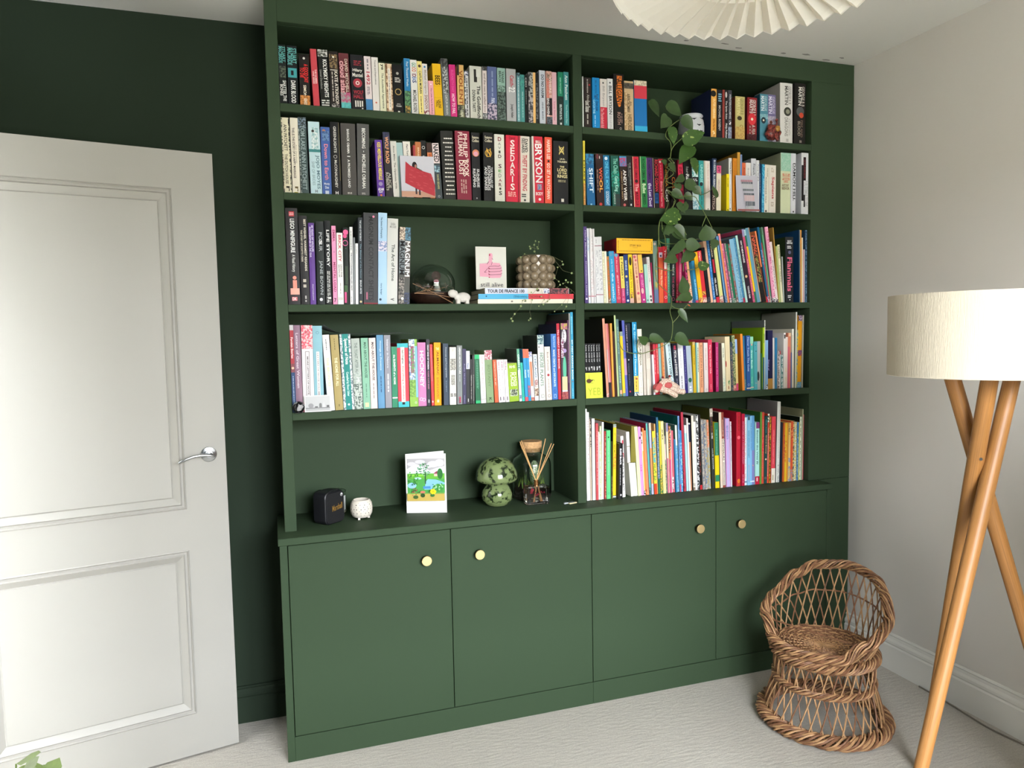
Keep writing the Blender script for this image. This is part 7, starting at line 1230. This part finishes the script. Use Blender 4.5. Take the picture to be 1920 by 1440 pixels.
for a, c_, wd, kd in [([1.4936,0.02,2.3843],[1.5605,0.008,2.3397],0.0569,'g'),([1.4627,0.1,2.4217],[1.5047,0.088,2.3563],0.041,'g'),([1.4867,0.0,2.3297],[1.4518,-0.012,2.278],0.0501,'g'),([1.5525,-0.005,2.331],[1.5964,-0.017,2.278],0.0456,'g'),([1.5276,-0.045,2.2245],[1.6272,-0.057,2.2628],0.0547,'v'),([1.4839,-0.03,2.2797],[1.4915,-0.042,2.2078],0.0387,'v'),([1.5745,-0.035,2.2104],[1.5109,-0.047,2.1361],0.0547,'v'),([1.5738,-0.04,2.1609],[1.5917,-0.052,2.0912],0.0364,'v'),([1.4757,-0.03,2.138],[1.4987,-0.042,2.1017],0.0273,'g'),([1.5415,-0.03,2.089],[1.496,-0.042,2.0623],0.0282,'g'),([1.5403,-0.04,2.0605],[1.5994,-0.052,2.0388],0.0456,'g'),([1.5781,-0.045,2.0436],[1.6064,-0.057,2.0139],0.0319,'g'),([1.4849,-0.035,2.0283],[1.5358,-0.047,1.9953],0.0342,'g'),([1.5464,-0.03,2.0209],[1.5774,-0.042,1.9934],0.0273,'g'),([1.5114,-0.045,1.9398],[1.4164,-0.057,1.9064],0.0524,'v'),([1.5075,-0.035,1.9809],[1.5408,-0.047,1.9405],0.0319,'g'),([1.6839,-0.05,2.0074],[1.6523,-0.062,2.0547],0.0219,'g'),([1.4869,-0.035,1.8922],[1.4368,-0.047,1.8518],0.0364,'g'),([1.4949,-0.03,1.8888],[1.5384,-0.042,1.8307],0.0501,'g'),([1.5108,-0.03,2.0611],[1.5085,-0.042,2.0236],0.0319,'g'),([1.5566,-0.03,1.9837],[1.5235,-0.042,1.9451],0.0273,'g'),([1.4457,-0.03,2.1494],[1.4536,-0.042,2.1254],0.0228,'g'),([1.6342,-0.05,1.8335],[1.6249,-0.062,1.8967],0.0701,'g'),([1.6791,-0.045,1.8402],[1.6564,-0.057,1.7964],0.034,'g'),([1.533,-0.05,1.8258],[1.4477,-0.062,1.7653],0.0383,'g'),([1.5409,-0.045,1.8163],[1.6078,-0.057,1.81],0.0489,'g'),([1.5744,-0.045,1.7879],[1.5118,-0.057,1.7422],0.0404,'g'),([1.4948,-0.05,1.7612],[1.429,-0.062,1.7446],0.0361,'g'),([1.5935,-0.055,1.7248],[1.6409,-0.067,1.7367],0.0383,'v'),([1.5222,-0.055,1.6204],[1.516,-0.067,1.6906],0.0502,'g'),([1.5612,-0.05,1.6124],[1.487,-0.062,1.5952],0.0404,'g'),([1.506,-0.05,1.5563],[1.5405,-0.062,1.5014],0.0264,'g'),([1.3605,-0.05,1.4245],[1.3141,-0.062,1.4492],0.0306,'g'),([1.3713,-0.05,1.4482],[1.4377,-0.062,1.4279],0.034,'g'),([1.4889,-0.05,1.4502],[1.5518,-0.062,1.4091],0.0468,'g'),([1.5002,-0.03,1.8875],[1.55,-0.042,1.8375],0.0468,'g'),([1.4483,-0.03,1.886],[1.4693,-0.042,1.85],0.0383,'g'),([1.4427,-0.04,1.9252],[1.5059,-0.052,1.8967],0.0468,'v'),([1.5142,-0.03,1.8051],[1.4831,-0.042,1.7742],0.0255,'g')]: leafmesh(a, c_, wd * 1.16, LV if kd == 'v' else LG)
def smooth(pts, n=5):
    o = []; P4 = [pts[0]] + list(pts) + [pts[-1]]
    for i in range(1, len(P4) - 2):
        p0, p1, p2, p3 = map(Vector, P4[i - 1:i + 3])
        for k in range(n): t = k / n; o.append(.5 * ((2 * p1) + (p2 - p0) * t + (2 * p0 - 5 * p1 + 4 * p2 - p3) * t * t + (3 * p1 - p0 - 3 * p2 + p3) * t ** 3))
    o.append(Vector(pts[-1])); return o
for pts in [[[1.5194,-0.034,2.3093],[1.4965,-0.03,2.2936],[1.4712,-0.026,2.2712],[1.4578,-0.034,2.2401],[1.4821,-0.03,2.2167],[1.4843,-0.026,2.1656],[1.4684,-0.034,2.1519],[1.4858,-0.03,2.132],[1.4536,-0.026,2.0723],[1.4466,-0.034,2.005],[1.47,-0.03,1.9804],[1.4468,-0.026,1.9275],[1.4281,-0.034,1.906],[1.4251,-0.03,1.8604],[1.4361,-0.026,1.804]],[[1.5305,-0.032,2.2367],[1.4923,-0.028,2.2004],[1.4844,-0.024,2.1617],[1.4947,-0.032,2.1386],[1.4668,-0.028,2.1205],[1.4994,-0.024,2.1013],[1.4591,-0.032,2.067],[1.5069,-0.028,2.0525],[1.4662,-0.024,2.0383],[1.5044,-0.032,2.0143],[1.4714,-0.028,2.0246],[1.5066,-0.024,1.9917],[1.4839,-0.032,1.963]],[[1.5313,-0.039,2.2393],[1.5592,-0.035,2.2204],[1.5693,-0.031,2.2045]],[[1.5092,-0.049,2.0048],[1.5781,-0.045,2.0084],[1.6012,-0.041,1.9879],[1.6323,-0.049,1.9322],[1.6637,-0.045,1.8847]],[[1.6323,-0.049,1.9322],[1.6167,-0.045,1.8901]],[[1.6064,-0.049,2.0132],[1.6402,-0.045,2.0265],[1.6664,-0.041,2.0417]],[[1.4894,-0.044,1.9874],[1.4816,-0.04,1.9571],[1.4512,-0.036,1.9392],[1.4238,-0.044,1.9065]],[[1.515,-0.039,1.8991],[1.5506,-0.035,1.8563]],[[1.4234,-0.049,1.9109],[1.4185,-0.045,1.8748],[1.4182,-0.041,1.8142],[1.3992,-0.049,1.7313],[1.4067,-0.045,1.6744],[1.4266,-0.041,1.6501],[1.4688,-0.049,1.6083],[1.4734,-0.045,1.5712],[1.4699,-0.041,1.5465],[1.4769,-0.049,1.5025],[1.4752,-0.045,1.4504],[1.467,-0.041,1.4276],[1.4207,-0.049,1.4057],[1.376,-0.045,1.3902],[1.3318,-0.041,1.3821],[1.3148,-0.049,1.4082],[1.3245,-0.045,1.4388]],[[1.4339,-0.039,1.9169],[1.4406,-0.035,1.8768],[1.4545,-0.031,1.8408],[1.452,-0.039,1.8028]],[[1.402,-0.044,1.7277],[1.4416,-0.04,1.7141],[1.477,-0.036,1.712],[1.4912,-0.044,1.7205]],[[1.4217,-0.039,1.8308],[1.445,-0.035,1.8196],[1.5041,-0.031,1.8193]],[[1.471,-0.049,1.5711],[1.4947,-0.045,1.5599],[1.5306,-0.041,1.5586],[1.5401,-0.049,1.5707],[1.5547,-0.045,1.575]],[[1.5047,-0.052,1.5541],[1.5047,-0.048,1.5293],[1.4808,-0.044,1.5025]],[[1.4623,-0.049,1.4277],[1.5085,-0.045,1.4255]],[[1.5201,-0.044,1.8366],[1.5704,-0.04,1.8362],[1.6117,-0.036,1.8398]],[[1.5453,-0.049,1.7144],[1.5767,-0.045,1.7172],[1.6083,-0.041,1.7304]],[[1.5323,-0.039,1.7089],[1.535,-0.035,1.7759],[1.5281,-0.031,1.8385]],[[1.5228,-0.054,1.6205],[1.5158,-0.05,1.6332],[1.5039,-0.046,1.6313]],[[1.3275,-0.049,1.3824],[1.2974,-0.045,1.3839],[1.2585,-0.041,1.3971],[1.2367,-0.049,1.4303]]]:
    b = MB(); b.tube([p - pl for p in smooth(pts)], .0016, STM, 6); b.build('vine_stem', pt)
BU = [[1.5474, -0.045, 1.5759], [1.5597, -0.05, 1.5676]]
b = MB(); b.tube([Vector(BU[0]) - pl, (Vector(BU[0]) + Vector(BU[1])) / 2 - pl, Vector(BU[1]) - pl], [.001, .0032, .0005], mat('c8582c', .5), 8); o = b.build('leaf_tip', pt); o['label'] = 'furled orange leaf tip'
dry = thing('dried_branch', 'bare brown branching twig behind the white pot', 'twig', (1.70, .13, G['aB'] + .0003))
for pts in ([(0, 0, 0), (-.004, 0, .05), (-.012, 0, .095), (-.018, 0, .125)], [(-.006, 0, .07), (.012, 0, .085), (.03, -.004, .11), (.028, 0, .135)], [(.012, 0, .085), (.045, 0, .09), (.055, 0, .12)], [(-.012, 0, .095), (-.03, 0, .105)]):
    b = MB(); b.tube(pts, .0026, mat('6c5230', .7), 6); b.build('twig', dry)

# leafy plant just peeping in at the foot of the door
gp = thing('leafy_plant', 'bright green leafy pot plant low in front of the white door', 'plant', (-.655, -.815, 0))
b = MB(); b.lathe([(0, 0), (.075, 0), (.095, .17), (.1, .175), (.092, .175), (.085, .15), (0, .15)], mat('a8a49a', .6), 32); b.build('pot', gp)
LF = mat('55662a', .5, .3, var=.25, vscale=30, name='fresh leaf')
for i in range(110):
    a = R.uniform(0, 6.28); r_ = math.sqrt(R.random()) * .105; z = .17 + R.uniform(.05, 1) * .405 * (1 - (r_ / .15) ** 2); p = Vector((r_ * math.cos(a), r_ * math.sin(a), z)); d_ = Vector((math.cos(a), math.sin(a), R.uniform(-.2, .9))).normalized() * R.uniform(.045, .07)
    s_ = d_.cross(Vector((0, 0, 1))).normalized() * R.uniform(.022, .032); b = MB(); b.add([p, p + d_ * .4 + s_, p + d_ * .75 + s_ * .8, p + d_, p + d_ * .75 - s_ * .8, p + d_ * .4 - s_], [(0, 1, 2, 3), (0, 3, 4, 5)], LF, True); b.build('leaf', gp)
    if i % 3 == 0: b = MB(); b.tube([(0, 0, .15), (p.x * .5, p.y * .5, z * .6), tuple(p)], .0018, LF, 5); b.build('stem', gp)

# unseen chest, added by the window to keep daylight off the lower right wall
DK_ = mat('6c5a48', .5, .3)
cd_ = thing('unseen_shade_chest', 'unseen tall brown chest added near the window to shade the white wall', 'chest', (1.56, -2.35, 0))
b = MB(); b.bbox(0, .82, 0, .42, .06, 1.40, DK_, .003); b.build('body', cd_)
for k in range(5): b = MB(); b.bbox(.02, .80, .42, .438, .09 + k * .26, .335 + k * .26, DK_, .003); d_ = b.build('drawer', cd_); b = MB(); b.ball((.41, .452, .21 + k * .26), .015, .015, .015, BRASS, 12, 8); b.build('knob', d_)
for x, y in ((.04, .04), (.78, .04), (.04, .38), (.78, .38)): b = MB(); b.lathe([(0, 0), (.016, 0), (.024, .062), (0, .062)], DK_, 12, (x, y, 0)); b.build('leg', cd_)
